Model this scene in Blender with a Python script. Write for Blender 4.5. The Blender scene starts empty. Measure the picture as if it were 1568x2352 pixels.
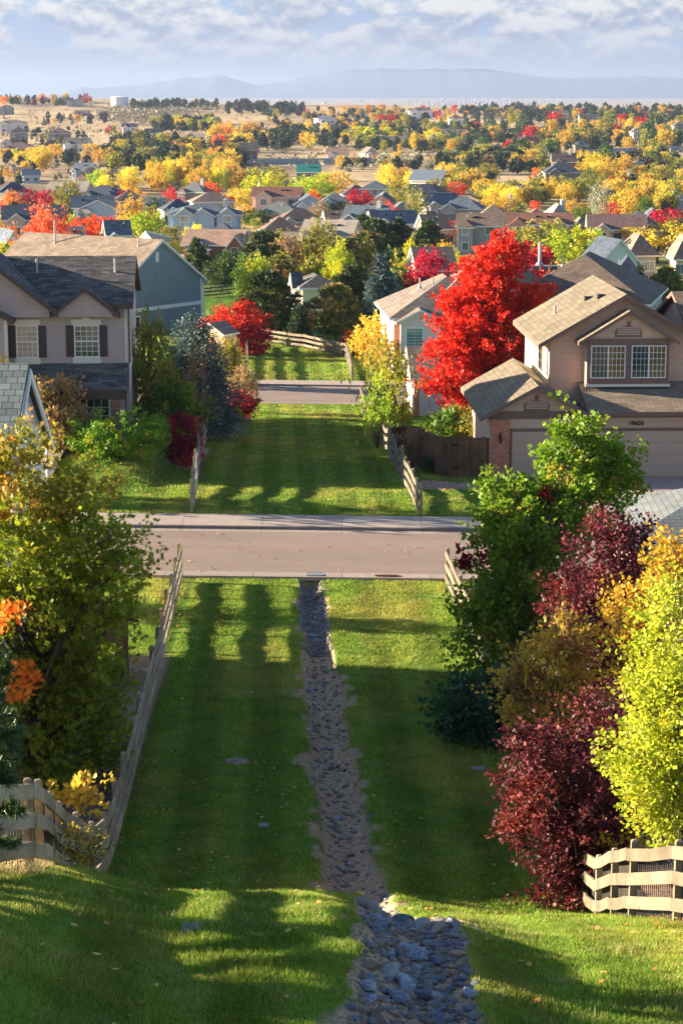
import bpy, bmesh, math, random
import numpy as np
from mathutils import Vector, Matrix
R = math.radians
rng = np.random.default_rng(11)
random.seed(11)
sc = bpy.context.scene
col = sc.collection

# ------------------------------------------------------------------ camera
FPX, PITCH = 4800.0, R(11.43)            # focal length in units of a 1568 px wide picture; pitch down
cam_d = bpy.data.cameras.new('camera'); cam = bpy.data.objects.new('camera', cam_d); col.objects.link(cam)
cam_d.sensor_fit = 'HORIZONTAL'; cam_d.sensor_width = 24.0; cam_d.lens = 24.0*FPX/1568.0
cam_d.clip_start = 0.5; cam_d.clip_end = 60000
cam.location = (0, 0, 0); cam.rotation_euler = (R(90)-PITCH, 0, 0)
sc.camera = cam
sc.render.resolution_x = 682; sc.render.resolution_y = 1024

# ------------------------------------------------------------------ light
EXPO = 2.12; HAZE = 6.3e-5
SUN_EL, SUN_AZ = 14.5, -78.0             # azimuth from +Y towards +X
sv = Vector((math.cos(R(SUN_EL))*math.sin(R(SUN_AZ)), math.cos(R(SUN_EL))*math.cos(R(SUN_AZ)), math.sin(R(SUN_EL))))
sd = bpy.data.lights.new('sun', 'SUN'); sd.energy = 5.0; sd.angle = R(0.5); sd.color = (1.0, 0.85, 0.62)
so = bpy.data.objects.new('sun', sd); col.objects.link(so); so.rotation_euler = sv.to_track_quat('Z', 'Y').to_euler()
so.location = (-50, 20, 60)
sc.view_settings.view_transform = 'Standard'; sc.view_settings.look = 'None'
sc.view_settings.gamma = 1.0; sc.view_settings.exposure = EXPO; sc.view_settings.use_curve_mapping = False

class NT:
    """tiny helper for node trees"""
    def __init__(s, nt): s.nt = nt; nt.nodes.clear()
    def n(s, t, **kw):
        x = s.nt.nodes.new(t)
        for k, v in kw.items():
            if k.startswith('i_'):
                x.inputs[k[2:].replace('_', ' ')].default_value = v
            else: setattr(x, k, v)
        return x
    def l(s, a, b): s.nt.links.new(a, b)
    def math(s, op, a, b=None, c=None, clamp=False):
        x = s.nt.nodes.new('ShaderNodeMath'); x.operation = op; x.use_clamp = clamp
        for i, v in enumerate((a, b, c)):
            if v is None: continue
            if isinstance(v, (int, float)): x.inputs[i].default_value = v
            else: s.l(v, x.inputs[i])
        return x.outputs[0]
    def mix(s, f, a, b, mode='MIX'):
        x = s.nt.nodes.new('ShaderNodeMix'); x.data_type = 'RGBA'; x.blend_type = mode
        for i, v in ((0, f), (6, a), (7, b)):
            if isinstance(v, (int, float)): x.inputs[i].default_value = v
            elif isinstance(v, tuple): x.inputs[i].default_value = (*v[:3], 1)
            else: s.l(v, x.inputs[i])
        return x.outputs[2]
    def ramp(s, f, stops):
        x = s.nt.nodes.new('ShaderNodeValToRGB'); s.l(f, x.inputs[0]); e = x.color_ramp.elements
        while len(e) < len(stops): e.new(0.5)
        for el, (p, c) in zip(e, stops):
            el.position = p; el.color = (c, c, c, 1) if isinstance(c, (int, float)) else (*c, 1)
        return x.outputs[0]
    def noise(s, vec, scale, detail=3, rough=.55, dist=0):
        x = s.nt.nodes.new('ShaderNodeTexNoise'); x.inputs['Scale'].default_value = scale
        x.inputs['Detail'].default_value = detail; x.inputs['Roughness'].default_value = rough
        x.inputs['Distortion'].default_value = dist
        if vec is not None: s.l(vec, x.inputs['Vector'])
        return x.outputs[0]
    def map(s, vec, sc_=(1, 1, 1), loc=(0, 0, 0)):
        x = s.nt.nodes.new('ShaderNodeMapping'); s.l(vec, x.inputs[0]); x.inputs['Scale'].default_value = sc_
        x.inputs['Location'].default_value = loc
        return x.outputs[0]

world = bpy.data.worlds.new('World'); sc.world = world; world.use_nodes = True
w = NT(world.node_tree)
sky = w.n('ShaderNodeTexSky', sky_type='NISHITA', sun_disc=False, sun_elevation=R(SUN_EL), sun_rotation=R(SUN_AZ % 360),
          altitude=1700, air_density=1.0, dust_density=1.0, ozone_density=1.5)
tc = w.n('ShaderNodeTexCoord')
sep = w.n('ShaderNodeSeparateXYZ'); w.l(tc.outputs['Generated'], sep.inputs[0])
p = w.map(tc.outputs['Generated'], (34, 34, 62), (3.1, 1.7, 0.5))
p2 = w.map(tc.outputs['Generated'], (34, 34, 62), (3.1, 1.7, .74))
n1 = w.noise(p, 1.0, 9, .60, .15); n2 = w.noise(p2, 1.0, 9, .60, .15)
big = w.noise(w.map(tc.outputs['Generated'], (7, 7, 26), (5.3, 0.2, .9)), 1.0, 3, .5)
dens = w.math('ADD', w.math('MULTIPLY', n1, .62), w.math('MULTIPLY', big, .5))
cf = w.ramp(dens, [(.475, 0.0), (.545, 1.0)])
shade = w.math('ADD', w.math('MULTIPLY', w.math('SUBTRACT', n1, n2), 7.0), .46, clamp=True)
ccol = w.mix(shade, (.43, .50, .68), (1.02, .98, .96))
lowf = w.ramp(w.math('MULTIPLY', sep.outputs[2], 10.0), [(.10, 1.0), (.34, 0.0)])      # hazy veil near the horizon (0.6 to 2 degrees)
hz = w.ramp(w.math('ABSOLUTE', sep.outputs[2]), [(.03, 0.0), (.13, 1.0)])                 # fades the clouds high up
blue = w.mix(w.math('MULTIPLY', sep.outputs[2], 20.0, clamp=True), (.58, .70, .88), (.36, .56, .90))
skyc = w.mix(w.math('MULTIPLY', cf, .93), blue, ccol)
skyc = w.mix(w.math('MULTIPLY', lowf, .8), skyc, (.56, .62, .76))
bg1 = w.n('ShaderNodeBackground', i_Strength=.20); w.l(skyc, bg1.inputs[0])
bg2 = w.n('ShaderNodeBackground', i_Strength=.055); w.l(sky.outputs[0], bg2.inputs[0])
ms = w.n('ShaderNodeMixShader'); w.l(hz, ms.inputs[0]); w.l(bg1.outputs[0], ms.inputs[1]); w.l(bg2.outputs[0], ms.inputs[2])
wo = w.n('ShaderNodeOutputWorld'); w.l(ms.outputs[0], wo.inputs[0])

# ------------------------------------------------------------------ terrain
def sstep(a, b, x): t = np.clip((x-a)/(b-a), 0, 1); return t*t*(3-2*t)
# three lateral columns of the near hill, then one common profile
Y1 = np.array([0, 12, 20, 24, 27, 30, 34, 38, 41.5, 46, 69.5, 81, 97, 120, 139.5, 151, 185, 235, 290, 370, 470, 560, 660, 800, 1000, 1300, 1600, 1900, 2150, 2420, 2700, 3500, 6000, 10000, 30000.])
ZC = np.array([-7.5, -8.6, -9.6, -10.0, -10.72, -12.25, -13.95, -15.3, -15.68, -15.9, -16.5, -16.5, -17.55, -19.4, -20.87, -20.87, -22.5, -23.9, -25.6, -28.4, -31.0, -32.0, -33.2, -34.0, -34.0, -32.4, -30.0, -25.5, -19.5, -13.6, -17, -30, -60, -80, -90.])
ZL = ZC.copy(); ZL[:9] = [-6.8, -7.4, -8.6, -9.5, -10.4, -11.6, -13.3, -15.2, -15.85]
ZR = ZC.copy(); ZR[:9] = [-8.2, -9.2, -10.1, -10.8, -11.4, -12.45, -14.05, -15.75, -16.05]
def vnoise(x, y, s, seed=0):
    """smooth value noise, vectorised"""
    x = np.asarray(x)/s+seed*17.3; y = np.asarray(y)/s+seed*9.1
    xi = np.floor(x); yi = np.floor(y); fx = x-xi; fy = y-yi
    fx = fx*fx*(3-2*fx); fy = fy*fy*(3-2*fy)
    h = lambda a, b: np.modf(np.abs(np.sin(a*127.1+b*311.7+seed*74.7)*43758.5453))[0]
    return (h(xi, yi)*(1-fx)*(1-fy)+h(xi+1, yi)*fx*(1-fy)+h(xi, yi+1)*(1-fx)*fy+h(xi+1, yi+1)*fx*fy)*2-1
SWY = np.array([10, 21, 24, 28, 32, 41, 43.3, 47, 55.7, 63, 69.6]); SWX = np.array([.6, .80, .90, .92, .75, .14, .02, -.12, -.47, -.85, -1.03])
SWW = np.array([.72, .72, .70, .66, .62, .60, .60, .60, .52, .46, .44])
def swale(x, y):
    c = np.interp(y, SWY, SWX); hw = np.interp(y, SWY, SWW)*(1+.20*vnoise(y, x*0, 1.6, 3))
    c = c+.10*vnoise(y, x*0, 3.3, 8)
    return np.where((y > 8) & (y < 69.9), 1-sstep(.75, 1.15, np.abs(x-c)/hw), 0.0), np.abs(x-c)/hw
def H(x, y):
    x = np.asarray(x, float); y = np.asarray(y, float)
    def smooth_interp(Z):
        d = np.clip(y*.03, .5, 60)
        fl = ((y > 69) & (y < 81.5)) | ((y > 139) & (y < 151.5))
        a = np.interp(y, Y1, Z); b = (np.interp(y-d, Y1, Z)+np.interp(y+d, Y1, Z)+a)/3
        return np.where(fl, a, b)
    zc = smooth_interp(ZC); zl = smooth_interp(ZL); zr = smooth_interp(ZR)
    k1 = sstep(-4.2, -2.0, x); k2 = sstep(-.2, 3.2, x)
    z = zl*(1-k1)+zc*k1; z = z*(1-k2)+zr*k2
    z = z-.012*np.clip(x, -60, 60)*sstep(45, 70, y)*(1-sstep(200, 400, y))
    # lot of the lilac house a metre higher
    z = z+.95*(1-sstep(-9.5, -7.4, x))*sstep(86, 93, y)*(1-sstep(112, 128, y))
    # swale bed
    m, q = swale(x, y); z = z-.32*np.clip(1-q*q*.9, 0, 1)*np.where((y > 8) & (y < 69.9), 1, 0)
    off = 1-np.maximum(sstep(66.5, 70, y)*(1-sstep(80, 83, y)), sstep(136, 139.5, y)*(1-sstep(151, 155, y)))
    z = z+.05*vnoise(x, y, 2.2, 1)*off+.02*vnoise(x, y, .7, 2)*off*(y < 150)
    f = sstep(900, 1700, y)*(1-sstep(3000, 6000, y))
    z = z+f*(6.2*vnoise(x, y, 420, 4)+2.0*vnoise(x, y, 150, 6))+sstep(250, 500, y)*.8*vnoise(x, y, 110, 7)*(1-sstep(3000, 6000, y))
    z = z+f*sstep(1900, 2400, y)*3.0*(1-sstep(-300, 350, x))          # the left ridge stands higher
    z = z-3.6*sstep(-150, 350, x)*sstep(1700, 2250, y)*(1-sstep(2600, 3400, y))
    return z
def Hs(x, y): return float(H(np.array([x]), np.array([y]))[0])
CP, SP = math.cos(PITCH), math.sin(PITCH)
def ray(u, v):
    X, Z = (u-784)/FPX, -(v-1176)/FPX
    return np.array([X, CP+Z*SP, -SP+Z*CP])
_T = np.concatenate([np.arange(14, 400, .25), 400*1.004**np.arange(0, 1080)])
def ground(u, v):
    """first terrain point seen through a picture position: used to lay out distances only"""
    d = ray(u, v); P = _T[:, None]*d[None]
    g = H(P[:, 0], P[:, 1]); below = P[:, 2] < g
    i = int(np.argmax(below)) if below.any() else len(_T)-1
    return P[i, 0], P[i, 1], float(g[i])
def XU(u, y, z): return (u-784)/FPX*(y*CP-z*SP)
def ZV(v, y): d = ray(784, v); return y*d[2]/d[1]
def UV_of(x, y, z):
    dp = y*CP-z*SP; return 784+FPX*x/dp, 1176-FPX*(z*CP+y*SP)/dp

# ------------------------------------------------------------------ mesh + object helpers
def link(name, me, mats=(), parent=None, loc=None, kind=None):
    o = bpy.data.objects.new(name, me); col.objects.link(o)
    for m in mats: me.materials.append(m)
    if parent is not None: o.parent = parent
    if loc is not None: o.location = loc
    if kind: o['kind'] = kind
    return o
def empty(name, loc, rz=0.0, label=None, cat=None, group=None):
    o = bpy.data.objects.new(name, None); col.objects.link(o); o.location = loc; o.rotation_euler = (0, 0, rz)
    o.empty_display_size = .3
    return tag(o, label, cat, group)
def tag(o, label=None, cat=None, group=None, kind=None):
    if label: o['label'] = label
    if cat: o['category'] = cat
    if group: o['group'] = group
    if kind: o['kind'] = kind
    return o
class MB:
    def __init__(s): s.v = []; s.f = []; s.mi = []
    def face(s, pts, mi=0):
        b = len(s.v); s.v += [tuple(p) for p in pts]; s.f.append(tuple(range(b, b+len(pts)))); s.mi.append(mi); return s
    def box(s, x0, x1, y0, y1, z0, z1, mi=0):
        b = len(s.v); s.v += [(x0,y0,z0),(x1,y0,z0),(x1,y1,z0),(x0,y1,z0),(x0,y0,z1),(x1,y0,z1),(x1,y1,z1),(x0,y1,z1)]
        for q in ((0,3,2,1),(4,5,6,7),(0,1,5,4),(1,2,6,5),(2,3,7,6),(3,0,4,7)): s.f.append(tuple(b+i for i in q)); s.mi.append(mi)
        return s
    def hexa(s, P, mi=0):
        """eight corners, bottom ring then top ring"""
        b = len(s.v); s.v += [tuple(p) for p in P]
        for q in ((0,3,2,1),(4,5,6,7),(0,1,5,4),(1,2,6,5),(2,3,7,6),(3,0,4,7)): s.f.append(tuple(b+i for i in q)); s.mi.append(mi)
        return s
    def slab(s, polys, th, mi_top=0, mi_side=1):
        """roof shell: top polygons, the same moved down, and rims on the open edges"""
        from collections import Counter
        key = lambda p: (round(p[0], 3), round(p[1], 3), round(p[2], 3)); ed = Counter()
        for P in polys:
            for i in range(len(P)): ed[frozenset((key(P[i]), key(P[(i+1) % len(P)])))] += 1
        for P in polys:
            s.face(P, mi_top); s.face([(p[0], p[1], p[2]-th) for p in reversed(P)], mi_side)
            for i in range(len(P)):
                a, b = P[i], P[(i+1) % len(P)]
                if ed[frozenset((key(a), key(b)))] == 1:
                    s.face([a, (a[0], a[1], a[2]-th), (b[0], b[1], b[2]-th), b], mi_side)
        return s
    def tube(s, pts, rad, n=6, mi=0):
        pts = [Vector(p) for p in pts]; b0 = len(s.v)
        for i, p in enumerate(pts):
            d = (pts[min(i+1, len(pts)-1)]-pts[max(i-1, 0)]).normalized()
            a = d.cross(Vector((0, 0, 1)) if abs(d.z) < .9 else Vector((1, 0, 0))).normalized(); c = d.cross(a)
            r = rad[i] if hasattr(rad, '__len__') else rad
            for k in range(n):
                t = 2*math.pi*k/n; s.v.append(tuple(p+a*math.cos(t)*r+c*math.sin(t)*r))
        for i in range(len(pts)-1):
            for k in range(n):
                s.f.append((b0+i*n+k, b0+i*n+(k+1) % n, b0+(i+1)*n+(k+1) % n, b0+(i+1)*n+k)); s.mi.append(mi)
        s.f.append(tuple(b0+k for k in range(n))[::-1]); s.mi.append(mi)
        s.f.append(tuple(b0+(len(pts)-1)*n+k for k in range(n))); s.mi.append(mi)
        return s
    def mesh(s, name, smooth=False):
        me = bpy.data.meshes.new(name); me.from_pydata(s.v, [], s.f); me.polygons.foreach_set('material_index', s.mi)
        uv = me.uv_layers.new(name='UV'); me.update(calc_edges=True)
        V = np.array(s.v, float); out = np.zeros((len(me.loops), 2)); k = 0
        for f, pl in zip(s.f, me.polygons):
            n = pl.normal; hdir = Vector((-n.y, n.x, 0))
            if hdir.length < .05: a, b = Vector((1, 0, 0)), Vector((0, 1, 0))
            else: a = hdir.normalized(); b = n.cross(a)
            for vi in f: q = V[vi]; out[k] = (q[0]*a.x+q[1]*a.y+q[2]*a.z, q[0]*b.x+q[1]*b.y+q[2]*b.z); k += 1
        uv.data.foreach_set('uv', out.ravel())
        if smooth: me.polygons.foreach_set('use_smooth', [True]*len(me.polygons))
        return me
    def build(s, name, mats, parent=None, loc=None, kind=None, smooth=False):
        return link(name, s.mesh(name, smooth), mats if isinstance(mats, (list, tuple)) else [mats], parent, loc, kind)
def fastmesh(name, V, k, rnd=None, nor=None):
    """V: (n*k,3) vertices of n separate k-gons"""
    n = len(V)//k; me = bpy.data.meshes.new(name)
    me.vertices.add(n*k); me.vertices.foreach_set('co', V.astype(np.float32).ravel())
    me.loops.add(n*k); me.loops.foreach_set('vertex_index', np.arange(n*k, dtype=np.int32))
    me.polygons.add(n); me.polygons.foreach_set('loop_start', np.arange(0, n*k, k, dtype=np.int32))
    me.polygons.foreach_set('loop_total', np.full(n, k, dtype=np.int32))
    me.update(calc_edges=True)
    if rnd is not None:
        a = me.attributes.new('rnd', 'FLOAT', 'POINT'); a.data.foreach_set('value', np.repeat(rnd, k).astype(np.float32))
    return me

# ------------------------------------------------------------------ materials
MATS = {}
def newmat(name):
    m = bpy.data.materials.new(name); m.use_nodes = True; MATS[name] = m
    return m, NT(m.node_tree)
def out(t, shader): o = t.n('ShaderNodeOutputMaterial'); t.l(shader, o.inputs[0]); return o
def principled(t, c, rough=.7, spec=.3, bump=None, metal=0):
    b = t.n('ShaderNodeBsdfPrincipled')
    if isinstance(c, tuple): b.inputs['Base Color'].default_value = (*c, 1)
    else: t.l(c, b.inputs['Base Color'])
    if isinstance(rough, float): b.inputs['Roughness'].default_value = rough
    else: t.l(rough, b.inputs['Roughness'])
    b.inputs['Specular IOR Level'].default_value = spec; b.inputs['Metallic'].default_value = metal
    if bump is not None:
        bn = t.n('ShaderNodeBump'); bn.inputs['Strength'].default_value = bump[1]; bn.inputs['Distance'].default_value = bump[2]
        t.l(bump[0], bn.inputs['Height']); t.l(bn.outputs[0], b.inputs['Normal'])
    return b.outputs[0]
def coord(t, which='Object'): return t.n('ShaderNodeTexCoord').outputs[which]
def m_plain(name, c, rough=.7, var=.15, scale=4, spec=.3, metal=0):
    if name in MATS: return MATS[name]
    m, t = newmat(name); nz = t.noise(coord(t), scale, 4)
    k = t.ramp(nz, [(.3, 1-var), (.7, 1+var*.6)])
    out(t, principled(t, t.mix(1.0, c, k, 'MULTIPLY'), rough, spec, metal=metal, bump=(nz, .15, .01))); return m
def m_shingle(name, c1, c2, cm=None, w_=.5, h_=.27):
    if name in MATS: return MATS[name]
    m, t = newmat(name); uv = coord(t, 'UV')
    b = t.n('ShaderNodeTexBrick', offset=.5, squash=1.0)
    t.l(uv, b.inputs['Vector']); b.inputs['Scale'].default_value = 1; b.inputs['Brick Width'].default_value = w_; b.inputs['Row Height'].default_value = h_
    b.inputs['Mortar Size'].default_value = .012; b.inputs['Mortar Smooth'].default_value = .3; b.inputs['Bias'].default_value = 0
    b.inputs['Color1'].default_value = (*c1, 1); b.inputs['Color2'].default_value = (*c2, 1)
    cm = cm or tuple(x*.5 for x in c1); b.inputs['Mortar'].default_value = (*cm, 1)
    nz = t.noise(uv, .7, 4); nf = t.noise(uv, 40, 2)
    c = t.mix(1.0, b.outputs[0], t.ramp(nz, [(.3, .78), (.7, 1.15)]), 'MULTIPLY')
    c = t.mix(1.0, c, t.ramp(nf, [(.3, .8), (.7, 1.15)]), 'MULTIPLY')
    out(t, principled(t, c, .85, .25, bump=(b.outputs[1], -.6, .02))); return m
def m_siding(name, c, lap=.2, dark=.62):
    if name in MATS: return MATS[name]
    m, t = newmat(name); uv = coord(t, 'UV'); s = t.n('ShaderNodeSeparateXYZ'); t.l(uv, s.inputs[0])
    fr = t.math('FRACT', t.math('DIVIDE', s.outputs[1], lap))
    line = t.ramp(fr, [(0, 0.0), (.09, 1.0)])
    nz = t.noise(uv, .8, 5); nf = t.noise(t.map(uv, (3, 30, 1)), 1.0, 3)
    cc = t.mix(1.0, c, t.ramp(nz, [(.3, .9), (.7, 1.07)]), 'MULTIPLY')
    cc = t.mix(1.0, cc, t.ramp(nf, [(.3, .93), (.7, 1.05)]), 'MULTIPLY')
    cc = t.mix(line, tuple(x*dark for x in c), cc)
    out(t, principled(t, cc, .65, .3, bump=(fr, .35, .02))); return m
def m_brick(name, c1, c2, cm=(.35, .3, .27), w_=.21, h_=.075):
    if name in MATS: return MATS[name]
    m, t = newmat(name); uv = coord(t, 'UV')
    b = t.n('ShaderNodeTexBrick', offset=.5); t.l(uv, b.inputs['Vector']); b.inputs['Scale'].default_value = 1
    b.inputs['Brick Width'].default_value = w_; b.inputs['Row Height'].default_value = h_; b.inputs['Mortar Size'].default_value = .008
    b.inputs['Color1'].default_value = (*c1, 1); b.inputs['Color2'].default_value = (*c2, 1); b.inputs['Mortar'].default_value = (*cm, 1)
    nz = t.noise(uv, 9, 3); c = t.mix(1.0, b.outputs[0], t.ramp(nz, [(.25, .6), (.75, 1.3)]), 'MULTIPLY')
    out(t, principled(t, c, .85, .2, bump=(b.outputs[1], -.5, .01))); return m
def m_wood(name, c1, c2, plank=None, rough=.8):
    if name in MATS: return MATS[name]
    m, t = newmat(name); uv = coord(t, 'UV'); 
    g = t.noise(t.map(uv, (14, 1.2, 1) if plank else (1.2, 14, 1)), 3.0, 4, .6); pat = t.noise(coord(t), 1.7, 3)
    oi = t.n('ShaderNodeObjectInfo'); kn = t.noise(t.map(uv, (4, 4, 1)), 1.0, 2); c = t.mix(g, c1, c2); c = t.mix(1.0, c, t.ramp(pat, [(.3, .62), (.7, 1.2)]), 'MULTIPLY')
    c = t.mix(1.0, c, t.ramp(oi.outputs['Random'], [(0, .72), (1, 1.18)]), 'MULTIPLY'); c = t.mix(t.ramp(kn, [(.68, 0.0), (.76, .7)]), c, tuple(x*.35 for x in c1))
    bmp = g
    if plank:
        s = t.n('ShaderNodeSeparateXYZ'); t.l(uv, s.inputs[0]); q = t.math('DIVIDE', s.outputs[0], plank)
        fr = t.math('FRACT', q); ln = t.ramp(fr, [(0, 0.0), (.07, 1.0)]); c = t.mix(ln, (.012, .009, .007), c)
        wn = t.n('ShaderNodeTexWhiteNoise', noise_dimensions='1D'); t.l(t.math('FLOOR', q), wn.inputs['W'])
        c = t.mix(1.0, c, t.ramp(wn.outputs[0], [(0, .72), (1, 1.25)]), 'MULTIPLY'); bmp = ln
    out(t, principled(t, c, rough, .2, bump=(bmp, .3, .01))); return m
def m_leaf(name, c1, c2, c3=None, trans=.35, spec=.25, nsc=1.2, rough=.5, pos3=.55):
    """leaf colours: each leaf between c1 and c2, clumps of c3"""
    if name in MATS: return MATS[name]
    m, t = newmat(name); a = t.n('ShaderNodeAttribute', attribute_name='rnd')
    c = t.mix(a.outputs['Fac'], c1, c2)
    if c3:
        nz = t.noise(coord(t), nsc, 2); c = t.mix(t.ramp(t.math('ADD', nz, t.math('MULTIPLY', a.outputs['Fac'], .12)), [(pos3, 0.0), (pos3+.1, 1.0)]), c, c3)
    oi = t.n('ShaderNodeObjectInfo'); hs = t.n('ShaderNodeHueSaturation'); t.l(c, hs.inputs['Color'])
    t.l(t.ramp(oi.outputs['Random'], [(0, .485), (1, .515)]), hs.inputs['Hue']); t.l(t.math('ADD', t.math('MULTIPLY', oi.outputs['Random'], .3), .85), hs.inputs['Value'])
    b = principled(t, hs.outputs[0], rough, spec)
    tr = t.n('ShaderNodeBsdfTranslucent'); t.l(hs.outputs[0], tr.inputs[0])
    mx = t.n('ShaderNodeMixShader'); mx.inputs[0].default_value = trans; t.l(b, mx.inputs[1]); t.l(tr.outputs[0], mx.inputs[2])
    out(t, mx.outputs[0]); return m
def m_glass(name='window_glass', c=(.03, .045, .05)):
    if name in MATS: return MATS[name]
    m, t = newmat(name); nz = t.noise(coord(t), 1.3, 2)
    out(t, principled(t, t.mix(nz, tuple(x*.5 for x in c), tuple(x*1.6 for x in c)), .06, .8)); return m
# ------------------------------------------------------------------ ground sheet
def ground_material():
    m, t = newmat('ground'); ob = coord(t)
    lawn = t.n('ShaderNodeAttribute', attribute_name='lawn').outputs['Fac']
    dirt = t.n('ShaderNodeAttribute', attribute_name='dirt').outputs['Fac']
    n_a = t.noise(t.map(ob, (.25, .12, 0)), 1.0, 5, .6); n_b = t.noise(ob, 1.6, 4, .6); n_c = t.noise(ob, 14, 3, .7)
    g = t.mix(t.ramp(n_b, [(.3, 0.0), (.7, 1.0)]), (.055, .14, .018), (.15, .24, .03))
    g = t.mix(t.ramp(n_a, [(.52, 0.0), (.66, .65)]), g, (.24, .22, .05))
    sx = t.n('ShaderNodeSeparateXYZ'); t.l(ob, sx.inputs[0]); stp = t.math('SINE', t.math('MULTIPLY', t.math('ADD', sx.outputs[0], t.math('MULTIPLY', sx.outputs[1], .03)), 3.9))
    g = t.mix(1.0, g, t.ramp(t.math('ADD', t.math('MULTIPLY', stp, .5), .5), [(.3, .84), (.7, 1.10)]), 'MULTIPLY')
    g = t.mix(1.0, g, t.ramp(n_c, [(.3, .6), (.7, 1.25)]), 'MULTIPLY')
    f_a = t.noise(t.map(ob, (.011, .004, 0)), 1.0, 6, .6); f_b = t.noise(t.map(ob, (.16, .05, 0)), 1.0, 5, .7)
    f_c = t.noise(t.map(ob, (.006, .0035, 0), (4, 2, 0)), 1.0, 5, .65)
    d = t.mix(t.ramp(f_b, [(.3, 0.0), (.72, 1.0)]), (.46, .32, .18), (.68, .52, .31))
    d = t.mix(t.ramp(f_a, [(.45, 0.0), (.6, .75)]), d, (.30, .205, .125))
    d = t.mix(t.ramp(f_c, [(.56, 0.0), (.62, .85)]), d, (.165, .125, .10))
    d = t.mix(1.0, d, t.ramp(t.noise(ob, .6, 4, .7), [(.3, .75), (.7, 1.2)]), 'MULTIPLY')
    e_b = t.noise(ob, 11, 4, .6)
    e = t.mix(t.ramp(e_b, [(.35, 0.0), (.65, 1.0)]), (.26, .165, .11), (.56, .39, .27))
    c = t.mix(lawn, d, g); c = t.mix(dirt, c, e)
    hgt = t.math('ADD', t.math('MULTIPLY', n_c, .5), n_b)
    hgt = t.mix(dirt, hgt, t.math('MULTIPLY', e_b, .35))
    out(t, principled(t, c, .95, .05, bump=(hgt, .55, .08))); return m
def terrain_mesh():
    ys = [6.0]
    while ys[-1] < 36: ys.append(ys[-1]+.16)
    while ys[-1] < 72: ys.append(ys[-1]+.22)
    while ys[-1] < 160: ys.append(ys[-1]+.5)
    while ys[-1] < 3200: ys.append(ys[-1]*1.008)
    while ys[-1] < 29000: ys.append(ys[-1]*1.03)
    ys = np.array(ys); s = np.linspace(-1, 1, 421)
    W = .34*ys+70; X = W[:, None]*(.09*s+.91*s**3)[None]+np.where(ys < 75, .0, 0)[:, None]; Y = np.repeat(ys[:, None], len(s), 1)
    Z = H(X, Y); ny, nx = X.shape
    me = bpy.data.meshes.new('ground'); n = nx*ny
    me.vertices.add(n); me.vertices.foreach_set('co', np.stack([X, Y, Z], -1).astype(np.float32).ravel())
    i = np.arange(ny-1)[:, None]*nx+np.arange(nx-1)[None]; q = np.stack([i, i+1, i+nx+1, i+nx], -1).reshape(-1, 4)
    me.loops.add(q.size); me.loops.foreach_set('vertex_index', q.ravel().astype(np.int32))
    me.polygons.add(len(q)); me.polygons.foreach_set('loop_start', np.arange(0, q.size, 4, dtype=np.int32)); me.polygons.foreach_set('loop_total', np.full(len(q), 4, dtype=np.int32))
    me.update(calc_edges=True); me.polygons.foreach_set('use_smooth', [True]*len(q))
    sw, _ = swale(X, Y)
    # bald earth: the fence feet, the crest, beds
    bed = np.maximum(sw, 0)
    _, qq = swale(X, Y); bald = vnoise(X, Y, .55, 31)+.6*vnoise(X, Y, 1.7, 33)
    bed = np.maximum(bed, sstep(.42, .6, bald)*(1-sstep(1.15, 1.6, qq))*.9*(Y < 69.8))
    bed = np.maximum(bed, lot_beds(X, Y))
    lawnm = 1-sstep(240, 330, Y)*(1-.75*sstep(-.1, .35, vnoise(X, Y, 28, 12))*(1-sstep(600, 760, Y)))
    lawnm = np.clip(lawnm, 0, 1)*(1-sstep(700, 800, Y))
    green_field = 0.0
    a = me.attributes.new('lawn', 'FLOAT', 'POINT'); a.data.foreach_set('value', lawnm.astype(np.float32).ravel())
    a = me.attributes.new('dirt', 'FLOAT', 'POINT'); a.data.foreach_set('value', bed.astype(np.float32).ravel())
    return me
def lot_beds(X, Y):
    """earth and bark beds: behind the near left fence, by the wooden gate, under the near right trees"""
    b = (1-sstep(-5.1, -4.85, X))*sstep(-14, -12, X)*sstep(27, 28, Y)*(1-sstep(58, 60, Y))
    b = np.maximum(b, sstep(3.2, 3.5, X)*(1-sstep(6.4, 7.0, X))*sstep(89.3, 89.6, Y)*(1-sstep(92, 92.6, Y)))
    b = np.maximum(b, (1-sstep(-6.9, -6.6, X))*sstep(-11, -10, X)*sstep(96, 97, Y)*(1-sstep(106, 108, Y)))
    b = np.maximum(b, sstep(4.9, 5.2, X)*sstep(28, 31, Y)*(1-sstep(60, 62, Y)))
    return b
g = link('ground', terrain_mesh(), [ground_material()], kind='structure')

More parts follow.
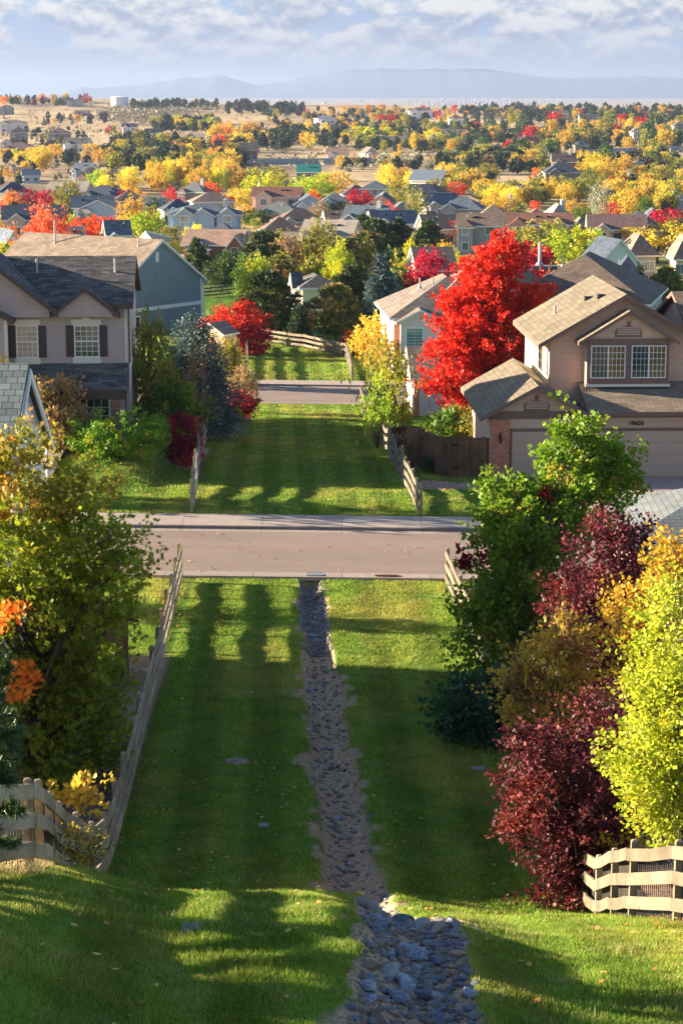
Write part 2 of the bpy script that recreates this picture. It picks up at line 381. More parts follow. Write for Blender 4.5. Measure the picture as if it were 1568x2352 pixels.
def strip(name, y0, y1, x0, x1, dz, mat, nx=80, lift=None):
    m = MB(); xs = np.linspace(x0, x1, nx+1)
    for a, b in zip(xs[:-1], xs[1:]):
        P = [(a, y0), (b, y0), (b, y1), (a, y1)]
        m.face([(x, y, Hs(x, y)+dz) for x, y in P])
    me = m.mesh(name)
    for l, uvl in zip(me.loops, me.uv_layers[0].data): v = me.vertices[l.vertex_index].co; uvl.uv = (v.x, v.y)
    return link(name, me, [mat], kind='structure')
def m_asphalt():
    m, t = newmat('asphalt'); ob = coord(t)
    n1_ = t.noise(t.map(ob, (.15, .7, 1)), 1.0, 4, .6); n2_ = t.noise(ob, 30, 2, .6)
    c = t.mix(t.ramp(n1_, [(.3, 0.0), (.7, 1.0)]), (.255, .19, .16), (.315, .235, .20))
    c = t.mix(1.0, c, t.ramp(n2_, [(.3, .82), (.7, 1.12)]), 'MULTIPLY')
    vor = t.n('ShaderNodeTexVoronoi', feature='DISTANCE_TO_EDGE'); t.l(t.map(ob, (.16, .3, 1)), vor.inputs['Vector']); vor.inputs['Scale'].default_value = 1
    wob = t.noise(ob, 2.2, 4, .6)
    cr = t.ramp(t.math('ADD', vor.outputs[0], t.math('MULTIPLY', wob, .03)), [(.0150, 0.45), (.0175, 1.0)])
    c = t.mix(cr, (.15, .115, .10), c)
    st = t.ramp(t.noise(t.map(ob, (.6, 1.1, 1), (7, 3, 0)), 1.0, 5, .7), [(.68, 0.0), (.76, .35)])
    c = t.mix(st, c, (.12, .10, .09))
    out(t, principled(t, c, .9, .15, bump=(n2_, .3, .01))); return m
def m_concrete(name, c, joint):
    m, t = newmat(name); uv = coord(t, 'UV'); s = t.n('ShaderNodeSeparateXYZ'); t.l(uv, s.inputs[0])
    q = t.math('DIVIDE', s.outputs[0], joint); fr = t.math('FRACT', q); ln = t.ramp(fr, [(.0, 0.0), (.012, 1.0)])
    wn = t.n('ShaderNodeTexWhiteNoise', noise_dimensions='1D'); t.l(t.math('FLOOR', q), wn.inputs['W'])
    nz = t.noise(uv, 2.5, 6, .65); nf = t.noise(uv, 35, 2)
    cc = t.mix(1.0, c, t.ramp(nz, [(.3, .8), (.7, 1.1)]), 'MULTIPLY'); cc = t.mix(1.0, cc, t.ramp(nf, [(.3, .88), (.7, 1.08)]), 'MULTIPLY')
    cc = t.mix(1.0, cc, t.ramp(wn.outputs[0], [(0, .88), (1, 1.1)]), 'MULTIPLY'); cc = t.mix(ln, (.07, .055, .045), cc)
    out(t, principled(t, cc, .85, .2, bump=(nz, .2, .01))); return m
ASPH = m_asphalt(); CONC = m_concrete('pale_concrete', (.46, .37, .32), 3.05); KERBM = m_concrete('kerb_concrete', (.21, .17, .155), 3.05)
PAN = m_concrete('gutter_concrete', (.40, .32, .275), 3.05); DRIVE = m_concrete('drive_concrete', (.40, .30, .25), 4.2)
def road(name, yn, ya, yb, yk, yf, x0, x1):
    strip(name, ya, yb, x0, x1, .02, ASPH)
    # near gutter and low kerb
    def ribbon(nm, prof, mat):
        m = MB(); xs = np.linspace(x0, x1, 61)
        for a, b in zip(xs[:-1], xs[1:]):
            for (p0, z0), (p1, z1) in zip(prof[:-1], prof[1:]):
                m.face([(a, p0, Hs(a, p0)+z0), (b, p0, Hs(b, p0)+z0), (b, p1, Hs(b, p1)+z1), (a, p1, Hs(a, p1)+z1)])
        me = m.mesh(nm)
        for l, uvl in zip(me.loops, me.uv_layers[0].data): v = me.vertices[l.vertex_index].co; uvl.uv = (v.x, v.y+v.z)
        return link(nm, me, [mat], kind='structure')
    ribbon('gutter', [(yn, -.05), (yn, .09), (yn+.32, .10), (yn+.42, .09), (yn+.5, .028), (ya, .026)], PAN)
    ribbon('gutter', [(yb, .026), (yk-.06, .03)], PAN)
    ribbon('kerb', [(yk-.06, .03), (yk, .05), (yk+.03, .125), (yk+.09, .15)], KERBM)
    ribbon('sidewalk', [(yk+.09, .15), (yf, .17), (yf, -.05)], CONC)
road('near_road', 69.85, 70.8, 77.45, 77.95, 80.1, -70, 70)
road('far_road', 139.6, 140.6, 147.9, 148.4, 150.5, -110, 110)
# driveway of the tan house
def patch(name, pts, dz, mat, n=10):
    (x0, y0), (x1, y1), (x2, y2), (x3, y3) = pts; m = MB()
    for i in range(n):
        for j in range(n):
            q = []
            for a, b in ((i, j), (i+1, j), (i+1, j+1), (i, j+1)):
                s_, t_ = a/n, b/n
                x = (x0*(1-s_)+x1*s_)*(1-t_)+(x3*(1-s_)+x2*s_)*t_; y = (y0*(1-s_)+y1*s_)*(1-t_)+(y3*(1-s_)+y2*s_)*t_
                q.append((x, y, Hs(x, y)+dz))
            m.face(q)
    me = m.mesh(name)
    for l, uvl in zip(me.loops, me.uv_layers[0].data): v = me.vertices[l.vertex_index].co; uvl.uv = (v.x, v.y)
    return link(name, me, [mat], kind='structure')
patch('driveway', [(10.0, 80.1), (18, 80.1), (19, 94.5), (9.2, 94.5)], .17, DRIVE)
patch('driveway', [(-15.5, 80.1), (-12.5, 80.1), (-12.5, 97), (-15.5, 97)], .17, DRIVE)

# ------------------------------------------------------------------ storm grate, lids, flat stones
STEEL = m_plain('galvanised_steel', (.42, .45, .48), .45, .25, 12, .5, .6); RUSTY = m_plain('rusted_iron', (.20, .075, .045), .8, .4, 20)
m = MB(); zx = Hs(-.93, 70.2)+.10; gx = -.93
m.box(gx-.29, gx+.29, 69.98, 70.02, zx-.01, zx+.025); m.box(gx-.29, gx+.29, 70.43, 70.47, zx-.01, zx+.025)
for k in range(13): x = gx-.28+k*.0455; m.box(x, x+.022, 70.02, 70.43, zx-.005, zx+.02)
o = m.build('storm_grate', STEEL); tag(o, 'small steel storm drain grate in the kerb at the head of the rocky swale', 'drain grate')
m = MB()
for k in range(24):
    a = math.pi*k/12; b = math.pi*(k+1)/12
    m.face([(1.55, 70.1, Hs(1.55, 70.1)+.118), (1.55+.44*math.cos(a), 70.1+.16*math.sin(a), Hs(1.55, 70.1)+.116), (1.55+.44*math.cos(b), 70.1+.16*math.sin(b), Hs(1.55, 70.1)+.116)])
for k in range(9): m.box(1.17+k*.09, 1.2+k*.09, 70.0, 70.2, Hs(1.55, 70.1)+.117, Hs(1.55, 70.1)+.135)
o = m.build('inlet_cover', RUSTY); tag(o, 'rusty oval iron inlet cover set in the near kerb', 'drain cover')
LID = m_plain('valve_lid', (.20, .27, .27), .6, .2); FLAT = m_plain('flat_stone', (.30, .22, .19), .9, .5, 9)
for (u, v, w_, lab) in ((438, 2142, .24, 'small green valve box lid in the foreground lawn left of the swale'), (606, 1903, .22, 'small green valve box lid in the shaded lawn behind the crest, left of the swale'), (1097, 1773, .30, 'grey valve box lid in the shaded lawn right of the swale')):
    x, y, z = ground(u, v); m = MB(); m.box(-w_/2, w_/2, -.13, .13, -.05, .022); m.box(-w_/2+.03, w_/2-.03, -.1, .1, .022, .03)
    o = m.build('valve_box', LID, loc=(x, y, z)); tag(o, lab, 'valve box', 'valve boxes in the lawn')
x, y, z = ground(545, 1757); m = MB(); rr = random.Random(4)
pts = [(  .26*(1+.3*rr.random())*math.cos(a), .2*(1+.3*rr.random())*math.sin(a)) for a in np.linspace(0, 6.28, 11)[:-1]]
m.face([(a, b, .035) for a, b in pts])
for i in range(10): a, b = pts[i], pts[(i+1) % 10]; m.face([(a[0]*1.1, a[1]*1.1, -.06), (b[0]*1.1, b[1]*1.1, -.06), (b[0], b[1], .035), (a[0], a[1], .035)])
o = m.build('flat_stone', FLAT, loc=(x, y, z)); tag(o, 'flat brown stone lying in the shaded lawn left of the swale', 'stone')

# ------------------------------------------------------------------ rocks
ROCKM = []
for nm, a, b in (('slate_rock', (.085, .105, .15), (.40, .43, .50)), ('grey_rock', (.20, .20, .21), (.40, .39, .38)), ('warm_rock', (.32, .20, .14), (.48, .35, .27))):
    m_, t = newmat(nm); ob = coord(t); nz = t.noise(ob, 3.5, 5, .65); oi = t.n('ShaderNodeObjectInfo')
    c = t.mix(t.ramp(nz, [(.3, 0.0), (.72, 1.0)]), a, b); c = t.mix(1.0, c, t.ramp(oi.outputs['Random'], [(0, .45), (1, 1.35)]), 'MULTIPLY')
    out(t, principled(t, c, .75, .35, bump=(nz, .6, .03))); ROCKM.append(m_)
def rock_mesh(seed, sub=2):
    r_ = np.random.default_rng(seed); bm = bmesh.new(); bmesh.ops.create_icosphere(bm, subdivisions=sub, radius=1.0)
    planes = [(r_.normal(size=3), r_.uniform(.35, .72)) for _ in range(9)]
    for v in bm.verts:
        q = np.array(v.co)
        for n_, d_ in planes:
            n_ = n_/np.linalg.norm(n_); k = q@n_
            if k > d_: q = q-n_*(k-d_)
        q *= 1+r_.uniform(-.04, .04); v.co = q*np.array([1, .75, .5])
    me = bpy.data.meshes.new('rock'); bm.to_mesh(me); bm.free(); me.materials.append(ROCKM[0]); return me
RM = [rock_mesh(40+i) for i in range(8)]
r_ = np.random.default_rng(5); cand = []
def in_sw(x, y): return float(swale(np.array([x]), np.array([y]))[0][0])
for (y0, y1, n_, s0, s1) in ((20.5, 29.5, 150, .09, .30), (29.5, 43, 32, .09, .20), (43, 50, 32, .08, .2), (50, 62, 18, .08, .22), (61, 69.7, 68, .1, .26)):
    k = 0
    while k < n_:
        y = r_.uniform(y0, y1); c = float(np.interp(y, SWY, SWX)); hw = float(np.interp(y, SWY, SWW))*1.0
        x = c+r_.normal()*.5*hw
        if in_sw(x, y) < .3: continue
        cand.append((x, y, (s0+(s1-s0)*r_.random()**2.2)*.8)); k += 1
for i, (x, y, s_) in enumerate(cand[:300]):
    o = bpy.data.objects.new('rock', RM[i % 8]); col.objects.link(o)
    o.location = (x, y, Hs(x, y)+s_*.18); o.scale = (s_, s_, s_*r_.uniform(.7, 1.2))
    o.rotation_euler = (r_.normal()*.25, r_.normal()*.25, r_.uniform(0, 6.28))
    o.material_slots[0].link = 'OBJECT'; o.material_slots[0].material = ROCKM[0 if r_.random() < .5 else (1 if r_.random() < .5 else 2)]
    nm_ = 'in the foreground swale' if y < 31 else ('at the kerb end of the swale' if y > 60 else 'in the middle of the swale')
    tag(o, 'angular blue grey or tan rock lying loose '+nm_, 'rock', 'rocks '+nm_)
def pebbles(name, n_, fn, s0, s1, mats, lab, cat):
    bm = bmesh.new(); bmesh.ops.create_icosphere(bm, subdivisions=1, radius=1.0); bv = np.array([v.co[:] for v in bm.verts]); bf = np.array([[v.index for v in f.verts] for f in bm.faces]); bm.free()
    tri = bv[bf].reshape(-1, 3); V = []; M = []
    for i in range(n_):
        x, y = fn(); s_ = s0+(s1-s0)*r_.random()**2; a = r_.uniform(0, 6.28); ca, sa = math.cos(a), math.sin(a)
        q = tri*np.array([1, .7, .5])*s_; q = np.stack([q[:, 0]*ca-q[:, 1]*sa, q[:, 0]*sa+q[:, 1]*ca, q[:, 2]], 1)+np.array([x, y, Hs(x, y)+s_*.2]); V.append(q); M += [int(r_.integers(len(mats)))]*len(bf)
    V = np.concatenate(V); me = fastmesh(name, V, 3); o = link(name, me, mats)
    me.polygons.foreach_set('material_index', np.array(M, dtype=np.int32)); return tag(o, lab, cat, kind='stuff')
def fsw():
    while True:
        y = r_.choice([r_.uniform(20, 30), r_.uniform(20, 30), r_.uniform(30, 69.8), r_.uniform(60, 69.8), r_.uniform(60, 69.8)]); c = float(np.interp(y, SWY, SWX)); hw = float(np.interp(y, SWY, SWW)); x = c+r_.uniform(-1, 1)*hw
        if in_sw(x, y) > .25: return x, y
pebbles('gravel', 4200, fsw, .025, .10, [ROCKM[0], ROCKM[1], ROCKM[2]], 'small loose stones and gravel filling the bed of the swale', 'gravel')
pebbles('river_rocks', 2600, lambda: (r_.uniform(-7.2, -4.95), r_.uniform(33, 52)), .05, .11, [ROCKM[1], ROCKM[0]], 'grey river rocks covering the bed behind the near left fence', 'river rocks')
BARK = m_plain('pink_gravel', (.50, .30, .24), .9, .5, 8)
pebbles('pink_gravel', 1500, lambda: (r_.uniform(3.4, 6.6), r_.uniform(89.5, 92.3)), .03, .07, [BARK], 'pink gravel bed in front of the brown wooden gate', 'gravel')

# ------------------------------------------------------------------ grass blades
def m_grass():
    m, t = newmat('grass'); a = t.n('ShaderNodeAttribute', attribute_name='rnd'); ob = coord(t)
    n_a = t.noise(t.map(ob, (.25, .12, 0)), 1.0, 5, .6); nb = t.noise(ob, 1.1, 3, .6)
    c = t.mix(a.outputs['Fac'], (.06, .18, .018), (.44, .54, .06))
    c = t.mix(t.ramp(n_a, [(.46, 0.0), (.62, .65)]), c, (.52, .44, .09))
    c = t.mix(t.ramp(t.math('ADD', nb, t.math('MULTIPLY', a.outputs['Fac'], .25)), [(.74, 0.0), (.86, .75)]), c, (.46, .36, .15))
    sx = t.n('ShaderNodeSeparateXYZ'); t.l(ob, sx.inputs[0]); stp = t.math('SINE', t.math('MULTIPLY', t.math('ADD', sx.outputs[0], t.math('MULTIPLY', sx.outputs[1], .03)), 3.9))
    c = t.mix(1.0, c, t.ramp(t.math('ADD', t.math('MULTIPLY', stp, .5), .5), [(.3, .84), (.7, 1.10)]), 'MULTIPLY')
    c = t.mix(1.0, c, t.ramp(nb, [(.3, .72), (.7, 1.2)]), 'MULTIPLY')
    b = principled(t, c, .55, .25); tr = t.n('ShaderNodeBsdfTranslucent'); t.l(c, tr.inputs[0]); mx = t.n('ShaderNodeMixShader'); mx.inputs[0].default_value = .35
    t.l(b, mx.inputs[1]); t.l(tr.outputs[0], mx.inputs[2]); out(t, mx.outputs[0]); return m
GRASS = m_grass()
def grass(n_, x0, x1, y0, y1, h, w_, lab, keep=None, ypow=1.0, mat=None):
    g_ = np.random.default_rng(int(y0*10+n_)%1023); y = y0+(y1-y0)*g_.random(n_)**ypow; x = g_.uniform(x0, x1, n_) if not callable(x0) else x0(y)+(x1(y)-x0(y))*g_.random(n_)
    sw, q = swale(x, y); k = (sw < .35) | (g_.random(n_) < .03)
    if mat is None: k &= lot_beds(x, y) < .5
    bald = vnoise(x, y, .55, 31)+.6*vnoise(x, y, 1.7, 33); k &= ~((bald > .5) & (q < 1.45) & (g_.random(n_) < .88))
    k &= ~((y > 69.8) & (y < 80.15)) & ~((y > 139.6) & (y < 150.5))
    if keep is not None: k &= keep(x, y)
    x, y = x[k], y[k]; n_ = len(x); z = H(x, y)-.01
    clump = 1+.45*vnoise(x, y, .35, 21)+.25*vnoise(x, y, 1.5, 22)
    hh = h*g_.uniform(.55, 1.3, n_)*clump; th = g_.uniform(0, 6.28, n_); ln = g_.normal(0, .35, (n_, 2))*hh[:, None]; ww = w_*g_.uniform(.6, 1.3, n_)/2
    V = np.empty((n_, 3, 3)); V[:, 0] = np.stack([x-np.cos(th)*ww, y-np.sin(th)*ww, z], 1); V[:, 1] = np.stack([x+np.cos(th)*ww, y+np.sin(th)*ww, z], 1)
    V[:, 2] = np.stack([x+ln[:, 0], y+ln[:, 1], z+hh], 1)
    me = fastmesh('grass', V.reshape(-1, 3), 3, g_.random(n_)); o = link('grass', me, [mat or GRASS]); return tag(o, lab, 'grass', kind='stuff')
fgx0 = lambda y: -.2*y-.8; fgx1 = lambda y: .2*y+.8
grass(380000, fgx0, fgx1, 18.3, 31.5, .065, .011, 'short lawn grass on the foreground mound in patchy sun')
grass(300000, -5.0, 5.1, 31.5, 69.8, .06, .024, 'mown lawn grass on both sides of the swale below the crest')
grass(60000, -16, -5.2, 56, 69.8, .06, .035, 'mown lawn grass left of the near left fence by the road')
grass(40000, 4.9, 12, 61, 69.8, .06, .035, 'mown lawn grass right of the near right fence by the road')
notdrive = lambda x, y: ~((x > 9) & (y < 95)) & ~((x < -12.4) & (x > -15.6) & (y < 98))
grass(210000, -18, 10, 80.2, 105, .065, .04, 'mown lawn grass beyond the near road', notdrive)
grass(130000, -12, 9, 105, 139.4, .07, .06, 'mown lawn grass of the green belt leading to the far road')
grass(120000, -18, 12, 150.6, 200, .08, .09, 'mown lawn grass beyond the far road')
grass(34000, fgx0, fgx1, 18.3, 31.0, .08, .010, 'dry tan grass tufts standing in the foreground mound lawn', lambda x, y: vnoise(x, y, .5, 41)+.5*vnoise(x, y, 1.9, 42) > .45, mat=m_leaf('dry_tufts', (.48, .38, .16), (.66, .52, .24), None, .3))
def fallen(n_, x0, x1, y0, y1, size, lab):
    g_ = np.random.default_rng(n_); x = g_.uniform(x0, x1, n_); y = g_.uniform(y0, y1, n_); k = ~((x > -5) & (x < 4.5) & (g_.random(n_) < .55)); x, y = x[k], y[k]; n_ = len(x); z = H(x, y)+.05
    a = g_.uniform(0, 6.28, n_); q = np.array([(-.5, 0, 0), (0, -.35, .1), (.5, 0, .25), (0, .35, .1)]); V = np.stack([q[None, :, 0]*np.cos(a)[:, None]-q[None, :, 1]*np.sin(a)[:, None], q[None, :, 0]*np.sin(a)[:, None]+q[None, :, 1]*np.cos(a)[:, None], np.repeat(q[None, :, 2], n_, 0)], -1)*size*g_.uniform(.6, 1.3, n_)[:, None, None]+np.stack([x, y, z], 1)[:, None]
    return tag(link('fallen_leaves', fastmesh('fallen_leaves', V.reshape(-1, 3), 4, g_.random(n_)), [m_leaf('fallen_leaf', (.55, .22, .05), (.80, .55, .14), None, .2)]), lab, 'leaves', kind='stuff')
fallen(1300, -6, 7, 20, 69, .10, 'fallen tan and orange leaves scattered on the near lawn')
fallen(1100, -14, 9, 70, 100, .13, 'fallen leaves scattered along the near road and the lawn beyond')
# dry grass along the near left fence foot
DRYG = m_leaf('dry_grass', (.52, .38, .17), (.70, .56, .28), None, .3)
grass(9000, -6.5, -3.9, 25.5, 31, .20, .012, 'tall dry tan grass along the boards of the near left fence', lambda x, y: x < np.interp(y, [24, 26.7, 33.7], [-3.8, -4.15, -4.7])+.15, mat=DRYG)

# ------------------------------------------------------------------ fences
FW_L = m_wood('weathered_rail_wood', (.14, .11, .078), (.29, .235, .165)); FW_G = m_wood('grey_rail_wood', (.26, .235, .215), (.44, .40, .36))
POSTW = m_wood('post_wood', (.30, .23, .15), (.50, .40, .27)); BOARD = m_wood('old_board', (.20, .12, .055), (.48, .33, .17), plank=.15)
DARKB = m_wood('dark_slats', (.05, .045, .04), (.12, .10, .085), plank=.06); WIRE = m_plain('fence_wire', (.25, .24, .22), .5, .1, 5, .4, .5)
def fence(label, path, side, mat=None, pmat=None, spacing=2.4, rails=3, hts=(.29, .71, 1.13), rh=.215, th=.045, post_h=1.34, wob=None, backing=None, seed=1, group=None, name='rail_fence'):
    """split rail fence on posts following the ground; side +1 puts the rails on +x of the posts"""
    f = random.Random(seed); P = [Vector((x, y)) for x, y in path]; stops = [P[0]]
    for a, b in zip(P[:-1], P[1:]):
        n_ = max(1, round((b-a).length/spacing))
        for k in range(1, n_+1): stops.append(a.lerp(b, k/n_))
    mat = mat or FW_L; pmat = pmat or POSTW
    base = stops[0]; root = empty(name, (base.x, base.y, Hs(base.x, base.y)), 0, label, 'fence', group); org = Vector((base.x, base.y, Hs(base.x, base.y)))
    zz = [Hs(s_.x, s_.y)+(wob[i] if wob and i < len(wob) else 0) for i, s_ in enumerate(stops)]
    for i, s_ in enumerate(stops):
        m = MB(); w2 = .055; lean = f.uniform(-.025, .025); hgt = post_h+f.uniform(-.05, .06)
        q = [(s_.x-w2, s_.y-w2), (s_.x+w2, s_.y-w2), (s_.x+w2, s_.y+w2), (s_.x-w2, s_.y+w2)]
        m.hexa([Vector((a, b, zz[i]-.4))-org for a, b in q]+[Vector((a+lean, b, zz[i]+hgt-.03))-org for a, b in q])
        m.face([Vector((a+lean, b, zz[i]+hgt-.03))-org for a, b in q])
        m.hexa([Vector((a+lean, b, zz[i]+hgt-.029))-org for a, b in q]+[Vector((s_.x+(a-s_.x)*.5+lean, s_.y+(b-s_.y)*.5, zz[i]+hgt))-org for a, b in q])
        m.build('post', pmat, root)
    for i in range(len(stops)-1):
        a, b = stops[i], stops[i+1]; d = (b-a).normalized(); nrm = Vector((d.y, -d.x))
        if nrm.x*side < 0: nrm = -nrm
        if abs(nrm.x) < .3 and side*(-nrm.y) < 0: nrm = -nrm
        ov = .0
        for k, hz_ in enumerate(hts):
            m = MB(); j0, j1 = f.uniform(-.015, .015), f.uniform(-.015, .015); mid = f.uniform(-.03, .01)
            o0 = .062; o1 = o0+th
            pts = [(a-d*ov, zz[i]+hz_-rh/2+j0), (a.lerp(b, .5), (zz[i]+zz[i+1])/2+hz_-rh/2+mid), (b+d*ov, zz[i+1]+hz_-rh/2+j1)]
            # gentle ground following between the posts
            gm = Hs(*a.lerp(b, .5)); dev = max(-.12, min(.12, gm-(Hs(*a)+Hs(*b))/2)); pts[1] = (pts[1][0], pts[1][1]+dev*.2)
            for (q0, z0), (q1, z1) in zip(pts[:-1], pts[1:]):
                c = [q0+nrm*o0, q0+nrm*o1, q1+nrm*o1, q1+nrm*o0]; zc_ = [z0, z0, z1, z1]
                m.hexa([Vector((p_.x, p_.y, z_))-org for p_, z_ in zip(c, zc_)]+[Vector((p_.x, p_.y, z_+rh))-org for p_, z_ in zip(c, zc_)])
            m.build('rail', mat, root)
        bk = backing(a.lerp(b, .5)) if callable(backing) else backing
        if bk:
            m = MB(); q0 = a-nrm*.06; q1 = b-nrm*.06; q2 = b-nrm*.08; q3 = a-nrm*.08; hb = bk[1]
            if bk[0] == 'boards' :
                m.hexa([Vector((p_.x, p_.y, z_-.05))-org for p_, z_ in ((q0, zz[i]), (q1, zz[i+1]), (q2, zz[i+1]), (q3, zz[i]))]+[Vector((p_.x, p_.y, z_+hb))-org for p_, z_ in ((q0, zz[i]), (q1, zz[i+1]), (q2, zz[i+1]), (q3, zz[i]))])
                m.build('backing_boards', BOARD, root)
            else:
                n_ = int((b-a).length/.09)
                for k in range(n_):
                    p_ = q0.lerp(q1, (k+.5)/n_); z_ = zz[i]+(zz[i+1]-zz[i])*(k+.5)/n_; m.tube([Vector((p_.x, p_.y, z_))-org, Vector((p_.x, p_.y, z_+hb))-org], .009, 4)
                for z0 in np.arange(.12, hb, .18): m.tube([Vector((q0.x, q0.y, zz[i]+z0))-org, Vector((q1.x, q1.y, zz[i+1]+z0))-org], .005, 3)
                m.build('wire_mesh', DARKB if bk[0] == 'slats' else WIRE, root)
    return root
GF = 'rail fences along the green belt'
FW_A = m_wood('pale_rail_wood', (.28, .215, .145), (.54, .44, .31))  # same rail wood with brightness put into its colour for the shaded fence
fence('long rail fence left of the swale, climbing the mound at its near end', [(-5.5, 69.2), (-4.80, 40.2), (-4.80, 33.7), (-4.25, 26.9), (-4.75, 24.9), (-7.2, 24.2), (-9.6, 24.0)], 1, mat=FW_A, spacing=2.4, seed=3, group=GF, backing=lambda p: (('slats', 1.0) if p.y < 28.5 else ('boards', .92)) if p.y < 37 else None)
fence('three rail fence right of the swale, half hidden by the near right trees', [(3.62, 69.2), (4.78, 38.8), (4.78, 32.5), (5.6, 28.5), (6.3, 24)], -1, seed=4, group=GF, backing=lambda p: ('slats', 1.05) if p.y < 39 else None)
fence('leaning grey rail fence at the left of the belt between the two roads', [(-5.95, 81.2), (-7.1, 104.0), (-7.5, 119)], 1, mat=FW_G, seed=6, group=GF, wob=[0, .1, .0, .12, .2, .05, -.15, .25, .0, .3, .0, .1])
fence('pale and grey rail fence at the right of the belt between the two roads', [(3.15, 81.2), (2.75, 92.5), (2.05, 112), (1.55, 120)], -1, seed=7, group=GF, wob=[0, 0, .06, .1, .0, .35, -.1, .3, .1, .3, .1, .2, 0])
fence('short rail fence right of the belt just before the far road', [(1.55, 121.5), (1.35, 139.0)], -1, seed=8, group=GF)
fence('cream rail fence right of the belt beyond the far road', [(.85, 151.4), (.55, 168), (.2, 181)], -1, seed=9, group=GF)
fence('grey rail fence left of the belt beyond the far road', [(-7.0, 152), (-8.4, 185)], 1, mat=FW_G, seed=10, group=GF)
xa, ya, _ = ground(598, 785); xb, yb, _ = ground(700, 800); xc, yc, _ = ground(795, 822)
fence('pale rail fence across the end of the green belt below the evergreens', [(xa, ya), (xb, yb), (xc, yc)], -1, seed=11, group=GF)
xa, ya, _ = ground(468, 684); xb, yb, _ = ground(552, 676)
fence('distant rail fence on the shaded lawn right of the blue grey house', [(xa, ya), (xb, yb)], -1, seed=12, group=GF)

def privacy(name, label, path, h, mat, seed=1, cap=None, gate=None, group=None):
    """board fence: one mesh of boards per span, with rails and posts behind"""
    f = random.Random(seed); a = Vector(path[0]); base = Vector((a.x, a.y, Hs(a.x, a.y))); root = empty(name, base, 0, label, 'fence', group)
    for si, (a, b) in enumerate(zip(path[:-1], path[1:])):
        a, b = Vector(a), Vector(b); L = (b-a).length; d = (b-a)/L; nr = Vector((-d.y, d.x)); n_ = int(L/.145); m = MB()
        for k in range(n_):
            p0 = a+d*(L*k/n_+.004); p1 = a+d*(L*(k+1)/n_-.004); mid = (p0+p1)/2; z = Hs(mid.x, mid.y); hh = h+f.uniform(-.04, .04); o_ = f.uniform(0, .012)
            q = [p0+nr*o_, p1+nr*o_, p1+nr*(o_+.02), p0+nr*(o_+.02)]
            m.hexa([Vector((c.x, c.y, z-.02))-base for c in q]+[Vector((c.x, c.y, z+hh))-base for c in q])
        m.build('gate' if gate == si else 'board_panel', mat, root)
        if gate == si:
            for hz_ in (.35, 1.45):
                m = MB(); p0 = a+d*.05-nr*.012; m.hexa([Vector((c.x, c.y, Hs(a.x, a.y)+z_))-base for z_ in (hz_, hz_+.10) for c in (p0, p0+d*.3, p0+d*.3+nr*.01, p0+nr*.01)]); m.build('hinge', RUBBER, root)
        for e in ((a, b) if si == 0 else (b,)):
            m = MB(); z = Hs(e.x, e.y)-base.z; e2 = e+nr*.1-base.xy; m.box(e2.x-.045, e2.x+.045, e2.y-.045, e2.y+.045, z-.3, z+h-.05); m.build('post', mat, root)
    return root
RUBBER = m_plain('black_iron', (.015, .014, .014), .5, .1)
CEDAR = m_wood('brown_cedar', (.10, .048, .028), (.26, .14, .08), plank=.148); GREYB = m_wood('grey_boards', (.10, .09, .10), (.22, .20, .21), plank=.148)
DKCEDAR = m_wood('dark_cedar', (.03, .014, .014), (.08, .035, .03), plank=.148)
privacy('wooden_fence', 'brown board fence with a hinged gate beside the tan house', [(3.15, 99.5), (4.55, 94.6), (5.0, 94.3), (6.05, 94.3), (6.75, 94.25)], 1.85, CEDAR, 2, gate=2)
privacy('wooden_fence', 'low dark red board fence behind the pale rail fence', [(2.35, 107.0), (4.3, 107.0), (4.4, 100)], 1.25, DKCEDAR, 3)
privacy('wooden_fence', 'brown board fence beside the small tan garage', [(2.9, 127), (3.3, 133)], 1.7, CEDAR, 4)
privacy('wooden_fence', 'grey board fence behind the magenta shrub left of the belt', [(-11.5, 100.5), (-8.9, 100.5), (-8.0, 103.5)], 1.8, GREYB, 5)

# ------------------------------------------------------------------ foliage
LEAF = {'diamond': np.array([(0, 0), (.33, .45), (0, 1), (-.33, .45)]),
        'oak': np.array([(0, 0), (.07, .22), (.42, .2), (.14, .4), (.52, .58), (.15, .62), (0, 1), (-.15, .62), (-.52, .58), (-.14, .4), (-.42, .2), (-.07, .22)]),
        'maple': np.array([(0, 0), (.22, .12), (.5, .3), (.3, .45), (.32, .8), (.1, .62), (0, 1), (-.1, .62), (-.32, .8), (-.3, .45), (-.5, .3), (-.22, .12)]),
        'round': np.array([(0, 0), (.34, .18), (.42, .52), (0, 1), (-.42, .52), (-.34, .18)]),
        'needle': np.array([(-.07, 0), (.07, 0), (0, 1)]), 'tuft': np.array([(-.16, 0), (.16, 0), (.2, .6), (0, 1), (-.2, .6)])}
def leaves(pos, axis, g_, size, shape, curl=0.0, up=.5):
    """a leaf polygon at every pos; axis = direction the leaf points in"""
    T = LEAF[shape]; n = len(pos); k = len(T); axis = axis/np.maximum(1e-6, np.linalg.norm(axis, axis=1))[:, None]
    nr = g_.normal(size=(n, 3)); nr[:, 2] += up; nr -= axis*(nr*axis).sum(1)[:, None]; nr /= np.maximum(1e-6, np.linalg.norm(nr, axis=1))[:, None]
    sd_ = np.cross(axis, nr); s_ = size*g_.uniform(.65, 1.25, n)
    V = pos[:, None]+(T[None, :, 0:1]*sd_[:, None]+T[None, :, 1:2]*axis[:, None])*s_[:, None, None]
    return V.reshape(-1, 3), k
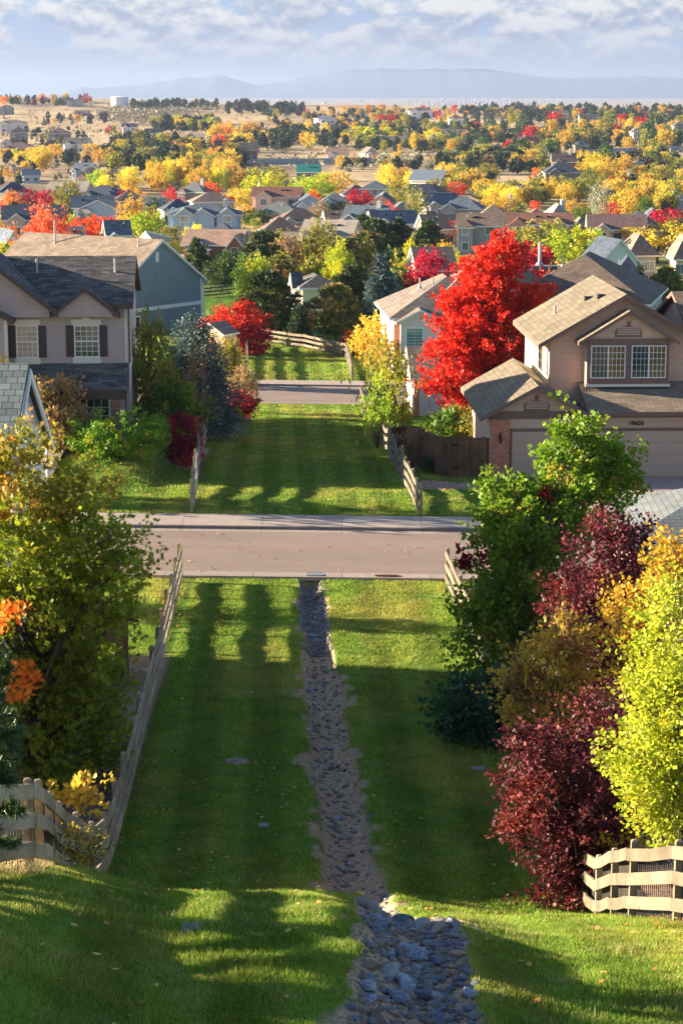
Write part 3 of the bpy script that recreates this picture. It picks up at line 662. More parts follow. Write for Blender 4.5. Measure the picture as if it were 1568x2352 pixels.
PROF = {'round': lambda t: np.sqrt(np.clip(1-(2*t-1)**2, 0, 1))**.75, 'egg': lambda t: np.clip(np.sin(np.pi*np.clip(t, 0, 1)**.72), 0, 1)**.7,
        'cone': lambda t: (1-t)**.8*np.clip(t*9+.35, 0, 1), 'column': lambda t: np.clip(np.sin(np.pi*(t*.93+.04)), 0, 1)**.5,
        'vase': lambda t: np.clip(np.sin(np.pi*np.clip(t, 0, 1)**1.35), 0, 1)**.8, 'bush': lambda t: np.sqrt(np.clip(1-t**2.2, 0, 1))*(.75+.25*np.clip(t*4, 0, 1)),
        'flame': lambda t: np.clip(np.sin(np.pi*np.clip(t, 0, 1)**.62), 0, 1)**.9}
def crown(seed, n_cl, per, rx, z0, h, prof='round', ls=.2, shape='diamond', cl=.16, out_bias=.45, lump=.3, droop=-.15, ry=None, flat=.8, axis_up=.0):
    """leaf clusters spread through an uneven envelope; returns vertices, k, leaf random values, cluster centres"""
    g_ = np.random.default_rng(seed); P = PROF[prof]; ry = ry or rx
    t = g_.random(n_cl*5); w_ = P(t); t = t[g_.random(n_cl*5) < w_/w_.max()]; a = g_.uniform(0, 2*np.pi, len(t)); kp = vnoise(a*1.9+seed, t*7, 1.0, seed % 23) > -.34; t = t[kp][:n_cl]; a = a[kp][:n_cl]; n_cl = len(t)
    rf = g_.random(n_cl)**out_bias
    lob = 1+lump*vnoise(a*2.2+seed, t*6, 1.0, seed % 37)+lump*.5*vnoise(a*5, t*13, 1.0, seed % 31)
    r = P(t)*rf*lob; C_ = np.stack([np.cos(a)*r*rx, np.sin(a)*r*ry, z0+t*h+h*.04*g_.normal(size=n_cl)], 1)
    i = np.repeat(np.arange(n_cl), per); off = g_.normal(size=(len(i), 3))*cl*rx; off[:, 2] *= flat
    csz = g_.uniform(.5, 1.4, n_cl)[i][:, None]
    sd_ = np.stack([np.cos(a), np.sin(a), .55+axis_up+.6*g_.random(n_cl)], 1)+g_.normal(size=(n_cl, 3))*.45; sd_ /= np.linalg.norm(sd_, axis=1)[:, None]   # each cluster is a leafy shoot
    along = g_.random((len(i), 1))**.8*cl*rx*3.0; pos = C_[i]+(off*(.62-.12*along/(cl*rx)))*csz+sd_[i]*along*csz
    ax = off/np.maximum(1e-6, np.linalg.norm(off, axis=1))[:, None]*.8+sd_[i]*.6+g_.normal(size=(len(i), 3))*.45; ax[:, 2] += droop+axis_up
    crown.shoots = (C_, sd_*cl*rx*2.8)
    V, k = leaves(pos, ax, g_, ls, shape)
    rn = np.clip(g_.random(len(i))*.65+.35*g_.random(n_cl)[i], 0, 1)
    return V, k, rn, C_
def limbs(m, seed, base_r, z0, C_, n_l, lean=(0, 0), top=None, twig=.3, mi=0):
    g_ = np.random.default_rng(seed); zt = top if top else C_[:, 2].max()*.9; n_ = 7; pts = []; rad = []
    for i in range(n_):
        t = i/(n_-1); pts.append((lean[0]*t*t+g_.normal()*base_r*.5*(i > 0), lean[1]*t*t+g_.normal()*base_r*.5*(i > 0), -.15+t*(zt+.15))); rad.append(base_r*(1-t)**.8+base_r*.08)
    m.tube(pts, rad, 8, mi)
    tp = np.array(pts); idx = g_.permutation(len(C_))[:n_l]
    for q in idx:
        e = C_[q]; zs = z0*.6+(e[2]-z0*.6)*g_.uniform(.25, .6); zs = max(.1*zt, min(zs, zt*.9)); t = zs/zt
        j = min(n_-2, int(t*(n_-1))); fr = t*(n_-1)-j; s_ = tp[j]*(1-fr)+tp[j+1]*fr; mid = (s_+e)/2+np.array([0, 0, .08*np.linalg.norm(e-s_)])+g_.normal(size=3)*.04*np.linalg.norm(e-s_)
        r0 = base_r*(1-t)**.8*twig+base_r*.05; m.tube([tuple(s_), tuple(mid), tuple(e)], [r0, r0*.6, r0*.2], 5, mi)
def conifer(seed, levels, nb, rx, h, z0=.05, ls=.12, per=26, droop=.25, pw=.85, shape='tuft', sp=.06):
    g_ = np.random.default_rng(seed); pos = []; ax = []; rn = []
    for i in range(levels):
        t = i/(levels-1); z = z0+(h-z0)*t**.92; r = rx*(1-t)**pw*g_.uniform(.9, 1.06)+.02*rx; nbr = max(4, int(nb*(1-t*.6))); a0 = g_.uniform(0, 6.28)
        for k in range(nbr):
            a = a0+2*np.pi*k/nbr+g_.normal()*.12; L = r*g_.uniform(.78, 1.14); n_ = max(4, int(per*(L/rx)+4)); s_ = g_.random(n_)**.6; rr_ = L*s_
            up = .05-droop*s_+.28*s_**2.2*droop*2; pt = np.stack([np.cos(a)*rr_, np.sin(a)*rr_, z+up*L], 1); wd = sp*rx*(1.1-s_*.6)*2.2
            off = g_.normal(size=(n_, 3))*wd[:, None]*np.array([1, 1, .55]); pos.append(pt+off)
            d = np.array([np.cos(a), np.sin(a), .12]); ax.append(d+g_.normal(size=(n_, 3))*.55+off/np.maximum(wd, 1e-4)[:, None]*.35); b_ = g_.random(); rn.append(np.clip(.6*g_.random(n_)+.3*b_+.25*s_, 0, 1))
    pos = np.concatenate(pos); V, k = leaves(pos, np.concatenate(ax), g_, ls, shape, up=.2); return V, k, np.concatenate(rn)
def pine_crown(seed, n_cl, per, rx, z0, h, ls, cl=.2, prof='egg', shape='needle', lump=.4):
    g_ = np.random.default_rng(seed); P = PROF[prof]; t = g_.random(n_cl*4); t = t[g_.random(n_cl*4) < P(t)][:n_cl]; n_cl = len(t); a = g_.uniform(0, 6.28, n_cl)
    r = P(t)*g_.random(n_cl)**.4*rx*(1+lump*vnoise(a*2, t*5, 1, seed % 29)); C_ = np.stack([np.cos(a)*r, np.sin(a)*r, z0+t*h], 1)
    i = np.repeat(np.arange(n_cl), per); d = g_.normal(size=(len(i), 3)); d /= np.linalg.norm(d, axis=1)[:, None]; d[:, 2] = np.abs(d[:, 2])*.9-.15
    pos = C_[i]+d*cl*rx*g_.random((len(i), 1))*np.array([1, 1, .75]); V, k = leaves(pos, d+g_.normal(size=d.shape)*.35+np.array([0, 0, .25]), g_, ls, shape)
    return V, k, np.clip(g_.random(len(i))*.6+.4*g_.random(n_cl)[i], 0, 1), C_

BARKM = {'brown': m_plain('brown_bark', (.10, .07, .05), .9, .4, 6), 'pale': m_plain('pale_bark', (.42, .36, .29), .85, .3, 5), 'grey': m_plain('grey_bark', (.20, .17, .15), .9, .35, 6)}
LM = {
 'red': m_leaf('red_leaves', (.50, .006, .010), (.85, .03, .02), (.95, .12, .04), .4, pos3=.6),
 'scarlet': m_leaf('scarlet_leaves', (.62, .03, .03), (.85, .10, .05), (.85, .20, .08), .4),
 'crimson': m_leaf('crimson_leaves', (.32, .006, .02), (.62, .01, .035), (.75, .03, .03), .35),
 'darkred': m_leaf('dark_red_leaves', (.14, .008, .012), (.40, .02, .02), (.5, .03, .03), .35),
 'coral': m_leaf('coral_leaves', (.70, .10, .05), (.88, .24, .09), (.72, .10, .05), .4),
 'orange': m_leaf('orange_leaves', (.68, .20, .02), (.85, .36, .05), (.6, .14, .03), .4),
 'gold': m_leaf('gold_leaves', (.56, .34, .04), (.82, .58, .09), (.55, .42, .04), .45, nsc=2),
 'yellow': m_leaf('yellow_leaves', (.66, .48, .04), (.90, .70, .08), (.62, .52, .04), .45, nsc=2),
 'amber': m_leaf('amber_leaves', (.52, .29, .03), (.75, .46, .06), (.42, .30, .05), .4),
 'yellowgreen': m_leaf('yellow_green_leaves', (.30, .36, .015), (.58, .56, .03), (.70, .55, .03), .45, nsc=2),
 'lime': m_leaf('lime_leaves', (.20, .32, .015), (.42, .52, .03), (.60, .56, .03), .45, nsc=2),
 'olive': m_leaf('olive_leaves', (.13, .15, .02), (.32, .31, .045), (.46, .36, .06), .35, nsc=2),
 'green': m_leaf('green_leaves', (.045, .11, .012), (.14, .23, .02), (.26, .28, .03), .35, nsc=2),
 'darkgreen': m_leaf('dark_green_leaves', (.020, .060, .014), (.065, .13, .022), (.12, .17, .03), .3, nsc=2),
 'brownleaf': m_leaf('brown_leaves', (.28, .16, .07), (.50, .33, .16), (.36, .26, .10), .35),
 'mauve': m_leaf('mauve_twigs', (.30, .22, .20), (.46, .36, .32), None, .3),
 'sage': m_leaf('sage_leaves', (.24, .25, .15), (.42, .41, .27), None, .3),
 'pine': m_leaf('pine_needles', (.034, .062, .018), (.12, .16, .04), (.26, .21, .05), .15, nsc=3, pos3=.62),
 'evergreen': m_leaf('evergreen_needles', (.020, .045, .022), (.060, .095, .038), (.09, .12, .04), .12, nsc=3),
 'farpine': m_leaf('far_evergreen_needles', (.022, .042, .026), (.055, .078, .042), (.10, .11, .05), .12, nsc=2),
 'bluespruce': m_leaf('blue_spruce_needles', (.03, .065, .07), (.13, .185, .185), (.21, .27, .25), .12, nsc=2),
 'goldpine': m_leaf('gold_brown_needles', (.09, .10, .025), (.26, .22, .05), (.42, .26, .06), .2, nsc=3, pos3=.54),
}
KINDNAME = {}
def proto(seed, kind, lod):
    """unit tree: height 1, crown radius .5; returns (wood mesh, crown mesh)"""
    m = MB(); D = {2: (1.0, 1.0), 1: (.45, 1.45), 0: (.13, 2.5)}[lod]; q, s_ = D
    if kind == 'round': V, k, rn, C_ = crown(seed, int(230*q**.5), int(22*q**.5), .5, .16, .84, 'round', .055*s_, cl=.15, lump=.6); limbs(m, seed, .022, .15, C_, 14 if lod else 3)
    elif kind == 'oval': V, k, rn, C_ = crown(seed, int(230*q**.5), int(22*q**.5), .5, .1, .9, 'egg', .052*s_, cl=.14, lump=.6); limbs(m, seed, .02, .1, C_, 14 if lod else 3)
    elif kind == 'flame': V, k, rn, C_ = crown(seed, int(260*q**.5), int(22*q**.5), .5, .1, .9, 'flame', .047*s_, cl=.13, lump=.65, axis_up=.5); limbs(m, seed, .02, .1, C_, 16 if lod else 3)
    elif kind == 'column': V, k, rn, C_ = crown(seed, int(220*q**.5), int(20*q**.5), .5, .06, .94, 'column', .05*s_, cl=.26, lump=.35, flat=.35, axis_up=.8); limbs(m, seed, .015, .1, C_, 12 if lod else 2)
    elif kind == 'bush': V, k, rn, C_ = crown(seed, int(180*q**.5), int(22*q**.5), .5, .0, .92, 'bush', .075*s_, cl=.15, lump=.4); limbs(m, seed, .02, .05, C_, 9 if lod else 2, top=.5)
    elif kind == 'sparse': V, k, rn, C_ = crown(seed, int(110*q**.5), int(15*q**.5), .5, .12, .88, 'flame', .05*s_, cl=.15, lump=.6, axis_up=.5); limbs(m, seed, .02, .1, C_, 40 if lod else 6, twig=.4)
    elif kind == 'spruce': V, k, rn = conifer(seed, int(22 if lod == 2 else (15 if lod else 9)), int(17 if lod == 2 else (12 if lod else 8)), .5, 1.0, .04, .075*(1, 1.2, 2.0)[2-lod], per=int(24*q**.5)+3); m.tube([(0, 0, -.05), (0, 0, .95)], [.022, .004], 6)
    elif kind == 'pine': V, k, rn, C_ = pine_crown(seed, int(150*q**.5), int(46*q**.5), .5, .10, .88, .075*s_*.95, cl=.17, prof='egg', shape='tuft'); limbs(m, seed, .022, .1, C_, 14 if lod else 2)
    else: raise ValueError(kind)
    me = fastmesh(kind+'_crown', V, k, rn); me.materials.append(LM['green']); wm = m.mesh(kind+'_wood'); wm.materials.append(BARKM['brown'])
    return wm, me
def hash_str(s): return sum(ord(c)*(i+3) for i, c in enumerate(s)) % 997
PROTO = {}
def get_proto(kind, lod, i):
    n_ = 3 if lod else 2; key = (kind, lod, i % n_)
    if key not in PROTO:
        wm, me = proto(100+hash_str(kind)+lod*7+(i % n_)*13, kind, lod)
        if lod == 0:                           # too small to show its parts: one mesh of crown and trunk
            
            bm = bmesh.new(); bm.from_mesh(me); nf = len(bm.faces); bm.from_mesh(wm); bm.faces.ensure_lookup_table()
            for j, f in enumerate(bm.faces): f.material_index = 0 if j < nf else 1
            bm.to_mesh(me); bm.free(); me.materials.append(BARKM['brown']); me['nleaf'] = nf
        PROTO[key] = (wm, me)
    return PROTO[key]

NAMES = {'round': 'broadleaf_tree', 'oval': 'broadleaf_tree', 'flame': 'broadleaf_tree', 'column': 'columnar_tree', 'bush': 'shrub', 'sparse': 'thin_tree', 'spruce': 'spruce_tree', 'pine': 'pine_tree'}
TREES = []; _ti = [0]
def tree_at(x, y, z, h, wd, kind, colr, label=None, group=None, bark='brown', lod=None, name=None, rz=None):
    i = _ti[0]; _ti[0] += 1; r1 = random.Random(i*7+1)
    dist = math.hypot(x, y); px = h*FPX/dist
    if lod is None: lod = 2 if px > 110 else (1 if px > 38 else 0)
    wm, me = get_proto(kind, lod, i); rz = r1.uniform(0, 6.28) if rz is None else rz; nm = name or NAMES[kind]
    if nm == 'broadleaf_tree': nm = 'maple_tree' if colr in ('red', 'scarlet', 'crimson', 'coral', 'darkred', 'orange') else ('cottonwood_tree' if colr in ('gold', 'yellow', 'yellowgreen', 'lime') else 'broadleaf_tree')
    cat = {'shrub': 'shrub', 'spruce_tree': 'spruce', 'pine_tree': 'pine'}.get(nm, 'tree')
    if lod == 0:
        o = bpy.data.objects.new(nm, me); col.objects.link(o); o.location = (x, y, z-.1); o.rotation_euler = (0, 0, rz); o.scale = (wd, wd, h)
        o.material_slots[0].link = 'OBJECT'; o.material_slots[0].material = LM[colr]; r_o = o
    else:
        r_o = empty(nm, (x, y, z), rz)
        c = bpy.data.objects.new('crown', me); col.objects.link(c); c.parent = r_o; c.scale = (wd, wd, h); c.material_slots[0].link = 'OBJECT'; c.material_slots[0].material = LM[colr]
        t_ = bpy.data.objects.new('trunk', wm); col.objects.link(t_); t_.parent = r_o; t_.scale = (wd, wd, h); t_.material_slots[0].link = 'OBJECT'; t_.material_slots[0].material = BARKM[bark]
    tag(r_o, label, cat, group); TREES.append((r_o, kind, colr, h, label)); return r_o
def T(u, vb, vt, wpx, kind, colr, label=None, **kw):
    """tree rooted on the terrain seen at (u, vb), reaching up to vt, wpx wide (picture units)"""
    x, y, z = ground(u, vb); dp = y*CP-z*SP; top = ZV(vt, y); return tree_at(x, y, z, max(1.0, top-z), wpx/FPX*dp, kind, colr, label, **kw)
def TY(u, y, vt, wpx, kind, colr, label=None, **kw):
    z = ZV(1100, y); x = XU(u, y, z)
    for _ in range(3): z = Hs(x, y); x = XU(u, y, z)
    dp = y*CP-z*SP; return tree_at(x, y, z, max(.8, ZV(vt, y)-z), wpx/FPX*dp, kind, colr, label, **kw)
def custom_tree(name, label, cat, x, y, foliage, wood, group=None, bark='brown', z=None):
    """near tree with its own crown: foliage = list of (part name, V, k, rnd, material)"""
    root = empty(name, (x, y, Hs(x, y) if z is None else z), 0, label, cat, group)
    if wood is not None: wood.build('trunk', BARKM[bark], root, smooth=True)
    for nm, V, k, rn, mt in foliage: link(nm, fastmesh(nm, V, k, rn), [mt], root)
    TREES.append((root, 'custom', '', 5, label)); return root
# ------------------------------------------------------------------ houses
def ray_h(u, v, hgt):
    d = ray(u, v); P = _T[:, None]*d[None]; G = H(P[:, 0], P[:, 1]); first = P[:, 2] < G; last = int(np.argmax(first)) if first.any() else len(_T)-1
    above = np.nonzero((P[:last+1, 2] > G[:last+1]+hgt) & (P[:last+1, 1] > 150))[0]
    i = int(above[-1]) if len(above) else last
    return P[i, 0], P[i, 1], Hs(P[i, 0], P[i, 1])
SH = {
 'charcoal': m_shingle('charcoal_shingle', (.065, .06, .064), (.19, .17, .155), h_=.2, w_=.45),
 'warmgrey': m_shingle('warm_grey_shingle', (.17, .135, .115), (.26, .21, .175)),
 'umber': m_shingle('umber_shingle', (.21, .155, .115), (.31, .235, .175)),
 'tan': m_shingle('tan_shingle', (.16, .13, .09), (.225, .185, .135)),
 'greyconc': m_shingle('grey_roof_tile', (.14, .155, .165), (.20, .215, .22), h_=.2, w_=.36),
 'slate': m_shingle('slate_blue_shingle', (.085, .11, .145), (.15, .185, .23)),
 'navy': m_shingle('navy_shingle', (.045, .06, .09), (.085, .10, .14)),
 'brown': m_shingle('brown_shingle', (.15, .105, .085), (.23, .165, .13)),
 'redbrown': m_shingle('red_brown_tile', (.19, .085, .065), (.28, .13, .10)),
 'maroon': m_shingle('maroon_tile', (.17, .10, .10), (.26, .165, .15), h_=.25, w_=.3),
 'clay': m_shingle('clay_tile', (.36, .22, .155), (.48, .31, .22), h_=.25, w_=.3),
 'pale': m_shingle('pale_roof_tile', (.34, .29, .23), (.45, .39, .32), h_=.2),
 'teal': m_plain('teal_metal_roof', (.03, .22, .20), .5, .1), 'metal': m_plain('blue_grey_metal_roof', (.13, .16, .21), .5, .1),
 'weathered': m_shingle('weathered_shake', (.20, .23, .22), (.36, .385, .35), (.05, .06, .06), w_=.3, h_=.26)}
SD = {
 'lilac': m_siding('lilac_siding', (.46, .365, .365)), 'bluegrey': m_siding('blue_grey_siding', (.20, .255, .29)), 'taupe': m_siding('taupe_siding', (.64, .43, .32), .28),
 'cream': m_siding('cream_siding', (.82, .72, .48)), 'white': m_plain('white_stucco', (.76, .75, .74), .8, .06), 'offwhite': m_siding('off_white_siding', (.70, .66, .60)),
 'grey': m_siding('grey_siding', (.36, .35, .36)), 'tanw': m_siding('tan_siding', (.55, .43, .32)), 'bluew': m_siding('pale_blue_siding', (.34, .47, .60)), 'pinkish': m_plain('pinkish_stucco', (.66, .48, .40), .85, .08),
 'stone': m_brick('grey_stone', (.20, .18, .17), (.34, .30, .27), (.22, .2, .19), .4, .2), 'darkbr': m_siding('brown_siding', (.20, .11, .085)), 'maroonw': m_siding('maroon_siding', (.20, .06, .055)),
 'lightpink': m_plain('pinkish_side_stucco', (.60, .49, .46), .85, .08)}
BRICK = m_brick('red_brick', (.55, .13, .06), (.72, .25, .13)); DBRICK = m_brick('dark_brick', (.16, .06, .045), (.30, .11, .08))
WH = m_plain('white_trim', (.80, .80, .80), .55, .05); CR = m_plain('cream_trim', (.68, .63, .56), .6, .05); BRT = m_plain('brown_trim', (.21, .125, .10), .6, .1)
DKT = m_plain('dark_brown_trim', (.085, .062, .06), .6, .1); TPT = m_plain('taupe_panel', (.58, .39, .30), .6, .05); SHUT = m_plain('shutter_brown', (.065, .05, .052), .6, .1)
GLASS = m_glass(); GLITE = m_glass('light_window_glass', (.10, .13, .14)); CURT = m_glass('curtained_glass', (.32, .32, .30)); TEALG = m_glass('teal_shutter_glass', (.05, .22, .21))
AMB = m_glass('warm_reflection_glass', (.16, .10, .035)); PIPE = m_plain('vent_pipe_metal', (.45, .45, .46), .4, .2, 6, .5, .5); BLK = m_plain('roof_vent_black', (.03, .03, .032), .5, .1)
def wmap(face, pl):
    return {'front': lambda a, o, z: (a, pl-o, z), 'back': lambda a, o, z: (-a, pl+o, z), 'right': lambda a, o, z: (pl+o, a, z), 'left': lambda a, o, z: (pl-o, -a, z)}[face]
def abox(m, M, a0, a1, o0, o1, z0, z1, mi=0):
    m.hexa([M(a0, o0, z0), M(a1, o0, z0), M(a1, o1, z0), M(a0, o1, z0), M(a0, o0, z1), M(a1, o0, z1), M(a1, o1, z1), M(a0, o1, z1)], mi)
def window(root, face, pl, a0, a1, z0, z1, cols=1, rows=1, rail=False, trim=None, glass=None, bw=.06, lintel=None, shutters=None, mw=.022, part='window', split=None):
    trim = trim or WH; M = wmap(face, pl); m = MB()
    abox(m, M, a0-bw, a0, 0, .05, z0-bw, z1+bw); abox(m, M, a1, a1+bw, 0, .05, z0-bw, z1+bw)
    abox(m, M, a0, a1, 0, .048, z1, z1+bw); abox(m, M, a0, a1, 0, .048, z0-bw, z0)
    for k in range(1, cols): a = a0+(a1-a0)*k/cols; abox(m, M, a-mw/2, a+mw/2, .012, .03, z0, z1)
    for k in range(1, rows): z = z0+(z1-z0)*k/rows; abox(m, M, a0, a1, .013, .028, z-mw/2, z+mw/2)
    if rail: z = (z0+z1)/2; abox(m, M, a0, a1, .011, .042, z-.03, z+.03)
    for s_ in (split or []): a = a0+(a1-a0)*s_; abox(m, M, a-.035, a+.035, .01, .045, z0, z1)
    f = m.build(part, trim, root)
    g_ = MB(); g_.face([M(a0, .008, z0), M(a1, .008, z0), M(a1, .008, z1), M(a0, .008, z1)]) if face in ('front', 'right') else g_.face([M(a1, .008, z0), M(a0, .008, z0), M(a0, .008, z1), M(a1, .008, z1)])
    g_.build('pane', glass or GLASS, f)
    if lintel:
        m = MB(); abox(m, M, a0-.18, a1+.18, 0, .09, z1+bw+.004, z1+bw+.27); abox(m, M, (a0+a1)/2-.16, (a0+a1)/2+.16, .0, .13, z1+bw+.01, z1+bw+.36) if lintel == 2 else None; m.build('lintel', CR, root)
        m = MB(); abox(m, M, a0-.14, a1+.14, 0, .08, z0-bw-.27, z0-bw-.004); m.build('sill', CR, root)
    if shutters:
        for q0, q1 in ((a0-bw-.02-shutters, a0-bw-.02), (a1+bw+.02, a1+bw+.02+shutters)):
            m = MB(); abox(m, M, q0, q1, 0, .035, z0-.03, z1+.03)
            for k in range(14): z = z0+(z1-z0)*(k+.5)/14; abox(m, M, q0+.04, q1-.04, .036, .045, z-.02, z+.02)
            m.build('shutter', SHUT, root)
    return f
def block(root, x0, x1, y0, y1, z0, z1, rise, kind, wall, roof, trim=None, ov=.4, th=.2, wall_name='wall', roof_name='roof', ovg=None, two=None):
    """a walled block with its roof; kind gx = ridge along x, gy = ridge along y, hip, none"""
    trim = trim or WH; ovg = ov if ovg is None else ovg; xm, ym = (x0+x1)/2, (y0+y1)/2; m = MB(); c = [(x0, y0), (x1, y0), (x1, y1), (x0, y1)]
    for i in range(4): a, b = c[i], c[(i+1) % 4]; m.face([(a[0], a[1], z0), (b[0], b[1], z0), (b[0], b[1], z1), (a[0], a[1], z1)])
    if kind == 'gx':
        m.face([(x1, y0, z1), (x1, y1, z1), (x1, ym, z1+rise)]); m.face([(x0, y1, z1), (x0, y0, z1), (x0, ym, z1+rise)]); sl = rise/(ym-y0); zo = z1-ov*sl
        polys = [[(x0-ovg, y0-ov, zo), (x1+ovg, y0-ov, zo), (x1+ovg, ym, z1+rise), (x0-ovg, ym, z1+rise)], [(x0-ovg, ym, z1+rise), (x1+ovg, ym, z1+rise), (x1+ovg, y1+ov, zo), (x0-ovg, y1+ov, zo)]]
    elif kind == 'gy':
        m.face([(x0, y0, z1), (x1, y0, z1), (xm, y0, z1+rise)]); m.face([(x1, y1, z1), (x0, y1, z1), (xm, y1, z1+rise)]); sl = rise/(xm-x0); zo = z1-ov*sl
        polys = [[(x0-ov, y1+ovg, zo), (x0-ov, y0-ovg, zo), (xm, y0-ovg, z1+rise), (xm, y1+ovg, z1+rise)], [(xm, y1+ovg, z1+rise), (xm, y0-ovg, z1+rise), (x1+ov, y0-ovg, zo), (x1+ov, y1+ovg, zo)]]
    elif kind == 'hip':
        hw, hd = (x1-x0)/2+ov, (y1-y0)/2+ov; k = min(hw, hd); sl = rise/(k-ov); zo = z1-ov*sl; R1, R2 = ((xm-hw+k, ym, z1+rise), (xm+hw-k, ym, z1+rise)) if hw >= hd else ((xm, ym-hd+k, z1+rise), (xm, ym+hd-k, z1+rise))
        A, B, C_, D = (xm-hw, ym-hd, zo), (xm+hw, ym-hd, zo), (xm+hw, ym+hd, zo), (xm-hw, ym+hd, zo)
        if abs(hw-hd) < .05: polys = [[A, B, R1], [B, C_, R1], [C_, D, R1], [D, A, R1]]
        elif hw > hd: polys = [[A, B, R2, R1], [B, C_, R2], [C_, D, R1, R2], [D, A, R1]]
        else: polys = [[A, B, R1], [B, C_, R2, R1], [C_, D, R2], [D, A, R1, R2]]
    else: polys = []
    wo = m.build(wall_name, wall, root); ro = None
    if polys:
        polys = [[(p_[0], p_[1], p_[2]+th) for p_ in P] for P in polys]
        r = MB(); r.slab(polys, th); ro = r.build(roof_name, [roof, trim], root)
    return wo, ro
def lean(root, x0, x1, y0, y1, za, zb, roof, trim=None, th=.16, name='lower_roof'):
    """lean-to roof falling from (y1, za) to (y0, zb)"""
    r = MB(); r.slab([[(x0, y0, zb), (x1, y0, zb), (x1, y1, za), (x0, y1, za)]], th); return r.build(name, [roof, trim or BRT], root)
def vent_pipe(parent, x, y, z, h=.9, r=.06, base=.22):
    m = MB(); m.tube([(x, y, z-.1), (x, y, z+h)], r, 8); m.tube([(x, y, z-.12), (x, y, z+.14)], [base, r*1.1], 8); return m.build('vent_pipe', PIPE, parent)
def chimney(parent, x, y, z0, z1, w_=.9, mat=None, cap=None):
    m = MB(); m.box(x-w_/2, x+w_/2, y-w_/2, y+w_/2, z0, z1); m.box(x-w_/2-.08, x+w_/2+.08, y-w_/2-.08, y+w_/2+.08, z1, z1+.14); c = m.build('chimney', mat or CR, parent)
    m = MB(); m.tube([(x, y, z1+.14), (x, y, z1+.5)], .14, 8); m.build('flue', PIPE, c); return c
def arch_vent(root, face, pl, a, z, w_, h, mat, slat):
    M = wmap(face, pl); m = MB(); n_ = 10; P = [(a-w_/2, z), (a+w_/2, z)]+[(a+w_/2*math.cos(t), z+h*.55+h*.45*math.sin(t)) for t in np.linspace(0, math.pi, n_)]
    m.face([M(p_[0], .035, p_[1]) for p_ in P])
    for i in range(len(P)): q, w2 = P[i], P[(i+1) % len(P)]; m.face([M(q[0], 0, q[1]), M(w2[0], 0, w2[1]), M(w2[0], .035, w2[1]), M(q[0], .035, q[1])])
    abox(m, M, a-.08, a+.08, 0, .06, z+h-.02, z+h+.22); v = m.build('gable_vent', mat, root); m = MB()
    for k in range(4): zz = z+.1+k*h*.2; abox(m, M, a-w_/2+.08, a+w_/2-.08, .036, .055, zz, zz+.06)
    m.build('vent_slats', slat, v)

# --- lilac house, front left (L1)
Z0 = Hs(-12, 98); r = empty('two_storey_house', (-9.95, 97.0, Z0), R(3), 'two storey lilac house with dark shingle roof, shutters and porch roof at the left', 'house')
ze = ZV(700, 97)-Z0; zl = ZV(832, 97)-Z0
block(r, -16, 0, 0, 8.2, -.4, ze, 1.75, 'gx', SD['lilac'], SH['charcoal'], DKT, ov=.35, ovg=.3, th=.22)
block(r, -12.0, -5.5, -.8, -.3, -.3, ze-.55, 1.7, 'gy', SD['lilac'], SH['charcoal'], DKT, ov=.35, th=.2, wall_name='bay_wall', roof_name='bay_roof')
w_, _ = block(r, -9.3, -3.55, -.42, 3.6, ze-.5, ze-.15, 2.25, 'gy', SD['lilac'], SH['charcoal'], DKT, ov=.4, th=.24, wall_name='gable_wall', roof_name='gable_roof')
block(r, -3.15, -.65, -.42, 3.2, ze-.5, ze-.3, .98, 'gy', SD['lilac'], SH['charcoal'], DKT, ov=.35, ovg=.22, th=.2, wall_name='gable_wall', roof_name='gable_roof')
lean(r, -8.2, .02, -2.0, 0, zl-.02, ZV(893, 95.3)-Z0, SH['charcoal'], DKT, .22)
window(r, 'front', 0, -5.1, -4.2, ZV(818, 97)-Z0, ZV(748, 97)-Z0, 4, 6, True, lintel=1, shutters=.36, glass=CURT)
window(r, 'front', 0, -2.42, -1.38, ZV(817, 97)-Z0, ZV(748, 97)-Z0, 4, 6, True, lintel=2, shutters=.36, glass=GLASS)
window(r, 'front', 0, -3.0, -.95, .75, 2.35, 6, 4, False, split=[.5], glass=GLASS)
m = MB(); m.box(-.14, .015, -.02, .16, zl, ze-.05); m.build('corner_board', CR, r); m = MB(); m.box(-5.62, -5.47, -.83, -.6, zl, ze-.6); m.build('corner_board', CR, r)
m = MB(); m.box(-.75, -.35, -1.9, -1.5, -.3, 2.6); m.build('porch_column', DBRICK, r); m = MB(); m.box(-8.0, -.1, -1.95, -1.75, 2.6, 2.95); m.build('porch_beam', DKT, r)
m = MB(); m.face([(.03, .05, -.3), (.03, 8.15, -.3), (.03, 8.15, ze), (.03, .05, ze)]); m.face([(.03, .05, ze), (.03, 8.15, ze), (.03, 4.1, ze+1.7)]); m.build('side_wall', SD['lightpink'], r)
m = MB(); m.hexa([(.032, .06, zl-.5), (.06, .06, zl-.5), (.06, 8.2, zl-.2), (.032, 8.2, zl-.2), (.032, .06, zl-.25), (.06, .06, zl-.25), (.06, 8.2, zl+.05), (.032, 8.2, zl+.05)]); m.build('band_board', WH, r)
m = MB(); m.tube([(.08, -.1, ze-.1), (.08, -.1, zl)], .04, 6); m.tube([(-.05, -2.05, zl-1.1), (-.05, -1.7, zl-1.4), (-.05, -1.7, 0)], .04, 6); m.build('downspout', DKT, r)
for px_, pz in ((-4.95+.8, 1.05), (-.65, 1.05)): vent_pipe(r, px_-(.9 if px_ < -2 else 0)+.7*(px_ < -2), 2.6, ze+pz+.15, .75)
m = MB(); m.box(-8.2, -7.85, .95, 1.25, ze+.35, ze+.68); m.build('roof_vent', PIPE, r)

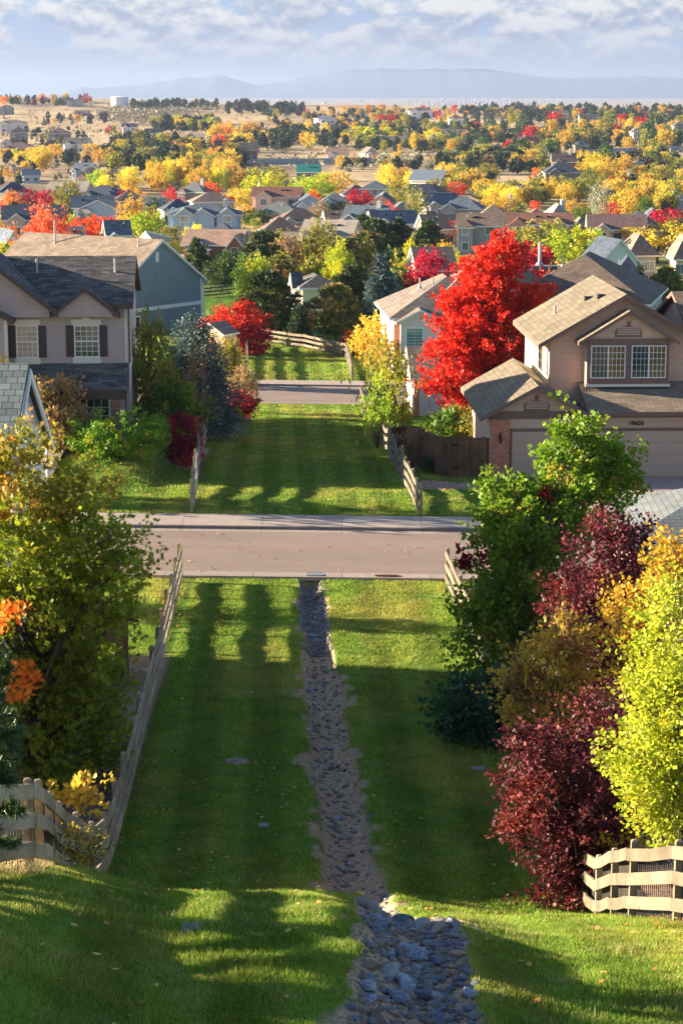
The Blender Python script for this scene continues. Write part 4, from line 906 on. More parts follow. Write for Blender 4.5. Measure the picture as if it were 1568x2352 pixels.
# --- white gable house at the far left, near side of the near road (L0)
ZG = Hs(-10, 56); r = empty('house_with_shake_roof', (-8.65, 52.3, ZG), 0, 'white stucco house end with weathered grey green shake roof at the left edge', 'house')
zt0 = ZV(838, 56)-ZG; block(r, -11.5, 0, 0, 7.4, -.4, ZV(1000, 59.7)-ZG+.1, zt0-(ZV(1000, 59.7)-ZG)-.2, 'gx', SD['white'], SH['weathered'], DKT, ov=.3, ovg=.22, th=.16)
m = MB(); m.hexa([(.23, 3.7, zt0-.35), (.29, 3.7, zt0-.35), (.29, 7.75, zt0-3.05), (.23, 7.75, zt0-3.05), (.23, 3.7, zt0-.1), (.29, 3.7, zt0-.1), (.29, 7.75, zt0-2.8), (.23, 7.75, zt0-2.8)]); m.build('bargeboard', WH, r)
m = MB(); m.hexa([(.23, -.35, zt0-3.05), (.29, -.35, zt0-3.05), (.29, 3.7, zt0-.35), (.23, 3.7, zt0-.35), (.23, -.35, zt0-2.8), (.29, -.35, zt0-2.8), (.29, 3.7, zt0-.1), (.23, 3.7, zt0-.1)]); m.build('bargeboard', WH, r)
window(r, 'right', 0, 4.2, 5.2, 3.2, 4.6, 2, 2); m = MB(); m.tube([(.1, 7.5, zt0-2.9), (.1, 7.5, 0)], .045, 6); m.build('downspout', WH, r)

# --- maroon shed by the near left fence
xs_, ys_, zs_ = ground(262, 1560); r = empty('garden_shed', (-7.9, 56.4, Hs(-7.9, 56.4)), R(-18), 'low maroon garden shed roof half hidden behind the left oak tree', 'shed')
block(r, -1.6, 1.6, -1.2, 1.2, -.2, 1.55, .75, 'gx', SD['maroonw'], m_plain('maroon_roof', (.13, .035, .04), .7, .2), DKT, ov=.25, th=.08)
m = MB(); m.box(-.4, .4, -1.24, -1.21, 0, 1.5); m.build('door', DKT, r)
# --- tan house with garages (R1)
ZG = ZV(1097, 94.0); r = empty('house_with_garages', (6.82, 94.0, ZG), R(2), 'tan two storey house with brown trim, brick pier and garage doors at the right', 'house')
zE = ZV(950, 94)-ZG; S, RF, TR = SD['taupe'], SH['tan'], BRT
zEu = ZV(782, 97)-ZG; zPu = ZV(682, 97)-ZG; zB = ZV(880, 97)-ZG
# garage wing: gable left, lean roof right
block(r, 0, 4.1, 0, 9.0, -.3, zE, ZV(890, 94)-ZG-zE-.05, 'gy', S, RF, TR, ov=.55, ovg=.5, th=.2, wall_name='garage_wall', roof_name='garage_roof')
m = MB(); m.box(4.1, 16, .02, 4.0, -.3, zE); m.build('garage_wall', S, r)
lean(r, 4.35, 16, -.5, 3.2, zB+.12, zE+.12, SH['charcoal'] if False else SH['umber'], TR, .2)
block(r, 3.0, 9.9, 3.0, 12.2, zE-.5, zEu, zPu-zEu-.05, 'gy', S, RF, TR, ov=.6, ovg=.55, th=.22, wall_name='upper_wall', roof_name='upper_roof')
block(r, 9.9, 16.5, 4.0, 12.0, zE-.5, zEu+.3, 1.3, 'gx', S, SH['brown'], TR, ov=.3, th=.2, wall_name='upper_wall', roof_name='rear_roof')
zb0 = ZV(889, 95.9)-ZG; zb1 = ZV(781, 95.9)-ZG
block(r, 4.6, 8.45, 2.1, 6.0, zb0, zb1, ZV(722, 95.9)-ZG-zb1, 'gy', S, SH['umber'], TR, ov=.42, ovg=.3, th=.16, wall_name='bay_wall', roof_name='bay_roof')
m = MB(); m.box(4.62, 8.43, 2.03, 2.098, zb0+.12, zb1+.02); m.build('bay_panel', TR, r); m = MB(); m.box(4.55, 8.5, 2.0, 2.12, zb0-.03, zb0+.1); m.build('bay_sill', CR, r)
for a0 in (4.83, 6.72): window(r, 'front', 2.03, a0, a0+1.52, zb0+.42, zb1-.33, 2, 1, split=[.5], mw=.03, bw=.045, glass=GLASS); 
for a0 in (4.83, 6.72):
    m = MB(); M = wmap('front', 2.03)
    for k in (1, 2, 3): abox(m, M, a0+.76*k/4, a0+.76*k/4+.014, .012, .022, zb0+.42, zb1-.33); abox(m, M, a0+.76+.76*k/4, a0+.76+.76*k/4+.022, .012, .026, zb0+.42, zb1-.33)
    for k in range(1, 5): z = zb0+.42+(zb1-.75-zb0)*k/5; abox(m, M, a0, a0+.76, .012, .021, z-.007, z+.007); abox(m, M, a0+.76, a0+1.52, .012, .027, z-.011, z+.011)
    m.build('muntins', WH, r)
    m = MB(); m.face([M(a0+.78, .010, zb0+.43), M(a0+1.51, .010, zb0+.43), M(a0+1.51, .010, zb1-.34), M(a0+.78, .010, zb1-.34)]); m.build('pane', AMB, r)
arch_vent(r, 'front', 2.1, 6.52, zb1+.1, 1.25, .5, TR, TPT); arch_vent(r, 'front', 0, 2.05, zE+.12, 1.15, .5, TR, TPT)
m = MB(); m.box(-.05, 4.4, -.06, -.002, zE-.24, zE+.1); m.box(4.4, 16, -.06, .0, zE-.2, zE+.02); m.build('fascia_beam', TR, r)
m = MB(); m.box(-.02, .82, -.14, .5, -.3, zE-.245); m.build('brick_pier', BRICK, r); m = MB(); m.box(3.55, 4.35, -.14, .015, -.3, zE-.245); m.build('brick_pier', BRICK, r)
def garage_door(x0, x1, z1):
    m = MB(); m.box(x0-.1, x1+.1, -.045, -.003, z1, z1+.14); m.box(x0-.1, x0, -.045, -.003, 0, z1); m.box(x1, x1+.1, -.045, -.003, 0, z1); m.build('door_frame', TR, r)
    m = MB(); n_ = max(3, int(round((x1-x0)/.62)))
    for j in range(4):
        za, zb_ = z1*j/4+.006, z1*(j+1)/4-.006; m.box(x0, x1, -.03, -.004, za, zb_)
        for k in range(n_): a = x0+(x1-x0)*(k+.1)/n_; b = x0+(x1-x0)*(k+.9)/n_; m.box(a, b, -.043, -.031, za+.08, zb_-.08)
    m.build('garage_door', TPT, r)
garage_door(.95, 3.45, 2.13); garage_door(4.95, 9.85, 2.13)
def writing(txt, size, mat, parent, loc, rx=R(90), rz=0, name='house_number'):
    c = bpy.data.curves.new('txt', 'FONT'); c.body = txt; c.size = size; c.extrude = .012; c.offset = .006; o = bpy.data.objects.new('t', c); col.objects.link(o); bpy.context.view_layer.update()
    me = bpy.data.meshes.new_from_object(o.evaluated_get(bpy.context.evaluated_depsgraph_get())); bpy.data.objects.remove(o); me.materials.clear()
    q = link(name, me, [mat], parent, loc); q.rotation_euler = (rx, 0, rz); return q
writing('19650', .27, BLK, r, (6.28, -.02, ZV(980.5, 93.7)-ZG))
m = MB(); m.box(.36, .44, -.2, -.14, 1.9, 1.98); m.tube([(.4, -.24, 1.92), (.4, -.24, 2.12)], .05, 6); m.tube([(.4, -.24, 1.62), (.4, -.24, 1.92)], [.04, .08], 6); m.build('porch_light', BLK, r)
m = MB(); m.tube([(-.04, -.02, zE-.3), (-.04, -.02, 0)], .045, 6); m.tube([(2.95, 2.8, zEu-.35), (2.88, 2.9, zEu-.6), (2.88, 2.9, zB+.35)], .05, 6); m.build('downspout', TPT, r)
m = MB(); m.face([(2.98, 3.0, zE), (2.98, 12.2, zE), (2.98, 12.2, zEu), (2.98, 3.0, zEu)][::-1]); m.build('side_wall', SD['cream'], r)  # sunlit look of the left wall put into paler cream siding
window(r, 'left', 2.97, -6.5, -5.4, zB+.3, zEu-.5, 2, 3, trim=BRT)
vent_pipe(r, 3.9, 8.0, zEu+.5, .6)
for a, b, c in ((5.35, 6.8, .3), (5.75, 5.4, .3)):
    m = MB(); zz = zPu-abs(6.45-a)*(zPu-zEu)/3.45+.1; m.box(a-.2, a+.2, b-.2, b+.2, zz-.05, zz+.2); m.build('roof_vent', BLK, r)

# --- grey hipped roof, lower right (R0)
ZG = Hs(12, 62); r = empty('house_with_hip_roof', (8.1, 60.8, ZG), R(-2), 'pale grey hipped shingle roof over a tan wall at the right edge', 'house')
ze0 = ZV(1250, 61)-ZG; block(r, .6, 10, .5, 6.6, -.3, ze0, ZV(1109, 64.3)-ZG-ze0-.15, 'hip', SD['tanw'], SH['greyconc'], BRT, ov=.5, th=.16)
window(r, 'front', .5, 4.2, 5.6, .9, 2.1, 2, 2)

# --- blue grey gabled house (L2)
xq, yq = XU(463, 205, -20), 205; ZG = -23.5; r = empty('gabled_house', (xq, yq, ZG), R(-36), 'blue grey two storey house with white trim and brown shingle roof', 'house')
zE2 = ZV(640, 204)-ZG; zR = ZV(552, 200)-ZG
# local frame: gable end on +x side, so x runs to 0 and y from -12 to 0
block(r, -17.5, 0, -12, 0, -.6, zE2, zR-zE2-.1, 'gx', SD['bluegrey'], SH['umber'], WH, ov=.45, ovg=.35, th=.22)
m = MB(); m.box(.0, .05, -12.02, .02, 2.9, 3.25); m.build('band_board', WH, r); m = MB(); m.box(-.02, .06, -.16, .04, -.3, zE2); m.build('corner_board', WH, r)
m = MB(); m.box(.0, .06, -6.75, -6.35, zR-2.0, zR-1.05); v_ = m.build('gable_vent', WH, r)
window(r, 'right', 0, -9.9, -9.2, .7, 2.4, 1, 1, bw=.14); m = MB(); m.tube([(.2, .35, zE2-.1), (.08, .2, zE2-.5), (.08, .2, 0)], .06, 6); m.build('downspout', WH, r)
block(r, -13.2, -9.6, -13.0, -7.5, zE2-.2, zE2+.2, 1.75, 'gy', SD['bluegrey'], SH['charcoal'], WH, ov=.35, th=.18, wall_name='gable_wall', roof_name='gable_roof')
vent_pipe(r, -12.6, -7.2, zR-.75, 2.3, .09, .3); vent_pipe(r, -1.9, -7.0, zR-.6, .8)
m = MB(); m.face([(-3.2, -5.2, zR+.05), (-1.8, -5.2, zR+.05), (-2.5, -5.3, zR+.7)]); m.hexa([(-3.3, -5.25, zR+.0), (-2.5, -5.25, zR+.66), (-2.5, -1.5, zR-.1), (-3.3, -1.5, zR-.8), (-3.3, -5.25, zR+.12), (-2.5, -5.25, zR+.8), (-2.5, -1.5, zR+.0), (-3.3, -1.5, zR-.7)]); m.build('dormer', WH, r)
# small grey garden shed beside the red tree
xs_, ys_, zs_ = ground(500, 815); r = empty('small_shed', (XU(498, 172, -21), 172, Hs(-10, 172)), R(-30), 'small grey garden shed behind the blue spruce, below the low red tree', 'shed')
block(r, -1.3, 1.3, -1, 1, -.2, 2.1, .8, 'gy', SD['tanw'], SH['warmgrey'], WH, ov=.2, th=.1)
# --- grey shingle house behind the red tree (R2)
ZG = ZV(880, 156); r = empty('house_with_brick_corner', (XU(905, 158, ZG+2), 158, ZG), R(4), 'white trimmed house with brown grey roof, brick corner and teal shuttered window', 'house')
zt = lambda v, y=158: ZV(v, y)-ZG
block(r, 0, 9, 0, 12, -.3, zt(728), zt(640, 163)-zt(728), 'hip', SD['white'], SH['warmgrey'], WH, ov=.45, th=.2)
block(r, .4, 3.4, -.8, 3.5, -.3, zt(735), .75, 'gy', SD['offwhite'], SH['warmgrey'], WH, ov=.4, th=.16, wall_name='gable_wall', roof_name='gable_roof')
window(r, 'front', -.8, .85, 2.05, zt(792), zt(752), 2, 6, glass=TEALG, bw=.12); m = MB(); m.box(-.03, .38, -.05, .35, -.3, zt(742)); m.build('brick_corner', BRICK, r)
m = MB(); m.box(3.45, 6.2, -.45, -.02, -.3, zt(745)); m.build('brick_wall', BRICK, r); window(r, 'front', -.45, 3.9, 5.4, 1.0, zt(760), 3, 2, glass=GLITE)
window(r, 'front', -.8, 1.75, 2.1, zt(732), zt(722), 1, 4, trim=WH, glass=CURT, part='gable_vent')
block(r, 3.8, 9, 2, 9, zt(728), zt(690), zt(625, 160)-zt(690), 'hip', SD['white'], SH['warmgrey'], WH, ov=.4, th=.2, wall_name='upper_wall', roof_name='upper_roof')
vent_pipe(r, 2.4, 4.5, zt(660, 162), .7); vent_pipe(r, 3.4, 4.5, zt(660, 162), .7)
# small garage in front of it
ZG = ZV(948, 131); r = empty('small_garage', (XU(952, 131, ZG+2), 131, ZG), R(3), 'small tan garage with shingle roof and white left wall beside the red tree', 'garage')
zt = lambda v, y=131: ZV(v, y)-ZG; block(r, 0, 5.5, 0, 6, -.3, zt(868), zt(800, 134)-zt(868), 'gx', SD['offwhite'], SH['warmgrey'], CR, ov=.3, th=.16)
m = MB(); m.box(-.03, .3, -.03, .3, -.2, zt(872)); m.build('corner_board', BRICK, r); m = MB(); m.box(1.0, 4.2, -.04, -.005, 0, 2.1); m.build('garage_door', CR, r)
m = MB(); m.tube([(-.12, -.1, zt(870)), (-.12, -.1, 0)], .05, 6); m.build('downspout', WH, r)
# big rear roof complex right of the red tree
ZG = ZV(860, 150); r = empty('house_with_long_roof', (XU(1200, 168, -16), 166, ZG), R(-14), 'large house with long brown grey roof, skylights and tall flue behind the tan house', 'house')
zt = lambda v, y=166: ZV(v, y)-ZG
block(r, -1.5, 9.5, 0, 14, -.3, zt(688), zt(585, 172)-zt(688), 'hip', SD['grey'], SH['brown'], WH, ov=.5, th=.2)
block(r, -3.2, 2.3, -6, 2.5, -.3, zt(705, 160), 2.1, 'gy', SD['grey'], SH['tan'], WH, ov=.5, th=.2, wall_name='gable_wall', roof_name='gable_roof')
block(r, 3.5, 8.5, -2.4, 4, -.3, zt(692), 1.3, 'hip', SD['grey'], SH['umber'], WH, ov=.4, th=.18, wall_name='wing_wall', roof_name='wing_roof')
vent_pipe(r, .3, 5.5, zt(607, 170), 1.7, .14, .35); vent_pipe(r, 2.2, 5.5, zt(610, 170), .8)
for k in range(4): m = MB(); m.box(-.6+k*.7, -.15+k*.7, 3.6+.2*k, 4.3+.2*k, zt(626)-.1, zt(622)+.12); m.build('skylight', GLITE, r)
# cream two storey house in the middle
x_, y_, z_ = XU(694, 222, -18), 222, Hs(-4, 222); r = empty('cream_house', (x_, y_, z_), R(8), 'cream yellow two storey house with dark grey roof between the evergreens', 'house')
zt = lambda v, y=222: ZV(v, y)-z_
block(r, 0, 3.7, 0, 7, -.5, zt(660), zt(636, 225)-zt(660)+.1, 'hip', SD['cream'], SH['charcoal'], WH, ov=.4, th=.2)
block(r, -.7, 0, 1.2, 4.2, -.5, zt(662), 1.3, 'gx', SD['white'], SH['charcoal'], WH, ov=.3, th=.2, wall_name='bay_wall', roof_name='bay_roof')
m = MB(); m.box(-.1, 3.75, -.04, -.002, zt(734), zt(731)); m.build('band_board', WH, r); window(r, 'front', 0, 2.1, 3.5, .3, 2.4, 1, 1, glass=GLASS)
window(r, 'left', -.7, -3.6, -2.7, zt(700), zt(676), 2, 2)
block(r, 3.7, 6, 1.5, 6, -.5, zt(680), 1.1, 'hip', SD['cream'], SH['umber'], WH, ov=.4, th=.2, wall_name='wing_wall', roof_name='wing_roof')
# brown clay roofed house, left of centre
x_, y_, z_ = XU(478, 300, -24), 300, Hs(-19, 300); r = empty('clay_roofed_house', (x_, y_, z_), R(-6), 'two storey house with clay tile roof, white window bay and brown walls, left of centre', 'house')
zt = lambda v, y=300: ZV(v, y)-z_
block(r, -3.5, 4.3, 0, 11, -.5, zt(562), zt(536, 305)-zt(562)+.4, 'gx', SD['darkbr'], SH['clay'], WH, ov=.5, th=.22)
block(r, -2.6, 0.2, -1.6, 3, -.5, zt(568), 1.0, 'hip', SD['offwhite'], SH['slate'], WH, ov=.4, th=.2, wall_name='bay_wall', roof_name='bay_roof')
window(r, 'front', -1.6, -1.0, -.1, zt(600), zt(585), 2, 1); window(r, 'front', -1.6, -1.0, -.1, zt(635), zt(622), 2, 1); window(r, 'front', 0, 1.4, 3.0, zt(598), zt(585), 2, 1)
lean(r, .4, 4.3, -1.6, 0, zt(608), zt(617), SH['clay'], WH); vent_pipe(r, -1, 4, zt(542), .7)
block(r, 2.6, 5.6, -1.2, 5, -.5, zt(572), 1.9, 'gy', DBRICK, SH['clay'], WH, ov=.4, th=.2, wall_name='gable_wall', roof_name='gable_roof'); window(r, 'front', -1.2, 3.6, 4.5, zt(590), zt(572)+.3, 2, 2)

# --- the neighbourhood: parametric houses
def simple(u0, u1, vt, hgt, roof, wall, label, kind='hip', yaw=0, gables=1, wins=2, ch=False, trim=None, storeys=1, name='suburban_house', cat='house', group='houses in the valley', gk='gy', vents=1, depth=.8, seed=None, doors=0):
    u = (u0+u1)/2; x, y, z = ray_h(u, vt, hgt); dp = y*CP-z*SP; w_ = (u1-u0)/FPX*dp; w_ = min(w_, 26); d_ = max(7, min(14, w_*depth)); f = random.Random(seed or int(u*7+vt))
    y0 = y-d_/2; r = empty(name, (x, y0, z), R(yaw), label, cat, group); rise = hgt*(.40 if storeys == 1 else .26); ze = hgt-rise
    S_ = SD.get(wall) or wall; RF_ = SH[roof]; trim = trim or (WH if f.random() < .7 else CR)
    block(r, -w_/2, w_/2, 0, d_, -1.2, ze, rise, kind, S_, RF_, trim, ov=.5, th=.22)
    used = []
    for k in range(gables):
        gw = w_*f.uniform(.24, .34); gx_ = (-w_*.26, w_*.27, 0)[k % 3]+f.uniform(-.04, .04)*w_; pr = f.uniform(1.0, 2.6); gz = ze-(.15+.05*k); gr = min(rise*.8, gw*.36)
        block(r, gx_-gw/2, gx_+gw/2, -pr, d_*.42, -1.2, gz, gr, gk if f.random() < .75 else 'hip', S_, RF_, trim, ov=.4, th=.2, wall_name='gable_wall', roof_name='gable_roof'); used.append((gx_, gw, pr))
        for s_ in range(storeys):
            zb_ = .9+s_*2.8
            if zb_+1.3 < gz+.2: window(r, 'front', -pr, gx_-gw*.2, gx_+gw*.2, zb_, min(zb_+1.4, gz), 2, 1, bw=.12, glass=f.choice([GLASS, GLITE, CURT]))
    for k in range(wins):
        a = -w_/2+w_*(k+.5)/wins
        if any(abs(a-q[0]) < q[1]/2+.8 for q in used): continue
        for s_ in range(storeys):
            zb_ = .9+s_*2.8
            if zb_+1.3 < ze: window(r, 'front', 0, a-.7, a+.7, zb_, zb_+1.3, 2, 1, bw=.1, glass=f.choice([GLASS, GLITE]))
    for k in range(storeys): window(r, 'left' if f.random() < .5 else 'right', -w_/2 if f.random() < 0 else (w_/2), 0, 0, 0, 0) if False else None
    if ch: chimney(r, w_*f.choice([-.34, .3]), d_*.45, ze-.5, hgt+.9)
    for k in range(vents): vent_pipe(r, w_*f.uniform(-.3, .3), d_*f.uniform(.3, .45), ze+rise*.62, .7, .07)
    if kind == 'gx' and f.random() < .5:
        for k in range(2): m = MB(); a = w_*f.uniform(-.3, .3); m.box(a-.3, a+.3, d_*.3-.3, d_*.3+.3, ze+rise*.55+.15, ze+rise*.6+.42); m.build('roof_vent', BLK, r)
    HOUSES.append((label, *UV_of(x, y0, z+ze*.5), r)); return r
HOUSES = []
NB = [
 (17, 155, 472, 6.3, 'navy', 'grey', 'dark navy roofed house with a front gable, far left of the valley', 'gx', 8, 2, 2, 0),
 (178, 280, 458, 5.8, 'pale', 'bluew', 'pale roofed house with navy and white gable front, left of the valley', 'gy', -6, 1, 2, 0),
 (172, 262, 450, 6.0, 'slate', 'grey', 'slate blue roof directly behind the pale roofed navy gabled house', 'gx', 6, 0, 2, 0),
 (3, 72, 419, 6.0, 'navy', 'offwhite', 'dark roofed house at the left edge above the orange maples', 'hip', 12, 1, 2, 0),
 (110, 200, 417, 5.8, 'pale', 'tanw', 'pale tan roof behind the olive green tree, left of the valley', 'gx', -10, 1, 2, 0),
 (182, 276, 426, 5.9, 'navy', 'offwhite', 'long navy roof with several hips left of the yellow grove', 'hip', -14, 2, 2, 0),
 (268, 330, 437, 5.6, 'brown', 'grey', 'brown roof just right of the crimson tree, left of the valley', 'hip', 5, 1, 2, 0),
 (408, 470, 418, 6.2, 'greyconc', 'grey', 'grey roofed house with a chimney beneath the yellow grove', 'hip', -20, 1, 2, 1),
 (446, 540, 441, 5.4, 'umber', 'tanw', 'low tan roof right of the grey house with a chimney', 'hip', 10, 0, 3, 0),
 (380, 450, 456, 5.6, 'navy', 'grey', 'dark roof with a small gable behind the large blue house', 'hip', 14, 1, 2, 0),
 (391, 556, 468, 6.8, 'slate', 'bluew', 'large pale blue house with slate roof, white chimney and three gables', 'hip', 4, 3, 3, 1),
 (462, 548, 512, 5.8, 'greyconc', 'offwhite', 'pale grey tiled hip roof in front of the large pale blue house', 'hip', -8, 0, 2, 0),
 (252, 302, 507, 5.6, 'slate', 'grey', 'small slate roof right of the bright red maple, behind the brown long roof', 'gx', 12, 1, 1, 0),
 (155, 186, 522, 5.2, 'slate', 'grey', 'sliver of slate roof between the coral and bright red maples', 'gx', 0, 0, 1, 0),
 (17, 60, 528, 5.4, 'slate', 'white', 'small white gable with slate roof at the left below the orange maples', 'gy', 24, 0, 1, 0),
 (580, 688, 430, 7.6, 'redbrown', 'pinkish', 'large red brown roofed house with white bay window in the middle', 'gx', -5, 1, 3, 0),
 (600, 664, 417, 5.5, 'slate', 'offwhite', 'slate roof with white gable behind the large red brown house', 'gx', 8, 1, 1, 0),
 (672, 752, 446, 6.0, 'slate', 'bluew', 'blue gabled house with an arched window right of the large red brown house', 'gy', 14, 1, 2, 0),
 (590, 682, 464, 5.3, 'greyconc', 'tanw', 'grey roof with pale edges in front of the large red brown house', 'hip', -14, 1, 2, 0),
 (640, 748, 480, 5.6, 'brown', 'tanw', 'wide brown roofed house with fan of hips in the middle of the valley', 'hip', 10, 2, 2, 0),
 (606, 686, 498, 5.8, 'brown', 'white', 'brown roof over white walls with windows, left of the pale sunlit roofs', 'hip', 6, 0, 3, 0),
 (690, 806, 506, 5.8, 'pale', 'tanw', 'pale sunlit roof with cream gables above the evergreens in the middle', 'gx', -16, 2, 2, 0),
 (648, 712, 532, 5.0, 'pale', 'offwhite', 'low pale roof at the near left of the sunlit cream gables', 'hip', -20, 1, 1, 0),
 (738, 800, 441, 5.6, 'greyconc', 'grey', 'grey roof with small gables right of the blue arched window house', 'hip', 0, 1, 2, 0),
 (752, 796, 483, 4.8, 'brown', 'grey', 'small brown roof just left of the pale chimney', 'gx', 8, 0, 1, 0),
 (785, 880, 472, 6.0, 'slate', 'grey', 'slate roof with a pale chimney left of centre crimson trees', 'gx', -18, 1, 2, 1),
 (858, 960, 484, 5.6, 'slate', 'offwhite', 'slate roof with white gable end behind the broad dark pine', 'gx', 12, 1, 2, 0),
 (833, 906, 450, 5.8, 'redbrown', 'pinkish', 'red brown roof right of the pair of crimson trees', 'hip', -10, 1, 2, 0),
 (790, 853, 425, 5.8, 'navy', 'grey', 'navy hip roof right of the tall green cottonwoods', 'hip', 6, 1, 1, 0),
 (828, 890, 416, 7.0, 'slate', 'grey', 'two storey slate roofed house with gridded windows below the dry field', 'hip', -6, 0, 3, 0),
 (867, 908, 440, 5.4, 'slate', 'grey', 'small slate hip roof between the red brown roof and the olive tree', 'hip', 10, 0, 1, 0),
 (940, 992, 423, 5.8, 'navy', 'grey', 'dark roofed house below the cream metal barn', 'gx', 0, 0, 2, 0),
 (975, 1030, 420, 5.8, 'maroon', 'grey', 'maroon brown roofs right of the dark roof below the barn', 'hip', 12, 1, 1, 0),
 (977, 1052, 444, 6.2, 'slate', 'grey', 'slate roof with paired gables left of the tall blue spruce', 'gx', 12, 2, 2, 0),
 (1010, 1100, 452, 6.0, 'slate', 'grey', 'wide slate roof just behind the golden brown tree', 'hip', -12, 1, 2, 0),
 (975, 1050, 493, 5.8, 'umber', 'tanw', 'brown roofed house with pale gable left of the three window house', 'gx', 12, 1, 2, 0),
 (1048, 1146, 491, 7.0, 'brown', 'grey', 'grey house with three dark framed windows under a pale hipped wing roof', 'gx', -8, 1, 2, 0),
 (1150, 1305, 490, 6.6, 'redbrown', 'tanw', 'long red brown roof with tan gables behind the green maple', 'gx', -4, 2, 3, 0),
 (1350, 1474, 494, 7.6, 'maroon', 'pinkish', 'two storey tan house with maroon tiled roof and white dormer window', 'gx', -4, 1, 3, 0),
 (1462, 1520, 497, 5.4, 'warmgrey', 'grey', 'grey brown roof right of the maroon tiled two storey house', 'hip', 10, 0, 1, 0),
 (1424, 1498, 485, 5.2, 'slate', 'grey', 'pale edged slate roof behind the maroon tiled house', 'hip', -8, 1, 1, 0),
 (1155, 1216, 424, 6.0, 'greyconc', 'white', 'white walled house with paired grey gables among the golden trees', 'gy', -14, 1, 2, 0),
 (1226, 1302, 406, 6.4, 'brown', 'offwhite', 'cream house with brown hipped roof and a tall chimney on the right', 'hip', 0, 0, 3, 1),
 (1378, 1422, 434, 5.2, 'navy', 'offwhite', 'navy roof half hidden by golden trees on the right', 'hip', 0, 0, 1, 0),
 (1202, 1260, 479, 4.8, 'maroon', 'tanw', 'low maroon roof right of the small scarlet tree', 'hip', 0, 0, 1, 0),
 (1264, 1306, 469, 5.2, 'pale', 'offwhite', 'pale hipped roof above the orange and green tree on the right', 'hip', 10, 0, 1, 1),
 (1520, 1572, 437, 5.4, 'slate', 'grey', 'slate roof at the right edge among golden trees', 'hip', 0, 1, 1, 0),
 (1168, 1196, 455, 5.0, 'greyconc', 'white', 'grey roof with white chimney behind the golden brown tree', 'hip', 0, 0, 1, 1),
 (1480, 1520, 478, 5.0, 'slate', 'grey', 'slate roof left of the crimson tree at the right edge', 'hip', 4, 0, 1, 0),
 (325, 375, 452, 5.0, 'slate', 'grey', 'slate roof between the crimson tree and the dark maple', 'gx', -8, 1, 1, 0),
 (900, 960, 462, 5.0, 'greyconc', 'grey', 'grey roofs right of the olive tree in the middle', 'hip', 8, 0, 1, 0),
 (1100, 1160, 470, 5.2, 'umber', 'tanw', 'tan brown roof behind the three window house', 'hip', -4, 0, 1, 0),
 (1310, 1352, 500, 5.0, 'warmgrey', 'grey', 'grey roof peeking out between the red brown and the maroon roofs', 'hip', 0, 0, 1, 0),
]
for (u0, u1, vt, hh, rf, wl, lab, kd, yw, gb, wn, ch) in NB:
    simple(u0, u1, vt, hh, rf, wl, lab, kd, yw, gb, wn, bool(ch), storeys=2 if hh > 6.5 else 1)
